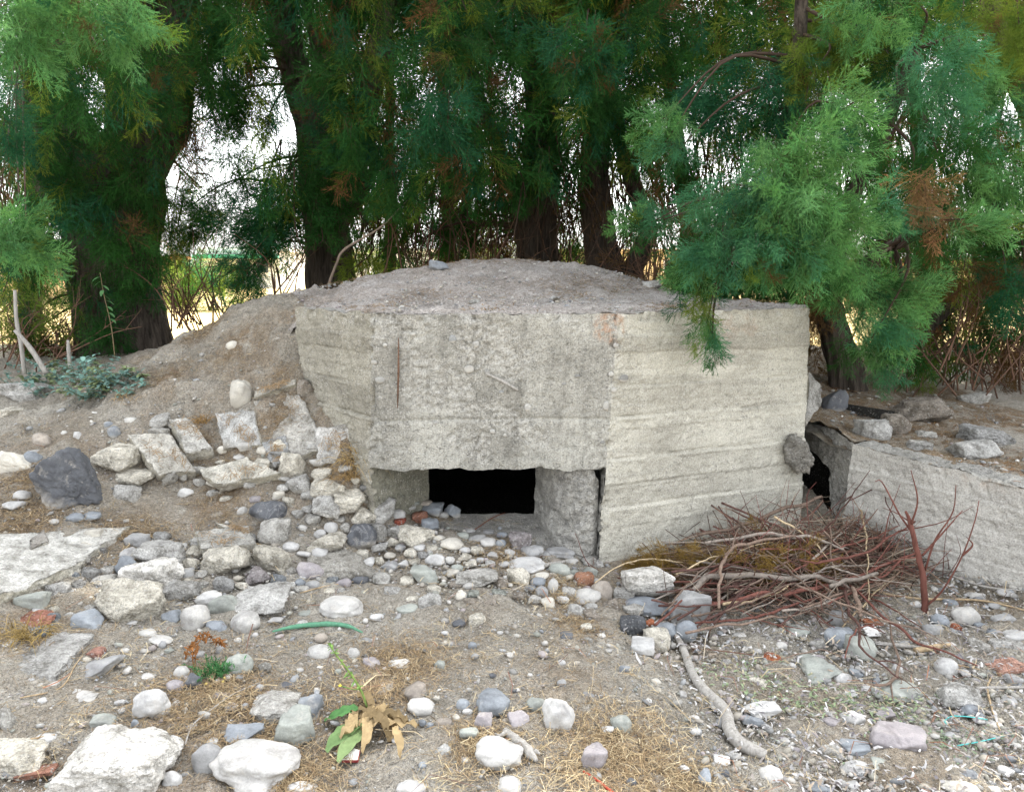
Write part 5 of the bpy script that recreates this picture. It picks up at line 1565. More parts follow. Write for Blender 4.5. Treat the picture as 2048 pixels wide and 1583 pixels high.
LOWX = [-200, 0, 60, 130, 200, 320, 380, 460, 520, 600, 640, 700, 800, 900, 1000, 1100, 1200, 1300, 1400, 1500, 1700, 1900, 2250]
LOWY = [620, 600, 610, 420, 330, 330, 380, 400, 500, 400, 260, 300, 340, 360, 370, 340, 300, 380, 480, 560, 560, 560, 560]

# clumps of sprays: (px, py, depth, half width px, half height px, how many, tint, lean px)
CL = {
 0: [(150, 10, 3.5, 150, 55, 62, 'bright', 0), (20, 60, 3.4, 60, 60, 34, 'bright', .1), (250, 50, 3.6, 60, 40, 22, 'bright', .1), (20, 470, 3.7, 60, 40, 34, 'bright', .35), (60, 500, 3.7, 35, 25, 14, 'bright', .4), (0, 250, 3.9, 30, 110, 26, 'teal', .2),
     (170, 130, 5.2, 130, 80, 50, 'mix', 0), (190, 190, 6.2, 90, 80, 50, 'green', 0), (120, 330, 6.4, 70, 70, 34, 'green', 0), (300, 160, 6.4, 60, 90, 36, 'mix', 0), (60, 250, 6.0, 70, 90, 40, 'mix', 0), (60, 480, 6.6, 70, 90, 45, 'mix', 0), (40, 640, 6.8, 60, 50, 22, 'lime', 0), (250, 360, 6.6, 70, 60, 30, 'green', 0), (290, 540, 6.9, 45, 60, 16, 'green', 0), (150, 580, 6.9, 50, 60, 16, 'green', 0),
     (200, 640, 6.8, 80, 50, 22, 'green', 0), (230, 480, 6.5, 70, 60, 30, 'green', 0), (170, 400, 6.4, 60, 60, 24, 'teal', 0), (330, 420, 7.0, 40, 60, 14, 'green', 0), (420, 420, 7.4, 60, 50, 9, 'green', 0), (110, 690, 7.0, 60, 40, 16, 'brown', 0), (340, 470, 7.2, 40, 60, 10, 'lime', 0)],
 1: [(520, 430, 7.2, 50, 70, 46, 'teal', -.1), (500, 540, 7.0, 34, 55, 26, 'teal', -.1), (590, 380, 7.2, 60, 60, 34, 'green', -.2), (560, 470, 7.2, 40, 60, 22, 'green', -.1), (640, 330, 7.3, 60, 60, 26, 'green', 0), (680, 440, 7.2, 40, 50, 20, 'green', 0), (700, 240, 6.9, 70, 70, 36, 'teal', 0), (760, 300, 6.8, 90, 110, 70, 'mix', 0), (700, 150, 6.8, 80, 90, 50, 'mix', 0),
     (800, 370, 6.6, 60, 60, 30, 'green', 0), (430, 150, 7.2, 90, 110, 60, 'mix', 0), (480, 60, 7.0, 90, 60, 40, 'mix', 0), (520, 230, 7.6, 30, 40, 10, 'green', 0), (720, 530, 7.6, 40, 30, 10, 'lime', 0), (560, 180, 7.4, 22, 40, 6, 'green', 0), (420, 380, 7.5, 30, 40, 12, 'green', 0), (385, 260, 7.5, 22, 70, 18, 'brown', 0), (465, 330, 7.4, 40, 60, 16, 'green', 0), (430, 450, 7.6, 40, 40, 10, 'green', 0), (480, 200, 7.4, 60, 40, 20, 'mix', 0), (350, 430, 7.4, 30, 60, 14, 'lime', 0), (560, 350, 7.4, 30, 40, 16, 'teal', 0)],
 2: [(900, 100, 6.3, 100, 120, 70, 'mix', 0), (940, 300, 6.6, 80, 90, 50, 'mix', 0), (1020, 380, 7.2, 60, 60, 26, 'green', 0), (1000, 60, 6.5, 90, 80, 45, 'mix', 0), (880, 230, 6.0, 70, 70, 34, 'teal', 0), (1120, 330, 7.4, 50, 60, 20, 'green', 0), (860, 440, 9.2, 90, 50, 34, 'green', 0), (960, 450, 9.0, 80, 60, 40, 'green', 0), (1010, 500, 9.4, 60, 30, 20, 'brown', 0), (1140, 440, 9.2, 50, 60, 26, 'green', 0), (790, 500, 9.0, 50, 30, 14, 'green', 0), (900, 515, 9.4, 60, 24, 18, 'brown', 0), (1150, 520, 9.4, 40, 30, 14, 'green', 0)],
 3: [(1160, 90, 5.6, 70, 50, 34, 'teal', 0), (1180, 190, 6.2, 60, 60, 30, 'green', 0), (1260, 200, 6.6, 90, 120, 55, 'mix', 0), (1300, 60, 6.4, 90, 70, 40, 'mix', 0), (1165, 135, 5.7, 26, 24, 10, 'brown', 0), (1340, 330, 6.8, 50, 60, 20, 'green', 0)],
 4: [(1690, 215, 3.8, 60, 55, 30, 'bright', .35), (1650, 300, 3.75, 90, 55, 49, 'bright', .3), (1560, 330, 3.8, 90, 50, 41, 'bright', 0), (1490, 390, 3.8, 110, 60, 54, 'teal2', 0), (1600, 400, 3.7, 110, 55, 54, 'bright', .1), (1680, 440, 3.75, 70, 45, 32, 'bright', .3), (1500, 480, 3.75, 120, 60, 57, 'teal2', -.05), (1600, 500, 3.8, 80, 45, 36, 'bright', .1),
     (1480, 555, 6.0, 130, 36, 60, 'green', 0), (1600, 585, 6.1, 60, 36, 34, 'brown', 0), (1380, 540, 6.2, 60, 36, 24, 'brown', 0), (1640, 640, 6.8, 40, 60, 26, 'brown', 0), (1560, 500, 5.6, 100, 50, 40, 'green', 0), (1440, 500, 3.85, 70, 30, 23, 'teal2', -.1), (1540, 520, 4.0, 70, 26, 14, 'bright', 0), (1385, 545, 4.0, 30, 34, 18, 'bright', -.1), (1400, 585, 3.98, 24, 34, 12, 'lime', 0), (1415, 640, 3.97, 18, 34, 10, 'bright', 0), (1424, 670, 3.97, 14, 24, 8, 'teal2', 0), (1330, 255, 4.9, 55, 50, 30, 'bright', -.2), (1350, 300, 4.9, 40, 40, 16, 'teal2', -.1), (1310, 430, 4.7, 70, 26, 23, 'teal2', -.5), (1260, 450, 4.7, 30, 22, 9, 'bright', -.4),
     (1760, 680, 4.55, 60, 40, 34, 'bright', .2), (1800, 590, 4.5, 60, 45, 34, 'bright', .3), (1690, 520, 4.2, 80, 50, 36, 'bright', .1), (1720, 590, 4.5, 80, 50, 36, 'bright', .15), (1740, 650, 4.5, 70, 45, 30, 'teal2', .2), (1790, 620, 4.6, 40, 40, 14, 'bright', .35), (1780, 720, 4.6, 26, 46, 12, 'teal2', .1), (1690, 690, 4.9, 30, 30, 7, 'green', 0), (1840, 380, 4.3, 26, 50, 18, 'tan', 0), (1870, 440, 4.25, 30, 30, 9, 'tan', .1), (1940, 455, 4.2, 60, 30, 27, 'bright', .6), (1870, 480, 4.3, 50, 30, 14, 'green', .4), (1780, 420, 4.3, 50, 40, 19, 'teal2', .1),
     (1800, 330, 4.7, 70, 60, 27, 'green', .1), (1860, 210, 4.5, 90, 60, 45, 'teal2', .1), (1880, 110, 4.3, 80, 60, 39, 'teal2', .1), (1900, 290, 4.5, 60, 50, 21, 'green', .3), (1760, 90, 5.2, 90, 90, 56, 'mix', 0), (1640, 120, 5.0, 90, 70, 40, 'lime', 0), (1740, 40, 4.8, 100, 60, 40, 'bright', 0), (1420, 200, 5.6, 70, 80, 34, 'teal', 0), (1540, 180, 5.3, 80, 70, 36, 'teal', 0), (1840, 500, 4.9, 60, 50, 26, 'green', .1), (1620, 80, 5.4, 80, 90, 50, 'lime', 0), (1480, 120, 6.0, 90, 110, 50, 'mix', 0), (1520, 260, 5.8, 70, 70, 30, 'mix', 0), (1680, 340, 5.0, 80, 80, 30, 'green', 0), (1380, 480, 5.4, 60, 60, 20, 'green', 0), (1420, 430, 5.6, 60, 60, 18, 'mix', 0)],
 5: [(1780, 560, 6.6, 90, 40, 30, 'brown', 0), (1900, 620, 6.9, 120, 60, 50, 'mix', 0), (1800, 660, 6.8, 70, 50, 26, 'lime', 0), (2020, 700, 6.8, 60, 50, 20, 'brown', 0), (1990, 120, 5.4, 90, 90, 70, 'lime', 0), (1940, 40, 5.0, 100, 60, 46, 'lime', 0), (2000, 220, 5.0, 80, 70, 46, 'teal2', .1), (1990, 350, 5.2, 80, 50, 34, 'bright', .2), (2040, 60, 4.8, 50, 70, 30, 'lime', 0), (1950, 160, 4.9, 70, 60, 36, 'bright', .1), (2030, 560, 5.4, 50, 60, 26, 'teal', 0), (2030, 290, 5.6, 60, 70, 30, 'lime', 0), (1960, 380, 6.0, 80, 60, 26, 'green', 0), (2020, 480, 5.8, 60, 50, 26, 'green', 0), (2000, 620, 6.2, 70, 40, 18, 'green', 0), (1900, 560, 6.4, 60, 50, 18, 'lime', 0), (1870, 680, 6.2, 40, 60, 14, 'lime', 0), (1960, 660, 6.4, 50, 40, 10, 'brown', 0), (2100, 400, 5.5, 60, 90, 30, 'mix', 0), (1830, 720, 6.0, 30, 40, 8, 'green', 0), (1940, 540, 5.6, 40, 30, 12, 'brown', 0)],
}
tg = np.random.default_rng(21)
tree_x = [250, 668, 1076, 1215, 1690, 2180]
for ti, td in enumerate(TREES):
    bx_, bY = td['base']
    b = at(bx_, 700, bY)
    root = empty('tamarisk_tree', (b[0], b[1], .7))
    tag(root, td['label'], 'tree', 'tamarisk trees behind the bunker')
    P, r = limb_world(td['trunk'])
    mb = MB(); mb.tube(smooth_path(P, 60), np.interp(np.linspace(0, 1, 60), np.linspace(0, 1, len(r)), r), 30, .28, ti * 7)
    child_at_world(link('trunk', mb.mesh('trunk', M['bark'])), root)
    limbs_P = [P]
    for li, L in enumerate(td['limbs']):
        P2, r2 = limb_world(L)
        P2s = smooth_path(P2, 40)
        mb = MB(); mb.tube(P2s, np.interp(np.linspace(0, 1, 40), np.linspace(0, 1, len(r2)), r2), 16, .22, ti * 7 + li + 1)
        child_at_world(link('limb', mb.mesh('limb', M['bark'])), root)
        limbs_P.append(P2s)
    allP = np.concatenate(limbs_P)
    cr = Crown()
    br = MB()
    def bough(c, rad):
        k = np.argmin(np.linalg.norm(allP - (c + np.array([0, .3, .25])), axis=1))
        a = allP[k]
        mid = (a + c) / 2 + np.array([0, 0, .12 * np.linalg.norm(c - a)]) + tg.normal(size=3) * .06
        br.tube(smooth_path([a, mid, c], 10), [rad, rad * .6, rad * .25], 5)
    for px, py, Y, rx, ry, n, tn, lean in CL[ti]:
        c = at(px, py, Y)
        k = Y / F
        for _ in range(2 if n > 20 else 1):
            bough(c + tg.normal(size=3) * k * rx * .3, .006 + .0016 * Y)
        for _ in range(int(n * .95)):
            v = tg.normal(size=3); v /= np.linalg.norm(v); v *= tg.random() ** .45
            p = c + v * np.array([rx * k, .8 * min(rx, ry) * k + .05, ry * k]) * .92
            d = np.array([v[0] * .55 + lean * 1.4, -.22 + .35 * v[1], v[2] * .35 - (.55 if abs(lean) < .3 else .12)]) + tg.normal(size=3) * .30
            d /= np.linalg.norm(d)
            s = ((.17 + .033 * Y) if Y > 5 else .225) * tg.uniform(.7, 1.2)
            cr.add(p - d * s * .35, d, s, tint(tn if tg.random() < .85 else 'mix', tg))
    # the rest of the crown in the picture
    n_fill = [430, 290, 290, 280, 360, 330][ti]
    for _ in range(n_fill):
        px = tree_x[ti] + tg.normal() * [190, 150, 120, 130, 200, 170][ti]
        low = np.interp(px, LOWX, LOWY)
        py = tg.uniform(-260, low)
        if tg.random() < gap_p(px, py) * 1.06: continue
        Y = tg.uniform(6.3 if ti != 4 else 5.6, 9.0)
        p = at(px, py, Y)
        d = np.array([tg.normal() * .35, tg.normal() * .3 - .1, -.75 + tg.normal() * .35])
        d /= np.linalg.norm(d)
        s = (.26 + .03 * Y) * tg.uniform(.8, 1.3)
        cr.add(p - d * s * .4, d, s, tint('mix', tg))
        if tg.random() < .10: bough(p, .014)
    # high crown above the picture, out over the roof of the bunker: it throws the shade
    cx = b[0]
    for _ in range([330, 330, 330, 330, 340, 300][ti]):
        z = tg.uniform(4.3, 8.6)
        p = np.array([cx + tg.normal() * 1.25, tg.uniform(5.9, 9.8), z])
        d = np.array([tg.normal() * .6, tg.normal() * .6, -.3 + tg.normal() * .5]); d /= np.linalg.norm(d)
        cr.add(p, d, tg.uniform(.75, 1.15), tint('mix', tg))
    # bare hanging twigs under the crown
    for _ in range([60, 70, 110, 110, 60, 110][ti]):
        px = tree_x[ti] + tg.normal() * 150
        py = tg.uniform(380, 560)
        if 330 < px < 560: 
            if tg.random() < .8: continue
        Y = tg.uniform(6.9, 9.2)
        a = at(px, py - tg.uniform(60, 200), Y)
        e = at(px + tg.normal() * 50, py, Y + tg.normal() * .3)
        m_ = (a + e) / 2 + tg.normal(size=3) * .08
        br.tube(smooth_path([a, m_, e], 7), [.009, .006, .003], 4, cap=False)
    cr.build('crown', root)
    o = link('branches', br.mesh('branches', M['twigdark']))
    o['kind'] = 'stuff'
    child_at_world(o, root)

# more tamarisks standing farther back, closing the view
for px, Y, r_, lab in [(905, 11.5, 26, 'farther tamarisk seen dimly between trunk and leaning crown'), (1400, 11.0, 30, 'farther tamarisk in the gap beside the slender trunk'), (60, 11.5, 34, 'farther tamarisk filling the view beyond the massive multi-stemmed one'), (1850, 10.0, 26, 'farther tamarisk behind the crooked low branch'),
                       (780, 10.6, 20, 'thin farther tamarisk beside the leaning dark one')]:
    b = at(px, 600, Y)
    root = empty('tamarisk_tree', (b[0], b[1], .66))
    tag(root, lab, 'tree', 'tamarisk trees farther back')
    P, r = limb_world([(px, 660, Y, r_ * .62), (px + .22 * (int(px) % 7 - 3) * 30, 480, Y, r_ * .52), (px + .5 * (int(px) % 7 - 3) * 34, 250, Y, r_ * .45), (px + (int(px) % 7 - 3) * 34, -100, Y, r_ * .3)])
    mb = MB(); mb.tube(smooth_path(P, 30), np.interp(np.linspace(0, 1, 30), np.linspace(0, 1, 4), r), 16, .25, px)
    child_at_world(link('trunk', mb.mesh('trunk', M['bark'])), root)
    cr, br = Crown(), MB()
    for _ in range(230):
        qx = px + tg.normal() * 190
        qy = tg.uniform(-150, 470 if px not in (60,) else 560)
        if tg.random() < gap_p(qx, qy) * 1.08: continue
        p = at(qx, qy, Y + tg.uniform(-1, 1.2))
        d = np.array([tg.normal() * .45, tg.normal() * .4, -.6 + tg.normal() * .4]); d /= np.linalg.norm(d)
        cr.add(p, d, tg.uniform(.6, .95), tint('mix' if tg.random() < .8 else 'brown', tg))
    for _ in range(150):
        z = tg.uniform(4.5, 8.5)
        d = np.array([tg.normal() * .6, tg.normal() * .6, -.3 + tg.normal() * .5]); d /= np.linalg.norm(d)
        cr.add((b[0] + tg.normal() * 1.6, Y + tg.uniform(-1.2, 1.2), z), d, tg.uniform(.8, 1.2), tint('mix', tg))
    for _ in range(120):
        qx = px + tg.normal() * 130
        if 340 < qx < 600: continue
        a = at(qx, tg.uniform(200, 420), Y - .5); e = at(qx + tg.normal() * 60, tg.uniform(440, 600), Y - .5 + tg.normal() * .4)
        br.tube(smooth_path([a, (a + e) / 2 + tg.normal(size=3) * .15, e], 6), [.012, .009, .004], 4, cap=False)
    cr.build('crown', root)
    o = link('branches', br.mesh('branches', M['twigdark'])); o['kind'] = 'stuff'
    child_at_world(o, root)

# dry undergrowth at the back of the bank and under the trees
def thicket(px0, px1, py0, py1, Y0, Y1, n, label, h=(.3, .9), leafy=0, tk='brown'):
    b = at((px0 + px1) / 2, py1, (Y0 + Y1) / 2)
    root = empty('dry_bush', tuple(b)); tag(root, label, 'bush')
    mb, cr = MB(), Crown()
    for _ in range(n):
        px, Y = tg.uniform(px0, px1), tg.uniform(Y0, Y1)
        a = at(px, tg.uniform(py0, py1), Y)
        a[2] = max(a[2], .45)
        H = tg.uniform(*h)
        tip = a + np.array([tg.normal() * .30, tg.normal() * .22, H])
        mid = (a + tip) / 2 + np.array([tg.normal() * .10, tg.normal() * .06, .06])
        P = smooth_path([a, mid, tip], 8)
        col = np.array([.13, .075, .05]) * tg.uniform(.5, 1.5)
        mb.tube(P, [.008, .005, .002], 4, col=col, cap=False)
        for _2 in range(3):
            k = tg.integers(2, 7)
            e = P[k] + np.array([tg.normal() * .15, tg.normal() * .12, tg.uniform(.0, .22)])
            mb.tube([P[k], e], [.003, .0015], 3, col=col, cap=False)
        if tg.random() < leafy:
            d = tip - mid; d /= np.linalg.norm(d)
            cr.add(tip, d, tg.uniform(.25, .45), tint(tk, tg))
    o = link('stems', mb.mesh('stems', M['brush'], True, True)); o['kind'] = 'stuff'
    child_at_world(o, root)
    if cr.p: cr.build('foliage', root)
thicket(1780, 2120, 690, 800, 5.8, 7.8, 210, 'tangle of dry reddish brown undergrowth behind the stony bank', (.3, 1.0), .35, 'brown')
thicket(1280, 1640, 560, 620, 6.2, 8.5, 130, 'brown undergrowth between the mound and the hanging boughs', (.3, .9), .4, 'brown')
thicket(-100, 150, 690, 780, 6.3, 7.8, 120, 'dry brown undergrowth beside the massive multi-stemmed tamarisk', (.2, .7), .5, 'lime')
thicket(330, 470, 640, 670, 6.6, 8.2, 34, 'thin bare stems against the sunlit field beside the massive trunk', (.5, 1.1), .15, 'green')
thicket(760, 1060, 540, 570, 7.0, 9.0, 40, 'thicket of bare stems behind the crest of the mound', (.3, 1.1), .15, 'brown')
thicket(1100, 1320, 560, 590, 7.0, 9.0, 36, 'bare stems and dead sprays round the slender trunk', (.3, .9), .3, 'brown')
thicket(540, 600, 590, 610, 6.8, 7.6, 9, 'few forked bare stems beside the leaning tamarisk', (.5, .8), .0)

# ------------------------------------------------------------------ far background: sunlit field, houses, garden wall, shrubs
def box(mb, x0, x1, y0, y1, z0, z1):
    V = np.array([(x0, y0, z0), (x1, y0, z0), (x1, y1, z0), (x0, y1, z0), (x0, y0, z1), (x1, y0, z1), (x1, y1, z1), (x0, y1, z1)])
    mb.add(V, [[0, 3, 2, 1], [4, 5, 6, 7], [0, 1, 5, 4], [1, 2, 6, 5], [2, 3, 7, 6], [3, 0, 4, 7]])
def house(px0, px1, Y, h, label, wall, roof=True, awning=False):
    x0, x1 = at(px0, 545, Y)[0], at(px1, 545, Y)[0]
    root = empty('house', ((x0 + x1) / 2, Y, .6)); tag(root, label, 'house')
    mb = MB(); box(mb, x0, x1, Y, Y + 7, .4, .65 + h)
    child_at_world(link('wall', mb.mesh('wall', wall, False)), root)
    mb = MB()
    if roof:
        V = np.array([(x0 - .3, Y - .3, .65 + h), (x1 + .3, Y - .3, .65 + h), (x1 + .3, Y + 7.3, .65 + h), (x0 - .3, Y + 7.3, .65 + h), (x0 + .5, Y + 3.5, 1.9 + h), (x1 - .5, Y + 3.5, 1.9 + h)])
        mb.add(V, [[0, 1, 5, 4], [2, 3, 4, 5], [0, 3, 2, 1]], [[1, 2, 5], [3, 0, 4]])
        me = mb.mesh('roof', M['tile'], False)
    else:
        box(mb, x0 - .15, x1 + .15, Y - .15, Y + 7.1, .65 + h + .003, .9 + h)
        me = mb.mesh('roof', wall, False)
    child_at_world(link('roof', me), root)
    w_ = (x1 - x0) / 4
    for k in range(3):
        wx = x0 + w_ * (k + .75)
        mb = MB(); box(mb, wx, wx + .9, Y - .03, Y + .05, .65 + h * .4, .65 + h * .78)
        f = child_at_world(link('window', mb.mesh('window', M['plaster'], False)), root)
        mb = MB(); box(mb, wx + .08, wx + .82, Y - .045, Y - .028, .65 + h * .42, .65 + h * .76)
        pn = link('pane', mb.mesh('pane', M['glass'], False)); pn.parent = f; pn.matrix_parent_inverse = Matrix.Identity(4); pn.location = (0, 0, 0)
    if awning:
        mb = MB(); box(mb, x0, x1, Y - 1.4, Y - .05, .65 + h * .80, .65 + h * .9)
        child_at_world(link('awning', mb.mesh('awning', M['green'], False)), root)
house(405, 560, 48, 2.3, 'white house with a green awning beyond the sunlit field', M['plaster'], False, True)
house(620, 1000, 60, 2.6, 'pale flat-roofed house far behind the trunks', M['plaster'], False)
house(1120, 1420, 55, 2.4, 'beige flat-roofed house far behind the slender trunk', M['beige'], False)
def garden_wall(px0, px1, Y, h, label):
    x0, x1 = at(px0, 545, Y)[0], at(px1, 545, Y)[0]
    root = empty('garden_wall', ((x0 + x1) / 2, Y, .6)); tag(root, label, 'wall')
    mb = MB(); box(mb, x0, x1, Y, Y + .25, .4, .65 + h)
    child_at_world(link('wall_body', mb.mesh('wall_body', M['beige'], False)), root)
    mb = MB(); box(mb, x0 - .05, x1 + .05, Y - .08, Y + .33, .653 + h, .78 + h)
    child_at_world(link('coping', mb.mesh('coping', M['tile'], False)), root)
garden_wall(-300, 372, 24, 1.35, 'yellowish garden wall with a terracotta coping beyond the massive trunk')
garden_wall(1700, 2500, 22, 1.2, 'yellowish garden wall glimpsed behind the undergrowth of the bank')
shrubs = [(350, 505, 21, .5, 'bright green shrub growing before the terracotta coping'), (230, 470, 26, .9, 'green shrub behind the garden wall and massive trunk'), (60, 450, 27, 1.0, 'green shrub overtopping the far end of the garden wall'), (420, 570, 19, .35, 'low yellow-green shrub on the sunlit field'),
          (720, 520, 26, .8, 'sunlit shrub between the leaning tamarisk and the mound'), (960, 510, 24, .9, 'sunlit shrub behind the bare thicket'), (1160, 510, 23, .8, 'sunlit shrub beside the straight trunk'), (1500, 480, 20, 1.2, 'sunlit shrub behind the hanging boughs'), (1780, 500, 19, 1.2, 'sunlit yellow-green shrub behind the low tamarisk'), (2000, 470, 18, 1.3, 'sunlit shrub behind the crooked branch')]
for px, py, Y, rad, lab in shrubs:
    c = at(px, py, Y); c[2] = max(.66 + rad * .7, min(c[2], .66 + rad * 1.1))
    root = empty('shrub', (c[0], c[1], .65)); tag(root, lab, 'shrub', 'shrubs beyond the trees')
    cr = Crown()
    for _ in range(90):
        v = tg.normal(size=3); v /= np.linalg.norm(v)
        p = c + v * rad * np.array([1.5, .9, .8]) * tg.uniform(.3, 1)
        p[2] = max(p[2], .7)
        d = v + np.array([0, 0, .5]); d /= np.linalg.norm(d)
        cr.add(p, d, tg.uniform(.5, .8), tint('lime' if tg.random() < .6 else 'green', tg) * 1.1)
    cr.build('foliage', root)
    mb = MB()
    for _ in range(5):
        mb.tube([(c[0] + tg.normal() * .1, c[1], .55), c + tg.normal(size=3) * rad * .4], [.04, .015], 5)
    o = link('stems', mb.mesh('stems', M['bark'])); o['kind'] = 'stuff'; child_at_world(o, root)

# ------------------------------------------------------------------ driftwood, cane, rope, roots
def ground_path(pts, n, lift):
    P = np.array([hit(px, py, lift) for px, py in pts])
    return smooth_path(P, n)
mb = MB(); mb.tube(ground_path([(1352, 1270), (1366, 1296), (1377, 1326), (1390, 1355), (1412, 1382), (1436, 1404), (1452, 1426), (1458, 1455), (1474, 1478), (1500, 1496), (1532, 1510)], 90, .018), [.012, .015, .017, .018, .020, .021, .022, .024, .024, .022, .018], 20, .10, 3)
tag(link('driftwood_stick', mb.mesh('driftwood_stick', M['drift'])), 'long bleached driftwood stick snaking down the dirt from the pebbles', 'driftwood')
mb = MB(); mb.tube(ground_path([(1010, 1460), (1030, 1478), (1048, 1492), (1062, 1508), (1074, 1520)], 40, .016), [.012, .018, .016, .018, .006], 12, .35, 9)
rt = link('gnarled_root', mb.mesh('gnarled_root', M['drift'])); tag(rt, 'short gnarled bleached root beside the large cream oval stone', 'root')
mb = MB(); mb.tube(ground_path([(1015, 1462), (1000, 1470), (990, 1466)], 10, .02), [.010, .006, .003], 8, .3, 2); mb.tube(ground_path([(1070, 1500), (1080, 1506)], 6, .03), [.008, .003], 7, .3, 2)
o = link('root_stub', mb.mesh('root_stub', M['drift'])); o.parent = rt; o['kind'] = 'stuff'
mb = MB(); mb.tube(ground_path([(1166, 1541), (1195, 1560), (1235, 1592)], 20, .012), [.004, .0045, .005], 8, .06, 1)
tag(link('red_cane', mb.mesh('red_cane', M['red'])), 'thin red cane lying in the straw at the bottom edge', 'cane')
mb = MB(); mb.tube(ground_path([(545, 1262), (580, 1254), (620, 1249), (660, 1247), (695, 1251), (725, 1264)], 60, .022), [.004, .009, .011, .011, .009, .003], 10, .25, 4)
tag(link('rope', mb.mesh('rope', M['rope'])), 'faded green rope end half buried below the cream-white oval stone', 'rope')
mb = MB(); mb.tube(ground_path([(1893, 1447), (1890, 1440), (1902, 1432), (1920, 1431), (1950, 1434), (1975, 1438)], 40, .02), .0022, 6, .1, 4); mb.tube(ground_path([(1915, 1490), (1960, 1482), (2010, 1470)], 20, .012), .0022, 6)
tag(link('string', mb.mesh('string', M['cyan'])), 'thin turquoise plastic string in the strandline debris', 'string')
# loose sticks
for pts, r_, lab in [
 ([(1952, 1376), (2000, 1374), (2070, 1374)], .007, 'straight bone-white stick above the half sunk boulder'),
 ([(1700, 1170), (1820, 1195), (1960, 1200), (2060, 1222)], .006, 'long tan reed stalk crossing below the wing wall'),
 ([(1880, 1215), (1950, 1228), (2010, 1232)], .004, 'thin straw stalk over the bright white boulder'),
 ([(1905, 1240), (1960, 1258), (2040, 1285)], .004, 'thin brown stalk beyond the bright white boulder'),
 ([(1985, 1350), (1975, 1375), (1985, 1420), (2000, 1460)], .004, 'curved tan twig bent over the strandline'),
 ([(1750, 1285), (1800, 1290), (1860, 1296)], .009, 'flat grey driftwood lath below the red branch'),
 ([(1830, 1300), (1870, 1293), (1900, 1288)], .013, 'short tan driftwood stub below the broken red branch'),
 ([(1870, 1320), (1960, 1338)], .004, 'yellow reed stalk near the pale round stone'),
 ([(1030, 1480), (1010, 1475)], .003, 'tiny twig at the gnarled root'),
 ([(1010, 1432), (1060, 1410), (1108, 1394)], .003, 'thin red twig lying over the large pale egg stone'),
 ([(370, 1488), (385, 1450), (420, 1420), (470, 1385), (530, 1360)], .0028, 'arching straw stem above the rounded pale grey stone'),
 ([(40, 1395), (120, 1375), (150, 1330), (165, 1310)], .0028, 'pale dry stalk leaning near the long aslant stone'),
 ([(0, 1490), (60, 1478), (110, 1468)], .004, 'pale straw stick above the flat cream slab'),
 ([(600, 1185), (650, 1172), (720, 1160)], .003, 'thin pale straw crossing the rubble line'),
 ([(450, 1088), (500, 1085), (530, 1090)], .003, 'pale reed lying on the broad cream concrete chunk'),
 ([(1060, 1140), (1090, 1130), (1130, 1122)], .012, 'grey weathered driftwood piece among the pebbles under the sill'),
 ([(950, 1058), (985, 1035), (1010, 1025)], .003, 'thin twig lying on the embrasure sill'),
 ([(1850, 1130), (1960, 1170), (2040, 1180)], .006, 'grey driftwood stick along the foot of the wing wall'),
]:
    mb = MB(); mb.tube(ground_path(pts, 30, r_ + .012), [r_, r_ * 1.1, r_ * .6], 7, .12, len(lab))
    o = link('stick', mb.mesh('stick', M['drift'] if ('white' in lab or 'grey' in lab) else M['twig']))
    o.color = (.42, .32, .2, 1) if any(k in lab for k in ('tan', 'straw', 'pale', 'yellow')) else (.24, .10, .07, 1)
    tag(o, lab, 'stick', 'loose sticks on the ground')

# ------------------------------------------------------------------ the brush pile
pc = hit(1580, 1120)
def PZ(x, y):
    return GZ(x, y) + .25 * np.exp(-((x - 1.66) / .50) ** 2 - ((y - 4.34) / .28) ** 2) + .10 * np.exp(-((x - 1.3) / .5) ** 2 - ((y - 3.95) / .28) ** 2)
bg_ = np.random.default_rng(77)
COLB = {'red': (.17, .072, .056), 'brown': (.20, .145, .112), 'grey': (.28, .24, .205), 'tan': (.46, .36, .23), 'dark': (.11, .06, .05)}
def branch(pts, r, label, col, lift=0.0, cat='branch', group='branches of the brush pile', end=None):
    P = []
    for q in pts:
        P.append(at(*q) if len(q) == 3 else hit(q[0], q[1], .02 + lift, PZ))
    P = smooth_path(P, max(18, 9 * len(P)))
    ln_ = np.linalg.norm(P[-1] - P[0])
    w_ = np.linspace(0, 1, len(P))[:, None]
    sd_ = len(PLACED) * 3.7 + len(bpy.data.objects) * 1.3
    P = P + .022 * ln_ * np.stack([fbm(np.stack([w_[:, 0] * 4 + sd_, w_[:, 0] * 0 + k_ * 9, w_[:, 0] * 0], 1), 3) for k_ in range(3)], 1) * np.minimum(1, 4 * w_)
    mb = MB(); mb.tube(P, np.asarray(r) * (.78 if cat == 'branch' and 'upright' not in label else 1), 8, .15, len(label))
    for q_ in range(int(bg_.integers(1, 4)) if lift >= 0 else 0):
        k_ = int(bg_.integers(len(P) // 3, len(P) - 1))
        dr_ = P[min(k_ + 1, len(P) - 1)] - P[k_ - 1]; dr_ = dr_ / (np.linalg.norm(dr_) + 1e-9) + bg_.normal(size=3) * .45
        l_ = ln_ * bg_.uniform(.08, .28)
        mb.tube(smooth_path([P[k_], P[k_] + dr_ * l_ * .5 + bg_.normal(size=3) * l_ * .08, P[k_] + dr_ * l_], 6), [min(np.min(r) + .0012, .004), .0012], 4, 0, 0)
    o = link('branch', mb.mesh('branch', M['twig'])); o.color = (*(np.array(COLB[col]) * bg_.uniform(.75, 1.3)), 1)
    tag(o, label, cat, group)
    return o, P
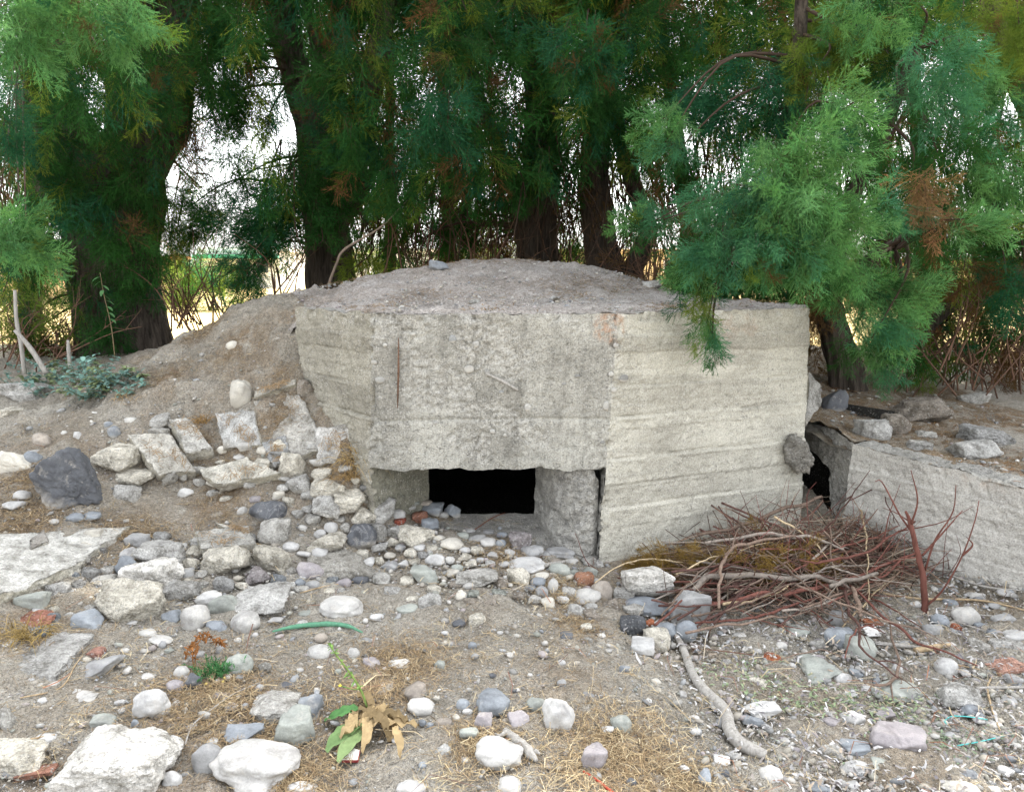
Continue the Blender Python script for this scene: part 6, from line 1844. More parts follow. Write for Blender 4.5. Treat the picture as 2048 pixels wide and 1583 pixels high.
big, Pb = branch([(1842, 1296, 3.62), (1846, 1240, 3.60), (1847, 1180, 3.58), (1838, 1120, 3.57), (1825, 1060, 3.56), (1812, 1020, 3.56)], [.014, .017, .016, .014, .012, .006], 'upright dark red branch with a pale broken foot before the wing wall', 'red')
def twig_of(o, pts, r, col='red'):
    P = smooth_path([at(*q) for q in pts], 14)
    mb = MB(); mb.tube(P, r, 6, .1, 2)
    t_ = link('twig', mb.mesh('twig', M['twig'])); t_.color = (*COLB[col], 1); t_.parent = o
for pts in [[(1850, 1140, 3.58), (1870, 1080, 3.52), (1905, 1025, 3.48), (1912, 970, 3.45)], [(1848, 1215, 3.6), (1885, 1180, 3.52), (1925, 1110, 3.45), (1950, 1040, 3.42), (1958, 1000, 3.4)], [(1830, 1070, 3.56), (1800, 1030, 3.6), (1765, 965, 3.65), (1750, 962, 3.66)],
            [(1845, 1110, 3.57), (1890, 1060, 3.62), (1925, 1020, 3.66)], [(1925, 1110, 3.45), (1945, 1090, 3.42), (1935, 1075, 3.40)], [(1822, 1050, 3.56), (1835, 1000, 3.5), (1822, 940, 3.45)]]:
    twig_of(big, pts, [.006, .004, .0018])
mb = MB(); mb.tube(smooth_path([at(1843, 1240, 3.605), at(1847, 1262, 3.605), at(1838, 1298, 3.62)], 10), [.0165, .011, .004], 8, .3, 3)
t_ = link('broken_end', mb.mesh('broken_end', M['twig'])); t_.color = (.62, .50, .30, 1); t_.parent = big
HAND = [
 ([(1385, 1180), (1430, 1150), (1560, 1155), (1640, 1160), (1700, 1168)], [.016, .020, .016, .010], 'long pale stripped branch across the front of the brush pile', 'grey', .10),
 ([(1660, 1172), (1700, 1160), (1755, 1147)], [.012, .014, .012], 'short pale forked branch on top of the brush pile front', 'grey', .14),
 ([(1438, 1215), (1440, 1160), (1452, 1110), (1500, 1085), (1590, 1070)], [.008, .011, .012, .007], 'bent brown branch hooking down at the near end of the brush pile', 'brown', .14),
 ([(1400, 1210), (1500, 1195), (1600, 1180), (1690, 1160), (1830, 1110)], [.008, .014, .015, .008], 'long reddish branch rising through the brush pile', 'red', .07),
 ([(1390, 1245), (1500, 1235), (1590, 1210), (1660, 1180)], [.006, .009, .007], 'bowed red branch along the lower front of the brush pile', 'red', .05),
 ([(1600, 1120), (1650, 1125), (1720, 1105), (1800, 1060), (1870, 1015)], [.005, .009, .008, .004], 'wiry dark red branch curving up from the brush pile', 'red', .22),
 ([(1395, 1070), (1480, 1050), (1560, 1020), (1640, 995)], [.012, .014, .012], 'thick brown branch along the bunker wall', 'brown', .08),
 ([(1410, 1085), (1520, 1068), (1620, 1075), (1690, 1095)], [.010, .013, .008], 'grey-brown branch over the crown of the brush pile', 'grey', .12),
 ([(1360, 1110), (1440, 1098), (1530, 1100)], [.012, .012, .008], 'sawn brown branch pointing at the bunker wall', 'brown', .07),
 ([(1700, 1170), (1770, 1230), (1850, 1290), (1960, 1330)], [.008, .008, .004], 'straight dark red shoot running down over the strandline', 'red', .10),
 ([(1690, 1180), (1700, 1220), (1715, 1260), (1730, 1300), (1790, 1350)], [.010, .009, .007, .004], 'dark bent branch reaching down to the wedge boulder', 'dark', .10),
 ([(1705, 1175), (1715, 1200), (1722, 1232)], [.014, .014, .010], 'stubby brown branch hanging off the brush pile', 'brown', .12),
 ([(1780, 1245), (1790, 1300), (1798, 1340), (1780, 1365), (1730, 1368)], [.005, .008, .009, .005], 'pale pink hooked branch lying at the strandline', 'brown', .03),
 ([(1530, 1330), (1590, 1310), (1640, 1300), (1685, 1312)], [.003, .004, .003], 'thin arching twig over the flat-topped rock', 'brown', .05),
 ([(1690, 1315), (1700, 1280), (1720, 1255), (1750, 1250)], [.003, .005, .004], 'curled red twig beside the pale blue boulder', 'red', .05),
 ([(1480, 980, 4.1), (1500, 1030, 4.1), (1505, 1080, 4.05)], [.0015, .003, .004], 'thin twig leaning against the bunker wall above the pile', 'dark', .0),
 ([(1740, 940, 3.9), (1690, 1010, 3.95), (1650, 1060, 3.98)], [.002, .005, .007], 'dark twig slanting up before the passage hole', 'dark', .0),
 ([(1700, 1000), (1760, 975), (1775, 1010), (1800, 1050)], [.004, .005, .003], 'twig bent like an elbow before the wing wall', 'dark', .25),
 ([(1150, 1065, 3.88), (1172, 1120, 3.86), (1200, 1150, 3.84), (1290, 1160, 3.75)], [.0015, .003, .004], 'thin red twig arching up before the broken block', 'red', 0),
 ([(1190, 1165), (1250, 1125), (1330, 1120), (1400, 1130)], [.004, .006, .005], 'orange-brown stem reaching out along the bunker foot', 'tan', .05),
]
for pts, r, lab, col, lf in HAND:
    branch(pts, r, lab, col, lf)
for k in range(110):
    f = bg_.random()
    cx_, cy_ = 1410 + 400 * f + bg_.normal() * 40, 1150 - 40 * f + bg_.normal() * 46
    a = R(bg_.choice([-20, -6, 14, 35, 70], p=[.38, .2, .2, .14, .08]) + bg_.normal() * 12)
    L = bg_.uniform(70, 190)
    pts = [(cx_ - L * math.cos(a), cy_ - L * math.sin(a)), (cx_ + bg_.normal() * 12, cy_ + bg_.normal() * 16), (cx_ + L * math.cos(a), cy_ + L * math.sin(a))]
    if min(p_[0] for p_ in pts) < 1290: continue
    pts = [(min(p_[0], 1960), min(max(p_[1], 1005), 1265)) for p_ in pts]
    c_ = bg_.choice(['red', 'brown', 'grey', 'dark', 'tan'], p=[.20, .34, .16, .24, .06])
    branch(pts, [bg_.uniform(.003, .007), bg_.uniform(.003, .006), .0015], 'thin ' + {'red': 'reddish', 'brown': 'brown', 'grey': 'grey', 'dark': 'blackish', 'tan': 'tan'}[str(c_)] + ' cut stem lying in the tangle of the brush pile', str(c_), bg_.uniform(-.02, .13), 'stem', 'cut stems of the brush pile')
# fine brushwood filling the pile, and dead sprays
mb = MB()
for k in range(1900):
    f = bg_.random()
    px, py = 1390 + 430 * f + bg_.normal() * 40, 1145 - 40 * f + bg_.normal() * 40
    c0 = hit(px, max(py, 1000), bg_.uniform(-.08, .08), PZ)
    d = np.array([bg_.normal() * .8 + .2, bg_.normal() * .5, bg_.normal() * .3]); d /= np.linalg.norm(d)
    L = bg_.uniform(.06, .22)
    col = np.array([(.16, .09, .062), (.22, .15, .105), (.30, .25, .19), (.09, .06, .045)][bg_.integers(4)]) * bg_.uniform(.7, 1.3)
    mb.tube(smooth_path([c0 - d * L, c0 + bg_.normal(size=3) * .015, c0 + d * L], 5), [.0026, .003, .001], 3, col=col, cap=False)
for k in range(70):          # thin shoots standing out of it
    px, py = bg_.uniform(1440, 1900), bg_.uniform(1030, 1180)
    c0 = hit(px, py, 0, PZ)
    e = c0 + np.array([bg_.normal() * .16, -.06 + bg_.normal() * .08, bg_.uniform(.08, .30)])
    mb.tube(smooth_path([c0, (c0 + e) / 2 + bg_.normal(size=3) * .03, e], 7), [.0028, .0022, .001], 3, col=np.array([.20, .07, .06]) * bg_.uniform(.6, 1.3), cap=False)
o = link('brushwood', mb.mesh('brushwood', M['brush'], True, True)); o['kind'] = 'stuff'
tag(o, 'fine dry brushwood filling the pile between bunker and wing wall', 'brushwood')
def dead_sprays(name, label, spots, col, s=(.12, .2), n=34, fn=PZ):
    cr = Crown()
    for px, py, rx, ry in spots:
        for _ in range(n):
            p = hit(px + bg_.normal() * rx * .5, py + bg_.normal() * ry * .5, .06, fn)
            d = np.array([bg_.normal() * .6, -.5 + bg_.normal() * .3, -.3 + bg_.normal() * .35]); d /= np.linalg.norm(d)
            cr.add(p, d, bg_.uniform(*s), np.array(col) * bg_.uniform(.7, 1.3))
    o = cr.build(name, None)
    tag(o, label, 'dead foliage')
dead_sprays('dead_sprays', 'withered mustard-brown tamarisk sprays draped on the brush pile', [(1560, 1105, 60, 22), (1600, 1120, 50, 20), (1500, 1120, 40, 20), (1350, 1112, 50, 14), (1290, 1112, 30, 10)], (.30, .20, .065))

# ------------------------------------------------------------------ weeds
def leaf_blade(mb, base, d, L, wd, col, droop=.3, nb=5, wavy=0.0, up=np.array([0, 0, 1.0])):
    d = np.asarray(d, float); d /= np.linalg.norm(d)
    s = np.cross(d, up); s /= np.linalg.norm(s) + 1e-9
    V, Q = [], []
    for k in range(nb + 1):
        t = k / nb
        c = base + d * L * t - np.array([0, 0, droop * L * t * t])
        ww = wd * math.sin(math.pi * min(.06 + .9 * t, 1)) ** .8
        z = np.array([0, 0, ww * .25])
        j = np.array([0, 0, wavy * math.sin(k * 2.3) * wd])
        c = c + s * wavy * wd * .8 * math.sin(t * 5 + L * 60)
        V += [c - s * ww + z + j, c, c + s * ww + z - j]
    for k in range(nb):
        b = 3 * k
        Q += [[b, b + 1, b + 4, b + 3], [b + 1, b + 2, b + 5, b + 4]]
    mb.add(np.array(V), Q, None, col)
wg = np.random.default_rng(5)
# silvery weed on the slope
b0 = hit(165, 800)
weed = empty('silvery_weed', tuple(b0)); tag(weed, 'silvery blue-green weed sprawling over the slope by the massive tree', 'weed')
st, lf = MB(), MB()
for k in range(95):
    px, py = wg.choice([wg.normal(130, 50), wg.normal(190, 34), wg.normal(255, 22)], p=[.5, .3, .2]), wg.uniform(745, 800)
    if px > 235: py = wg.uniform(752, 775)
    a = hit(px, py, .0)
    hgt = wg.uniform(.05, .20) if px < 215 else wg.uniform(.02, .08)
    e = a + np.array([wg.normal() * .08, -.05 + wg.normal() * .06, hgt])
    P = smooth_path([a, (a + e) / 2 + wg.normal(size=3) * .02, e], 8)
    st.tube(P, [.003, .0022, .0012], 4, col=(.22, .26, .17), cap=False)
    col = np.array([.22, .36, .31]) * wg.uniform(.7, 1.35) if wg.random() < .75 else np.array([.27, .33, .17]) * wg.uniform(.8, 1.2)
    for m in range(16):
        p = P[wg.integers(1, 8)]
        d = np.array([wg.normal(), wg.normal(), wg.uniform(-.1, .7)])
        leaf_blade(lf, p, d, wg.uniform(.03, .06), wg.uniform(.010, .018), col * wg.uniform(.85, 1.15), .3, 3)
for mb_, nm in ((st, 'stems'), (lf, 'leaves')):
    o = link(nm, mb_.mesh(nm, M['leaf'], True, True)); o['kind'] = 'stuff'; child_at_world(o, weed)
mb = MB(); mb.tube(smooth_path([at(655, 575, 6.4), at(672, 530, 6.4), at(690, 498, 6.4), (at(760, 455, 6.5)), at(815, 400, 6.6), at(850, 365, 6.7)], 40), [.013, .011, .011, .008, .006, .003], 8, .15, 1)
bb_ = link('branch', mb.mesh('branch', M['twig'])); bb_.color = (.20, .155, .12, 1)
tag(bb_, 'pale bare branch slanting up before the leaning tamarisk', 'branch')
# dry sticks and tall shoots beside it
for pts, r_, lab in [([(48, 740, 5.6), (42, 690, 5.6), (33, 640, 5.6), (30, 580, 5.6)], .016, 'bare grey upright stick behind the silvery weed'), ([(92, 738, 5.5), (60, 695, 5.5), (30, 660, 5.5)], .020, 'thick grey stick leaning across another behind the silvery weed'), ([(140, 735, 5.5), (137, 700, 5.5), (136, 680, 5.5)], .014, 'short broken stake behind the silvery weed')]:
    mb = MB(); mb.tube(smooth_path([at(*q) for q in pts] if pts[0][1] < 736 else [at(*q) - np.array([0, 0, .03]) if i == 0 else at(*q) for i, q in enumerate(pts)], 16), [r_, r_ * .9, r_ * .7], 9, .15, 1)
    tag(link('stick', mb.mesh('stick', M['drift'])), lab, 'stick', 'loose sticks on the ground')
mb = MB()
P = smooth_path([at(230, 715, 5.5), at(222, 650, 5.5), at(208, 590, 5.5), at(200, 545, 5.5)], 16)
tall = empty('tall_weed', tuple(P[0])); tag(tall, 'single tall weed shoot with few leaves before the massive trunk', 'weed')
mb.tube(P, [.004, .003, .0015], 5, col=(.25, .2, .12))
child_at_world(link('stem', mb.mesh('stem', M['leaf'], True, True)), tall)
mb = MB()
for k in range(9):
    leaf_blade(mb, P[6 + k], (wg.normal(), wg.normal() * .5, -.2), .06, .014, (.10, .22, .09), .4)
o = link('leaves', mb.mesh('leaves', M['leaf'], True, True)); o['kind'] = 'stuff'; child_at_world(o, tall)
# feathery green weed with yellow heads
b0 = hit(430, 1350)
fw_ = empty('feathery_weed', tuple(b0)); tag(fw_, 'small feathery green weed with yellow buds before the speckled stone', 'weed')
mb = MB()
for k in range(46):
    a = b0 + np.array([wg.normal() * .022, wg.normal() * .02, .01])
    d = np.array([wg.normal(), wg.normal(), wg.uniform(.2, .9)]); d /= np.linalg.norm(d)
    L = wg.uniform(.04, .085)
    col = np.array([.07, .19, .07]) * wg.uniform(.7, 1.4)
    mb.tube([a, a + d * L * .6, a + d * L - np.array([0, 0, .01])], [.0015, .001], 3, col=col, cap=False)
    for m in range(8):
        p = a + d * L * wg.uniform(.3, 1)
        leaf_blade(mb, p, d * .6 + wg.normal(size=3) * .7, wg.uniform(.012, .022), .0028, col, .1, 2)
o = link('leaves', mb.mesh('leaves', M['leaf'], True, True)); o['kind'] = 'stuff'; child_at_world(o, fw_)
for px, py in [(412, 1367), (420, 1372), (446, 1362), (449, 1355), (440, 1340)]:
    p = hit(px, py, .012)
    V, Fc = ico(2)
    o = link('bud', mesh_np('bud', V * .006 + 0, Fc, M['budmat'] if 'budmat' in M else M.setdefault('budmat', mat_plain('bud', (.55, .42, .14))))); child_at_world(o, fw_); o.location = Vector(p) - Vector(fw_.location)
# dock: green and withered leaves round a flowering stem
b0 = hit(738, 1420)
dock = empty('dock_plant', tuple(b0)); tag(dock, 'half withered dock plant with brown curled leaves and a yellow flowering stem', 'plant')
def dock_leaf(px, py, L, wd, az, col, wav, droop, lift=.03, name='leaf'):
    p = hit(px, py, lift)
    mb = MB(); leaf_blade(mb, p, (math.cos(R(az)), math.sin(R(az)), .12), L, wd, col, droop, 10, wav)
    child_at_world(link(name, mb.mesh(name, M['leaf'], True, True)), dock)
dock_leaf(722, 1418, .13, .030, 190, (.11, .25, .09), .15, .35)
dock_leaf(724, 1440, .17, .034, 238, (.20, .31, .13), .15, .25)
dock_leaf(735, 1450, .19, .030, 250, (.24, .33, .15), .12, .2, .025)
for k in range(16):
    dock_leaf(735 + wg.normal() * 16, 1420 + wg.normal() * 14, wg.uniform(.10, .19), wg.uniform(.012, .026), wg.uniform(225, 345) if k % 3 else wg.uniform(20, 160), np.array([.36, .27, .15]) * wg.uniform(.6, 1.3), .55, wg.uniform(.1, .5), wg.uniform(.03, .07), 'withered_leaf')
P = smooth_path([hit(735, 1415, .02), at(722, 1380, hit(735, 1415)[1] - .01), at(700, 1345, hit(735, 1415)[1] + .0), at(672, 1308, hit(735, 1415)[1] + .02), at(655, 1285, hit(735, 1415)[1] + .03)], 24)
mb = MB(); mb.tube(P, [.0045, .0035, .0012], 7, col=(.24, .34, .10))
child_at_world(link('stem', mb.mesh('stem', M['leaf'], True, True)), dock)
for k in range(26):
    i = wg.integers(6, 23)
    mb = MB(); leaf_blade(mb, P[i], (wg.normal(), wg.normal() * .4, wg.normal() * .6), wg.uniform(.012, .028), .005, np.array([.20, .34, .10]) * wg.uniform(.8, 1.3), .2, 3)
    child_at_world(link('leaf', mb.mesh('leaf', M['leaf'], True, True)), dock)
fp = at(680, 1370, P[8][1] - .02)
fl = link('flower', None if False else mesh_np('flower', ico(2)[0] * np.array([.006, .006, .004]), ico(2)[1], mat_plain('petal', (.75, .62, .08)))); child_at_world(fl, dock); fl.location = Vector(fp) - Vector(dock.location)
mb = MB(); mb.tube(smooth_path([P[6], (P[6] + fp) / 2 + np.array([0, 0, -.004]), fp], 8), .0018, 5, col=(.2, .33, .1))
child_at_world(link('flower_stalk', mb.mesh('flower_stalk', M['leaf'], True, True)), dock)
# withered rust-brown weed
b0 = hit(405, 1300)
rw = empty('withered_weed', tuple(b0)); tag(rw, 'rust-brown withered weed bent over above the feathery weed', 'weed')
mb = MB()
for q in [[(390, 1340), (392, 1300), (402, 1278), (425, 1272)], [(388, 1338), (385, 1305), (395, 1272), (415, 1266)], [(420, 1285), (440, 1280), (445, 1288)], [(395, 1280), (380, 1290), (372, 1310)]]:
    P = np.array([hit(a, b, .01 + .05 * (i > 0)) for i, (a, b) in enumerate(q)])
    P = smooth_path(P, 12)
    mb.tube(P, .0022, 4, col=(.25, .12, .05), cap=False)
    for m in range(34):
        leaf_blade(mb, P[wg.integers(2, 12)], wg.normal(size=3), wg.uniform(.012, .026), .005, np.array([.30, .135, .05]) * wg.uniform(.6, 1.3), .3, 2)
o = link('leaves', mb.mesh('leaves', M['leaf'], True, True)); o['kind'] = 'stuff'; child_at_world(o, rw)
# trailing grey-green weed on the strandline
b0 = hit(1600, 1395)
tw_ = empty('trailing_weed', tuple(b0)); tag(tw_, 'pale grey-green trailing weed creeping over the strandline stones', 'weed')
mb = MB()
for k in range(800):
    f = wg.random()
    px = np.interp(f, [0, .35, .65, 1], [1450, 1560, 1650, 1840]) + wg.normal() * 34
    py = np.interp(f, [0, .35, .65, 1], [1335, 1375, 1405, 1412]) + wg.normal() * 18
    p = hit(px, py, wg.uniform(.005, .035))
    col = np.array([.27, .34, .20]) * wg.uniform(.6, 1.4) if wg.random() < .7 else np.array([.45, .40, .27]) * wg.uniform(.7, 1.2)
    leaf_blade(mb, p, (wg.normal(), wg.normal(), wg.uniform(-.2, .5)), wg.uniform(.012, .028), wg.uniform(.003, .006), col, .3, 2)
for k in range(300):
    p = hit(1850 + wg.normal() * 90, 1485 + wg.normal() * 22, wg.uniform(.005, .02))
    leaf_blade(mb, p, (wg.normal(), wg.normal(), wg.uniform(-.2, .4)), wg.uniform(.012, .025), .004, np.array([.24, .31, .20]) * wg.uniform(.6, 1.3), .3, 2)
o = link('leaves', mb.mesh('leaves', M['leaf'], True, True)); o['kind'] = 'stuff'; child_at_world(o, tw_)
# dry grass tufts
def tuft(px, py, n, L, label, col=(.42, .30, .13), fn=None, up=.8):
    p0 = hit(px, py, 0, fn)
    mb = MB()
    for k in range(n):
        a = p0 + np.array([wg.normal() * .03, wg.normal() * .03, 0])
        d = np.array([wg.normal() * .6, -.25 + wg.normal() * .5, up * wg.random()]); d /= np.linalg.norm(d)
        l = L * wg.uniform(.5, 1.2)
        mb.tube(smooth_path([a, a + d * l * .55 + np.array([0, 0, .01]), a + d * l - np.array([0, 0, .25 * l])], 5), [.0016, .0012, .0005], 3, col=np.array(col) * wg.uniform(.6, 1.35), cap=False)
    o = link('dry_grass_tuft', mb.mesh('dry_grass_tuft', M['litter'], True, True))
    tag(o, label, 'grass tuft'); o['kind'] = 'thing'
tuft(720, 925, 170, .20, 'golden dry grass tuft growing at the bunker corner', up=1.1)
tuft(700, 955, 90, .14, 'brown dry grass hanging over the flat rubble block', (.33, .22, .10))
tuft(62, 1275, 120, .11, 'mustard dry grass tuft below the long red brick shard', (.36, .26, .10))
tuft(405, 845, 60, .10, 'brown dry grass between thick and square slabs', (.30, .19, .08))
tuft(250, 800, 40, .10, 'thin dry grass stalks under the trailing end of the silvery weed', (.38, .28, .15), up=1)
tuft(20, 1265, 30, .1, 'sparse dry grass wisps at the margin by the brick shard', (.36, .27, .13))

# ------------------------------------------------------------------ gravel, litter, strandline flakes (nobody could count these)
sg = np.random.default_rng(99)
ok_zone = lambda x, y: ~foot(x, y) & ~behind_wing(x, y)
def scatter_points(n, dens, x0=-3.2, x1=2.9, y0=1.9, y1=5.6, fn=GZ, zone=ok_zone):
    X, Yp = [], []
    got = 0
    while got < n:
        x, y = sg.uniform(x0, x1, n), y0 + (y1 - y0) * sg.random(n) ** 1.5
        k = sg.random(n) < dens(x, y)
        if zone is not None: k &= zone(x, y)
        X.append(x[k]); Yp.append(y[k]); got += k.sum()
    x, y = np.concatenate(X)[:n], np.concatenate(Yp)[:n]
    return x, y, fn(x, y)
def strand(x, y):           # 1 in the debris on the beach side
    return sstep(.50, 1.05, x - .50 * (3.3 - y) * 0 + .10 * (y - 2.2)) * sstep(4.5, 3.7, y)
def patchy(x, y, f=1.6, o=0): return np.clip(.5 + 1.1 * fbm(np.stack([x * f, y * f, x * 0 + o], 1), 3), 0, 1)
def foot_band(x, y):        # along the foot of the bunker and the rubble line
    line = np.interp(x, [-2.2, -1.2, -.6, 0, .5, 1.0], [3.2, 3.6, 3.75, 3.7, 3.65, 3.5])
    return np.exp(-((y - line) / .28) ** 2) * sstep(1.2, .9, x)
PAL = np.array([(.24, .255, .275), (.31, .325, .34), (.60, .59, .56), (.46, .455, .44), (.36, .36, .355), (.27, .285, .30), (.19, .205, .225), (.31, .285, .25), (.42, .39, .33), (.27, .29, .26), (.33, .29, .30)])
def stones_stuff(name, n, sizes, sub, dens, label, embed=.14, **kw):
    x, y, z = scatter_points(n, dens, **kw)
    if sub == 0:
        bm = bmesh.new(); bmesh.ops.create_icosphere(bm, subdivisions=1, radius=1); bm.verts.ensure_lookup_table()
        U = np.array([v.co[:] for v in bm.verts]); Fc = np.array([[v.index for v in f.verts] for f in bm.faces]); bm.free()
    else:
        U, Fc = ico(sub)
    nv = len(U)
    s = sizes[0] * (sizes[1] / sizes[0]) ** (sg.random(n) ** 1.9)
    ax = np.stack([s * sg.uniform(.8, 1.5, n), s * sg.uniform(.6, 1.1, n), s * sg.uniform(.35, .8, n)], 1)
    V = U[None] * ax[:, None, :] * .5
    V = V * (1 + .30 * sg.normal(size=(n, nv, 1)) * (.5 if sub else .8) * .6)
    a, b = sg.uniform(0, 6.28, n), sg.normal(size=n) * .35
    ca, sa, cb, sb = np.cos(a)[:, None], np.sin(a)[:, None], np.cos(b)[:, None], np.sin(b)[:, None]
    xx, yy, zz = V[..., 0], V[..., 1], V[..., 2]
    xx, zz = xx * cb - zz * sb, xx * sb + zz * cb
    xx, yy = xx * ca - yy * sa, xx * sa + yy * ca
    V = np.stack([xx + x[:, None], yy + y[:, None], zz + (z + ax[:, 2] * embed + .004)[:, None]], -1)
    me = mesh_np(name, V.reshape(-1, 3), (Fc[None] + (np.arange(n) * nv)[:, None, None]).reshape(-1, 3), M['gravel'], smooth=True)
    col = PAL[sg.integers(0, len(PAL), n)] * sg.uniform(.75, 1.2, n)[:, None]
    dst = sg.uniform(.1, .6, n)[:, None]
    col = col * (1 - dst) + np.array([.38, .35, .295]) * dst
    set_attr(me, 'tint', np.repeat(col, nv, 0), 'FLOAT_COLOR')
    o = link(name, me); o['kind'] = 'stuff'; tag(o, label, 'gravel')
front = lambda x, y: np.clip(.22 + .6 * patchy(x, y) + .9 * strand(x, y) + .8 * foot_band(x, y), 0, 1) * np.where(y > 4.4, .65, 1)
stones_stuff('gravel', 30000, (.004, .016), 0, front, 'fine grey gravel strewn over the dirt')
stones_stuff('small_pebbles', 6500, (.014, .045), 1, lambda x, y: np.clip(.05 + .22 * patchy(x, y, 2, 4) + .95 * strand(x, y) + .75 * foot_band(x, y), 0, 1) * np.where(y > 4.4, .65, 1), 'small mixed pebbles thick along rubble line and strandline')
stones_stuff('mound_gravel', 2600, (.008, .030), 0, lambda x, y: np.clip(.2 + .8 * patchy(x, y), 0, 1), 'fine gravel on the earth mound', x0=-2.2, x1=1.9, y0=4.0, y1=6.6, fn=MZ, zone=poly_inside([(-.7, 4.05), (.56, 4.05), (1.8, 4.75), (1.6, 6.6), (-1.8, 6.6), (-1.5, 5.0)]))
stones_stuff('bank_gravel', 900, (.010, .045), 0, lambda x, y: x * 0 + .8, 'loose gravel on the stony bank', x0=1.9, x1=4, y0=3.4, y1=6.6, fn=BZ, zone=poly_inside([(2.16, 4.66), (3.4, 2.8), (4, 3), (4, 6.5), (2.0, 6.5)]))

def blades(name, n, dens, Lr, wd, cols, label, lift=.004, up=.12, mat='litter', **kw):
    x, y, z = scatter_points(n, dens, **kw)
    L = sg.uniform(*Lr, n)
    a = sg.uniform(0, 6.28, n)
    d = np.stack([np.cos(a), np.sin(a), sg.normal(size=n) * up], 1)
    s = np.stack([-np.sin(a), np.cos(a), sg.normal(size=n) * .3], 1)
    w_ = wd * sg.uniform(.6, 1.4, n)
    base = np.stack([x, y, z + lift + sg.random(n) * lift * 2 + .004], 1)
    bend = np.stack([sg.normal(size=n), sg.normal(size=n), np.abs(sg.normal(size=n))], 1) * (L * .14)[:, None]
    p0, p1, p2 = base - d * (L / 2)[:, None], base + bend, base + d * (L / 2)[:, None]
    sw = s * w_[:, None]
    V = np.stack([p0 - sw, p0 + sw, p1 + sw, p1 - sw, p2 + sw * .4, p2 - sw * .4], 1).reshape(-1, 3)
    i = np.arange(n)[:, None] * 6
    Q = np.concatenate([i + np.array([[0, 1, 2, 3]]), i + np.array([[3, 2, 4, 5]])])
    me = mesh_np(name, V, Q, M[mat], smooth=False)
    cols = np.asarray(cols)
    c = cols[sg.integers(0, len(cols), n)] * sg.uniform(.7, 1.3, n)[:, None]
    set_attr(me, 'tint', np.repeat(c, 6, 0), 'FLOAT_COLOR')
    o = link(name, me); o['kind'] = 'stuff'; tag(o, label, 'litter')
def spots(x, y):
    m = x * 0
    for a, b, r in LITTER_SPOTS: m = np.maximum(m, np.exp(-((x - a) ** 2 + (y - b) ** 2) / (r * r * .7)))
    return m
blades('needle_litter', 32000, lambda x, y: np.clip(spots(x, y) + .10 * patchy(x, y, 1.3, 7) * (1 - strand(x, y)), 0, 1), (.02, .07), .0008, [(.29, .21, .12), (.35, .26, .15), (.21, .145, .085), (.42, .33, .20)], 'brown tamarisk needle litter in patches on the ground')
sp = hit(1230, 1520); sp2 = hit(1090, 1205); sp3 = hit(970, 1490)
blades('pale_straw', 3000, lambda x, y: np.exp(-((x - sp[0]) ** 2 / .06 + (y - sp[1]) ** 2 / .045) * patchy(x, y, 5, 6)) + .8 * np.exp(-((x - sp2[0]) ** 2 / .018 + (y - sp2[1]) ** 2 / .05)) + .6 * np.exp(-((x - sp3[0]) ** 2 / .006 + (y - sp3[1]) ** 2 / .02)), (.025, .08), .0008, [(.52, .42, .25), (.46, .36, .21), (.58, .49, .32)], 'pale golden straw mat in patches', .006)
blades('mound_litter', 5200, lambda x, y: patchy(x, y, 1.4, 3) ** 2, (.02, .06), .0012, [(.25, .17, .09), (.32, .23, .13), (.20, .14, .08)], 'brown needle litter on the earth mound', x0=-2.2, x1=1.9, y0=4.0, y1=6.6, fn=MZ, zone=poly_inside([(-.7, 4.05), (.56, 4.05), (1.8, 4.75), (1.6, 6.6), (-1.8, 6.6), (-1.5, 5.0)]))
blades('bank_litter', 5200, lambda x, y: patchy(x, y, 1.4, 3), (.02, .07), .0014, [(.22, .12, .06), (.28, .17, .08), (.17, .10, .05)], 'reddish needle litter on the stony bank', x0=1.9, x1=4, y0=3.4, y1=6.9, fn=BZ, zone=poly_inside([(2.16, 4.66), (3.4, 2.8), (4, 3), (4, 6.9), (1.9, 6.9), (2.0, 5.4)]))
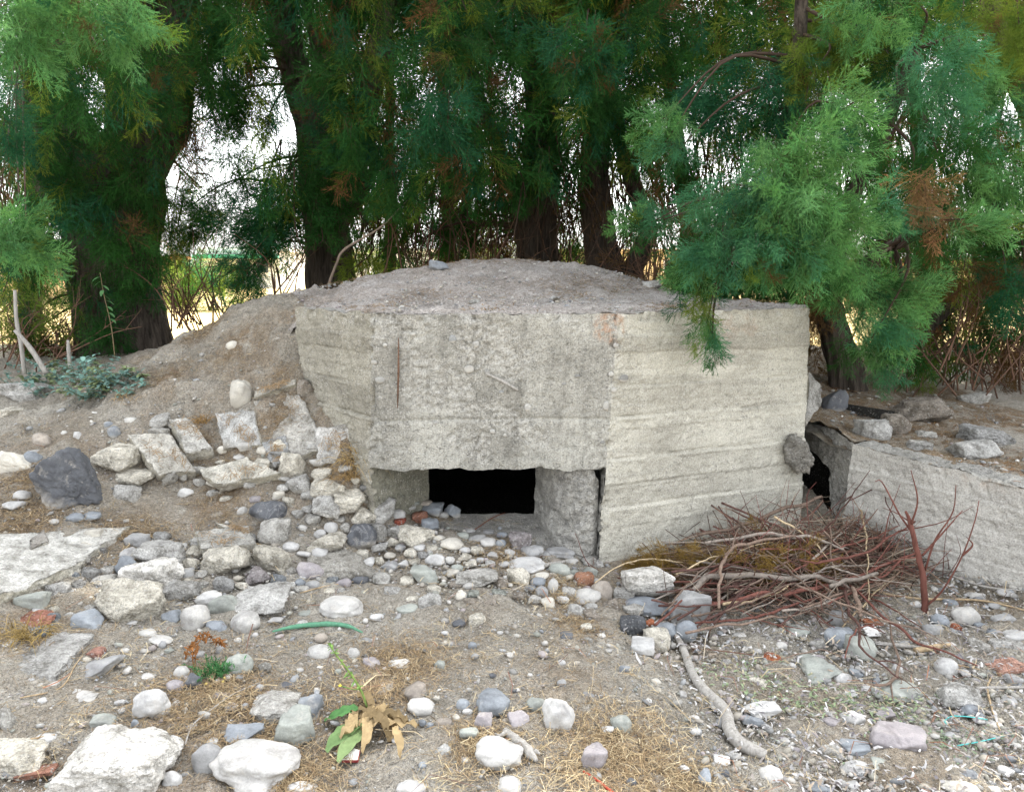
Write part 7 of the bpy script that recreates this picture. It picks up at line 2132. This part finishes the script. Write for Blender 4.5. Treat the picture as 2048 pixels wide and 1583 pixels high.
blades('strandline_flakes', 4200, lambda x, y: strand(x, y) ** 1.5 * np.clip(.3 + .9 * patchy(x, y, 2.2, 2), 0, 1), (.010, .036), .0036, [(.46, .45, .44), (.36, .35, .345), (.25, .235, .23), (.32, .265, .21), (.20, .185, .195), (.54, .53, .52), (.28, .25, .23)], 'bleached dry seagrass flakes covering the strandline', .012, .35)
blades('loose_stalks', 420, lambda x, y: np.clip(.25 * patchy(x, y, 1.7, 9) + .6 * strand(x, y) + .4 * foot_band(x, y), 0, 1), (.06, .22), .0016, [(.42, .34, .22), (.26, .13, .08), (.52, .45, .34), (.20, .12, .09)], 'thin loose stalks and twigs strewn over the ground', .012, .10)

# needles lying on the broken slabs
mbV, mbQ, mbC = [], [], []
k0 = 0
for pts in SLABS[:10]:
    a, b, c, d = pts
    nr = np.cross(c - a, b - d); nr /= np.linalg.norm(nr)
    if nr[2] < 0: nr = -nr
    cu, cv = sg.uniform(.2, .8, 3), sg.uniform(.2, .8, 3)
    for q in range(230):
        u_, v_ = sg.random(2)
        if np.exp(-((u_ - cu) ** 2 + (v_ - cv) ** 2) / .035).max() < sg.random(): continue
        p = a * (1 - u_) * (1 - v_) + b * u_ * (1 - v_) + c * u_ * v_ + d * (1 - u_) * v_ + nr * sg.uniform(.008, .016)
        t1 = (b - a) / np.linalg.norm(b - a); t2 = np.cross(nr, t1)
        an = sg.uniform(0, 6.28); dr = t1 * math.cos(an) + t2 * math.sin(an); sd = np.cross(nr, dr) * .0012
        L = sg.uniform(.012, .035)
        m_ = p + nr * .004 + sd * sg.normal() * 3
        mbV += [p - dr * L - sd, p - dr * L + sd, m_ + sd, m_ - sd, p + dr * L + sd, p + dr * L - sd]
        mbQ += [[k0, k0 + 1, k0 + 2, k0 + 3], [k0 + 3, k0 + 2, k0 + 4, k0 + 5]]
        mbC += [np.array([.27, .19, .11]) * sg.uniform(.6, 1.4)] * 6
        k0 += 6
me = mesh_np('slab_litter', np.array(mbV), np.array(mbQ), M['litter'], smooth=False)
set_attr(me, 'tint', np.array(mbC), 'FLOAT_COLOR')
o = link('slab_litter', me); o['kind'] = 'stuff'; tag(o, 'brown needle litter caught on the broken slabs', 'litter')
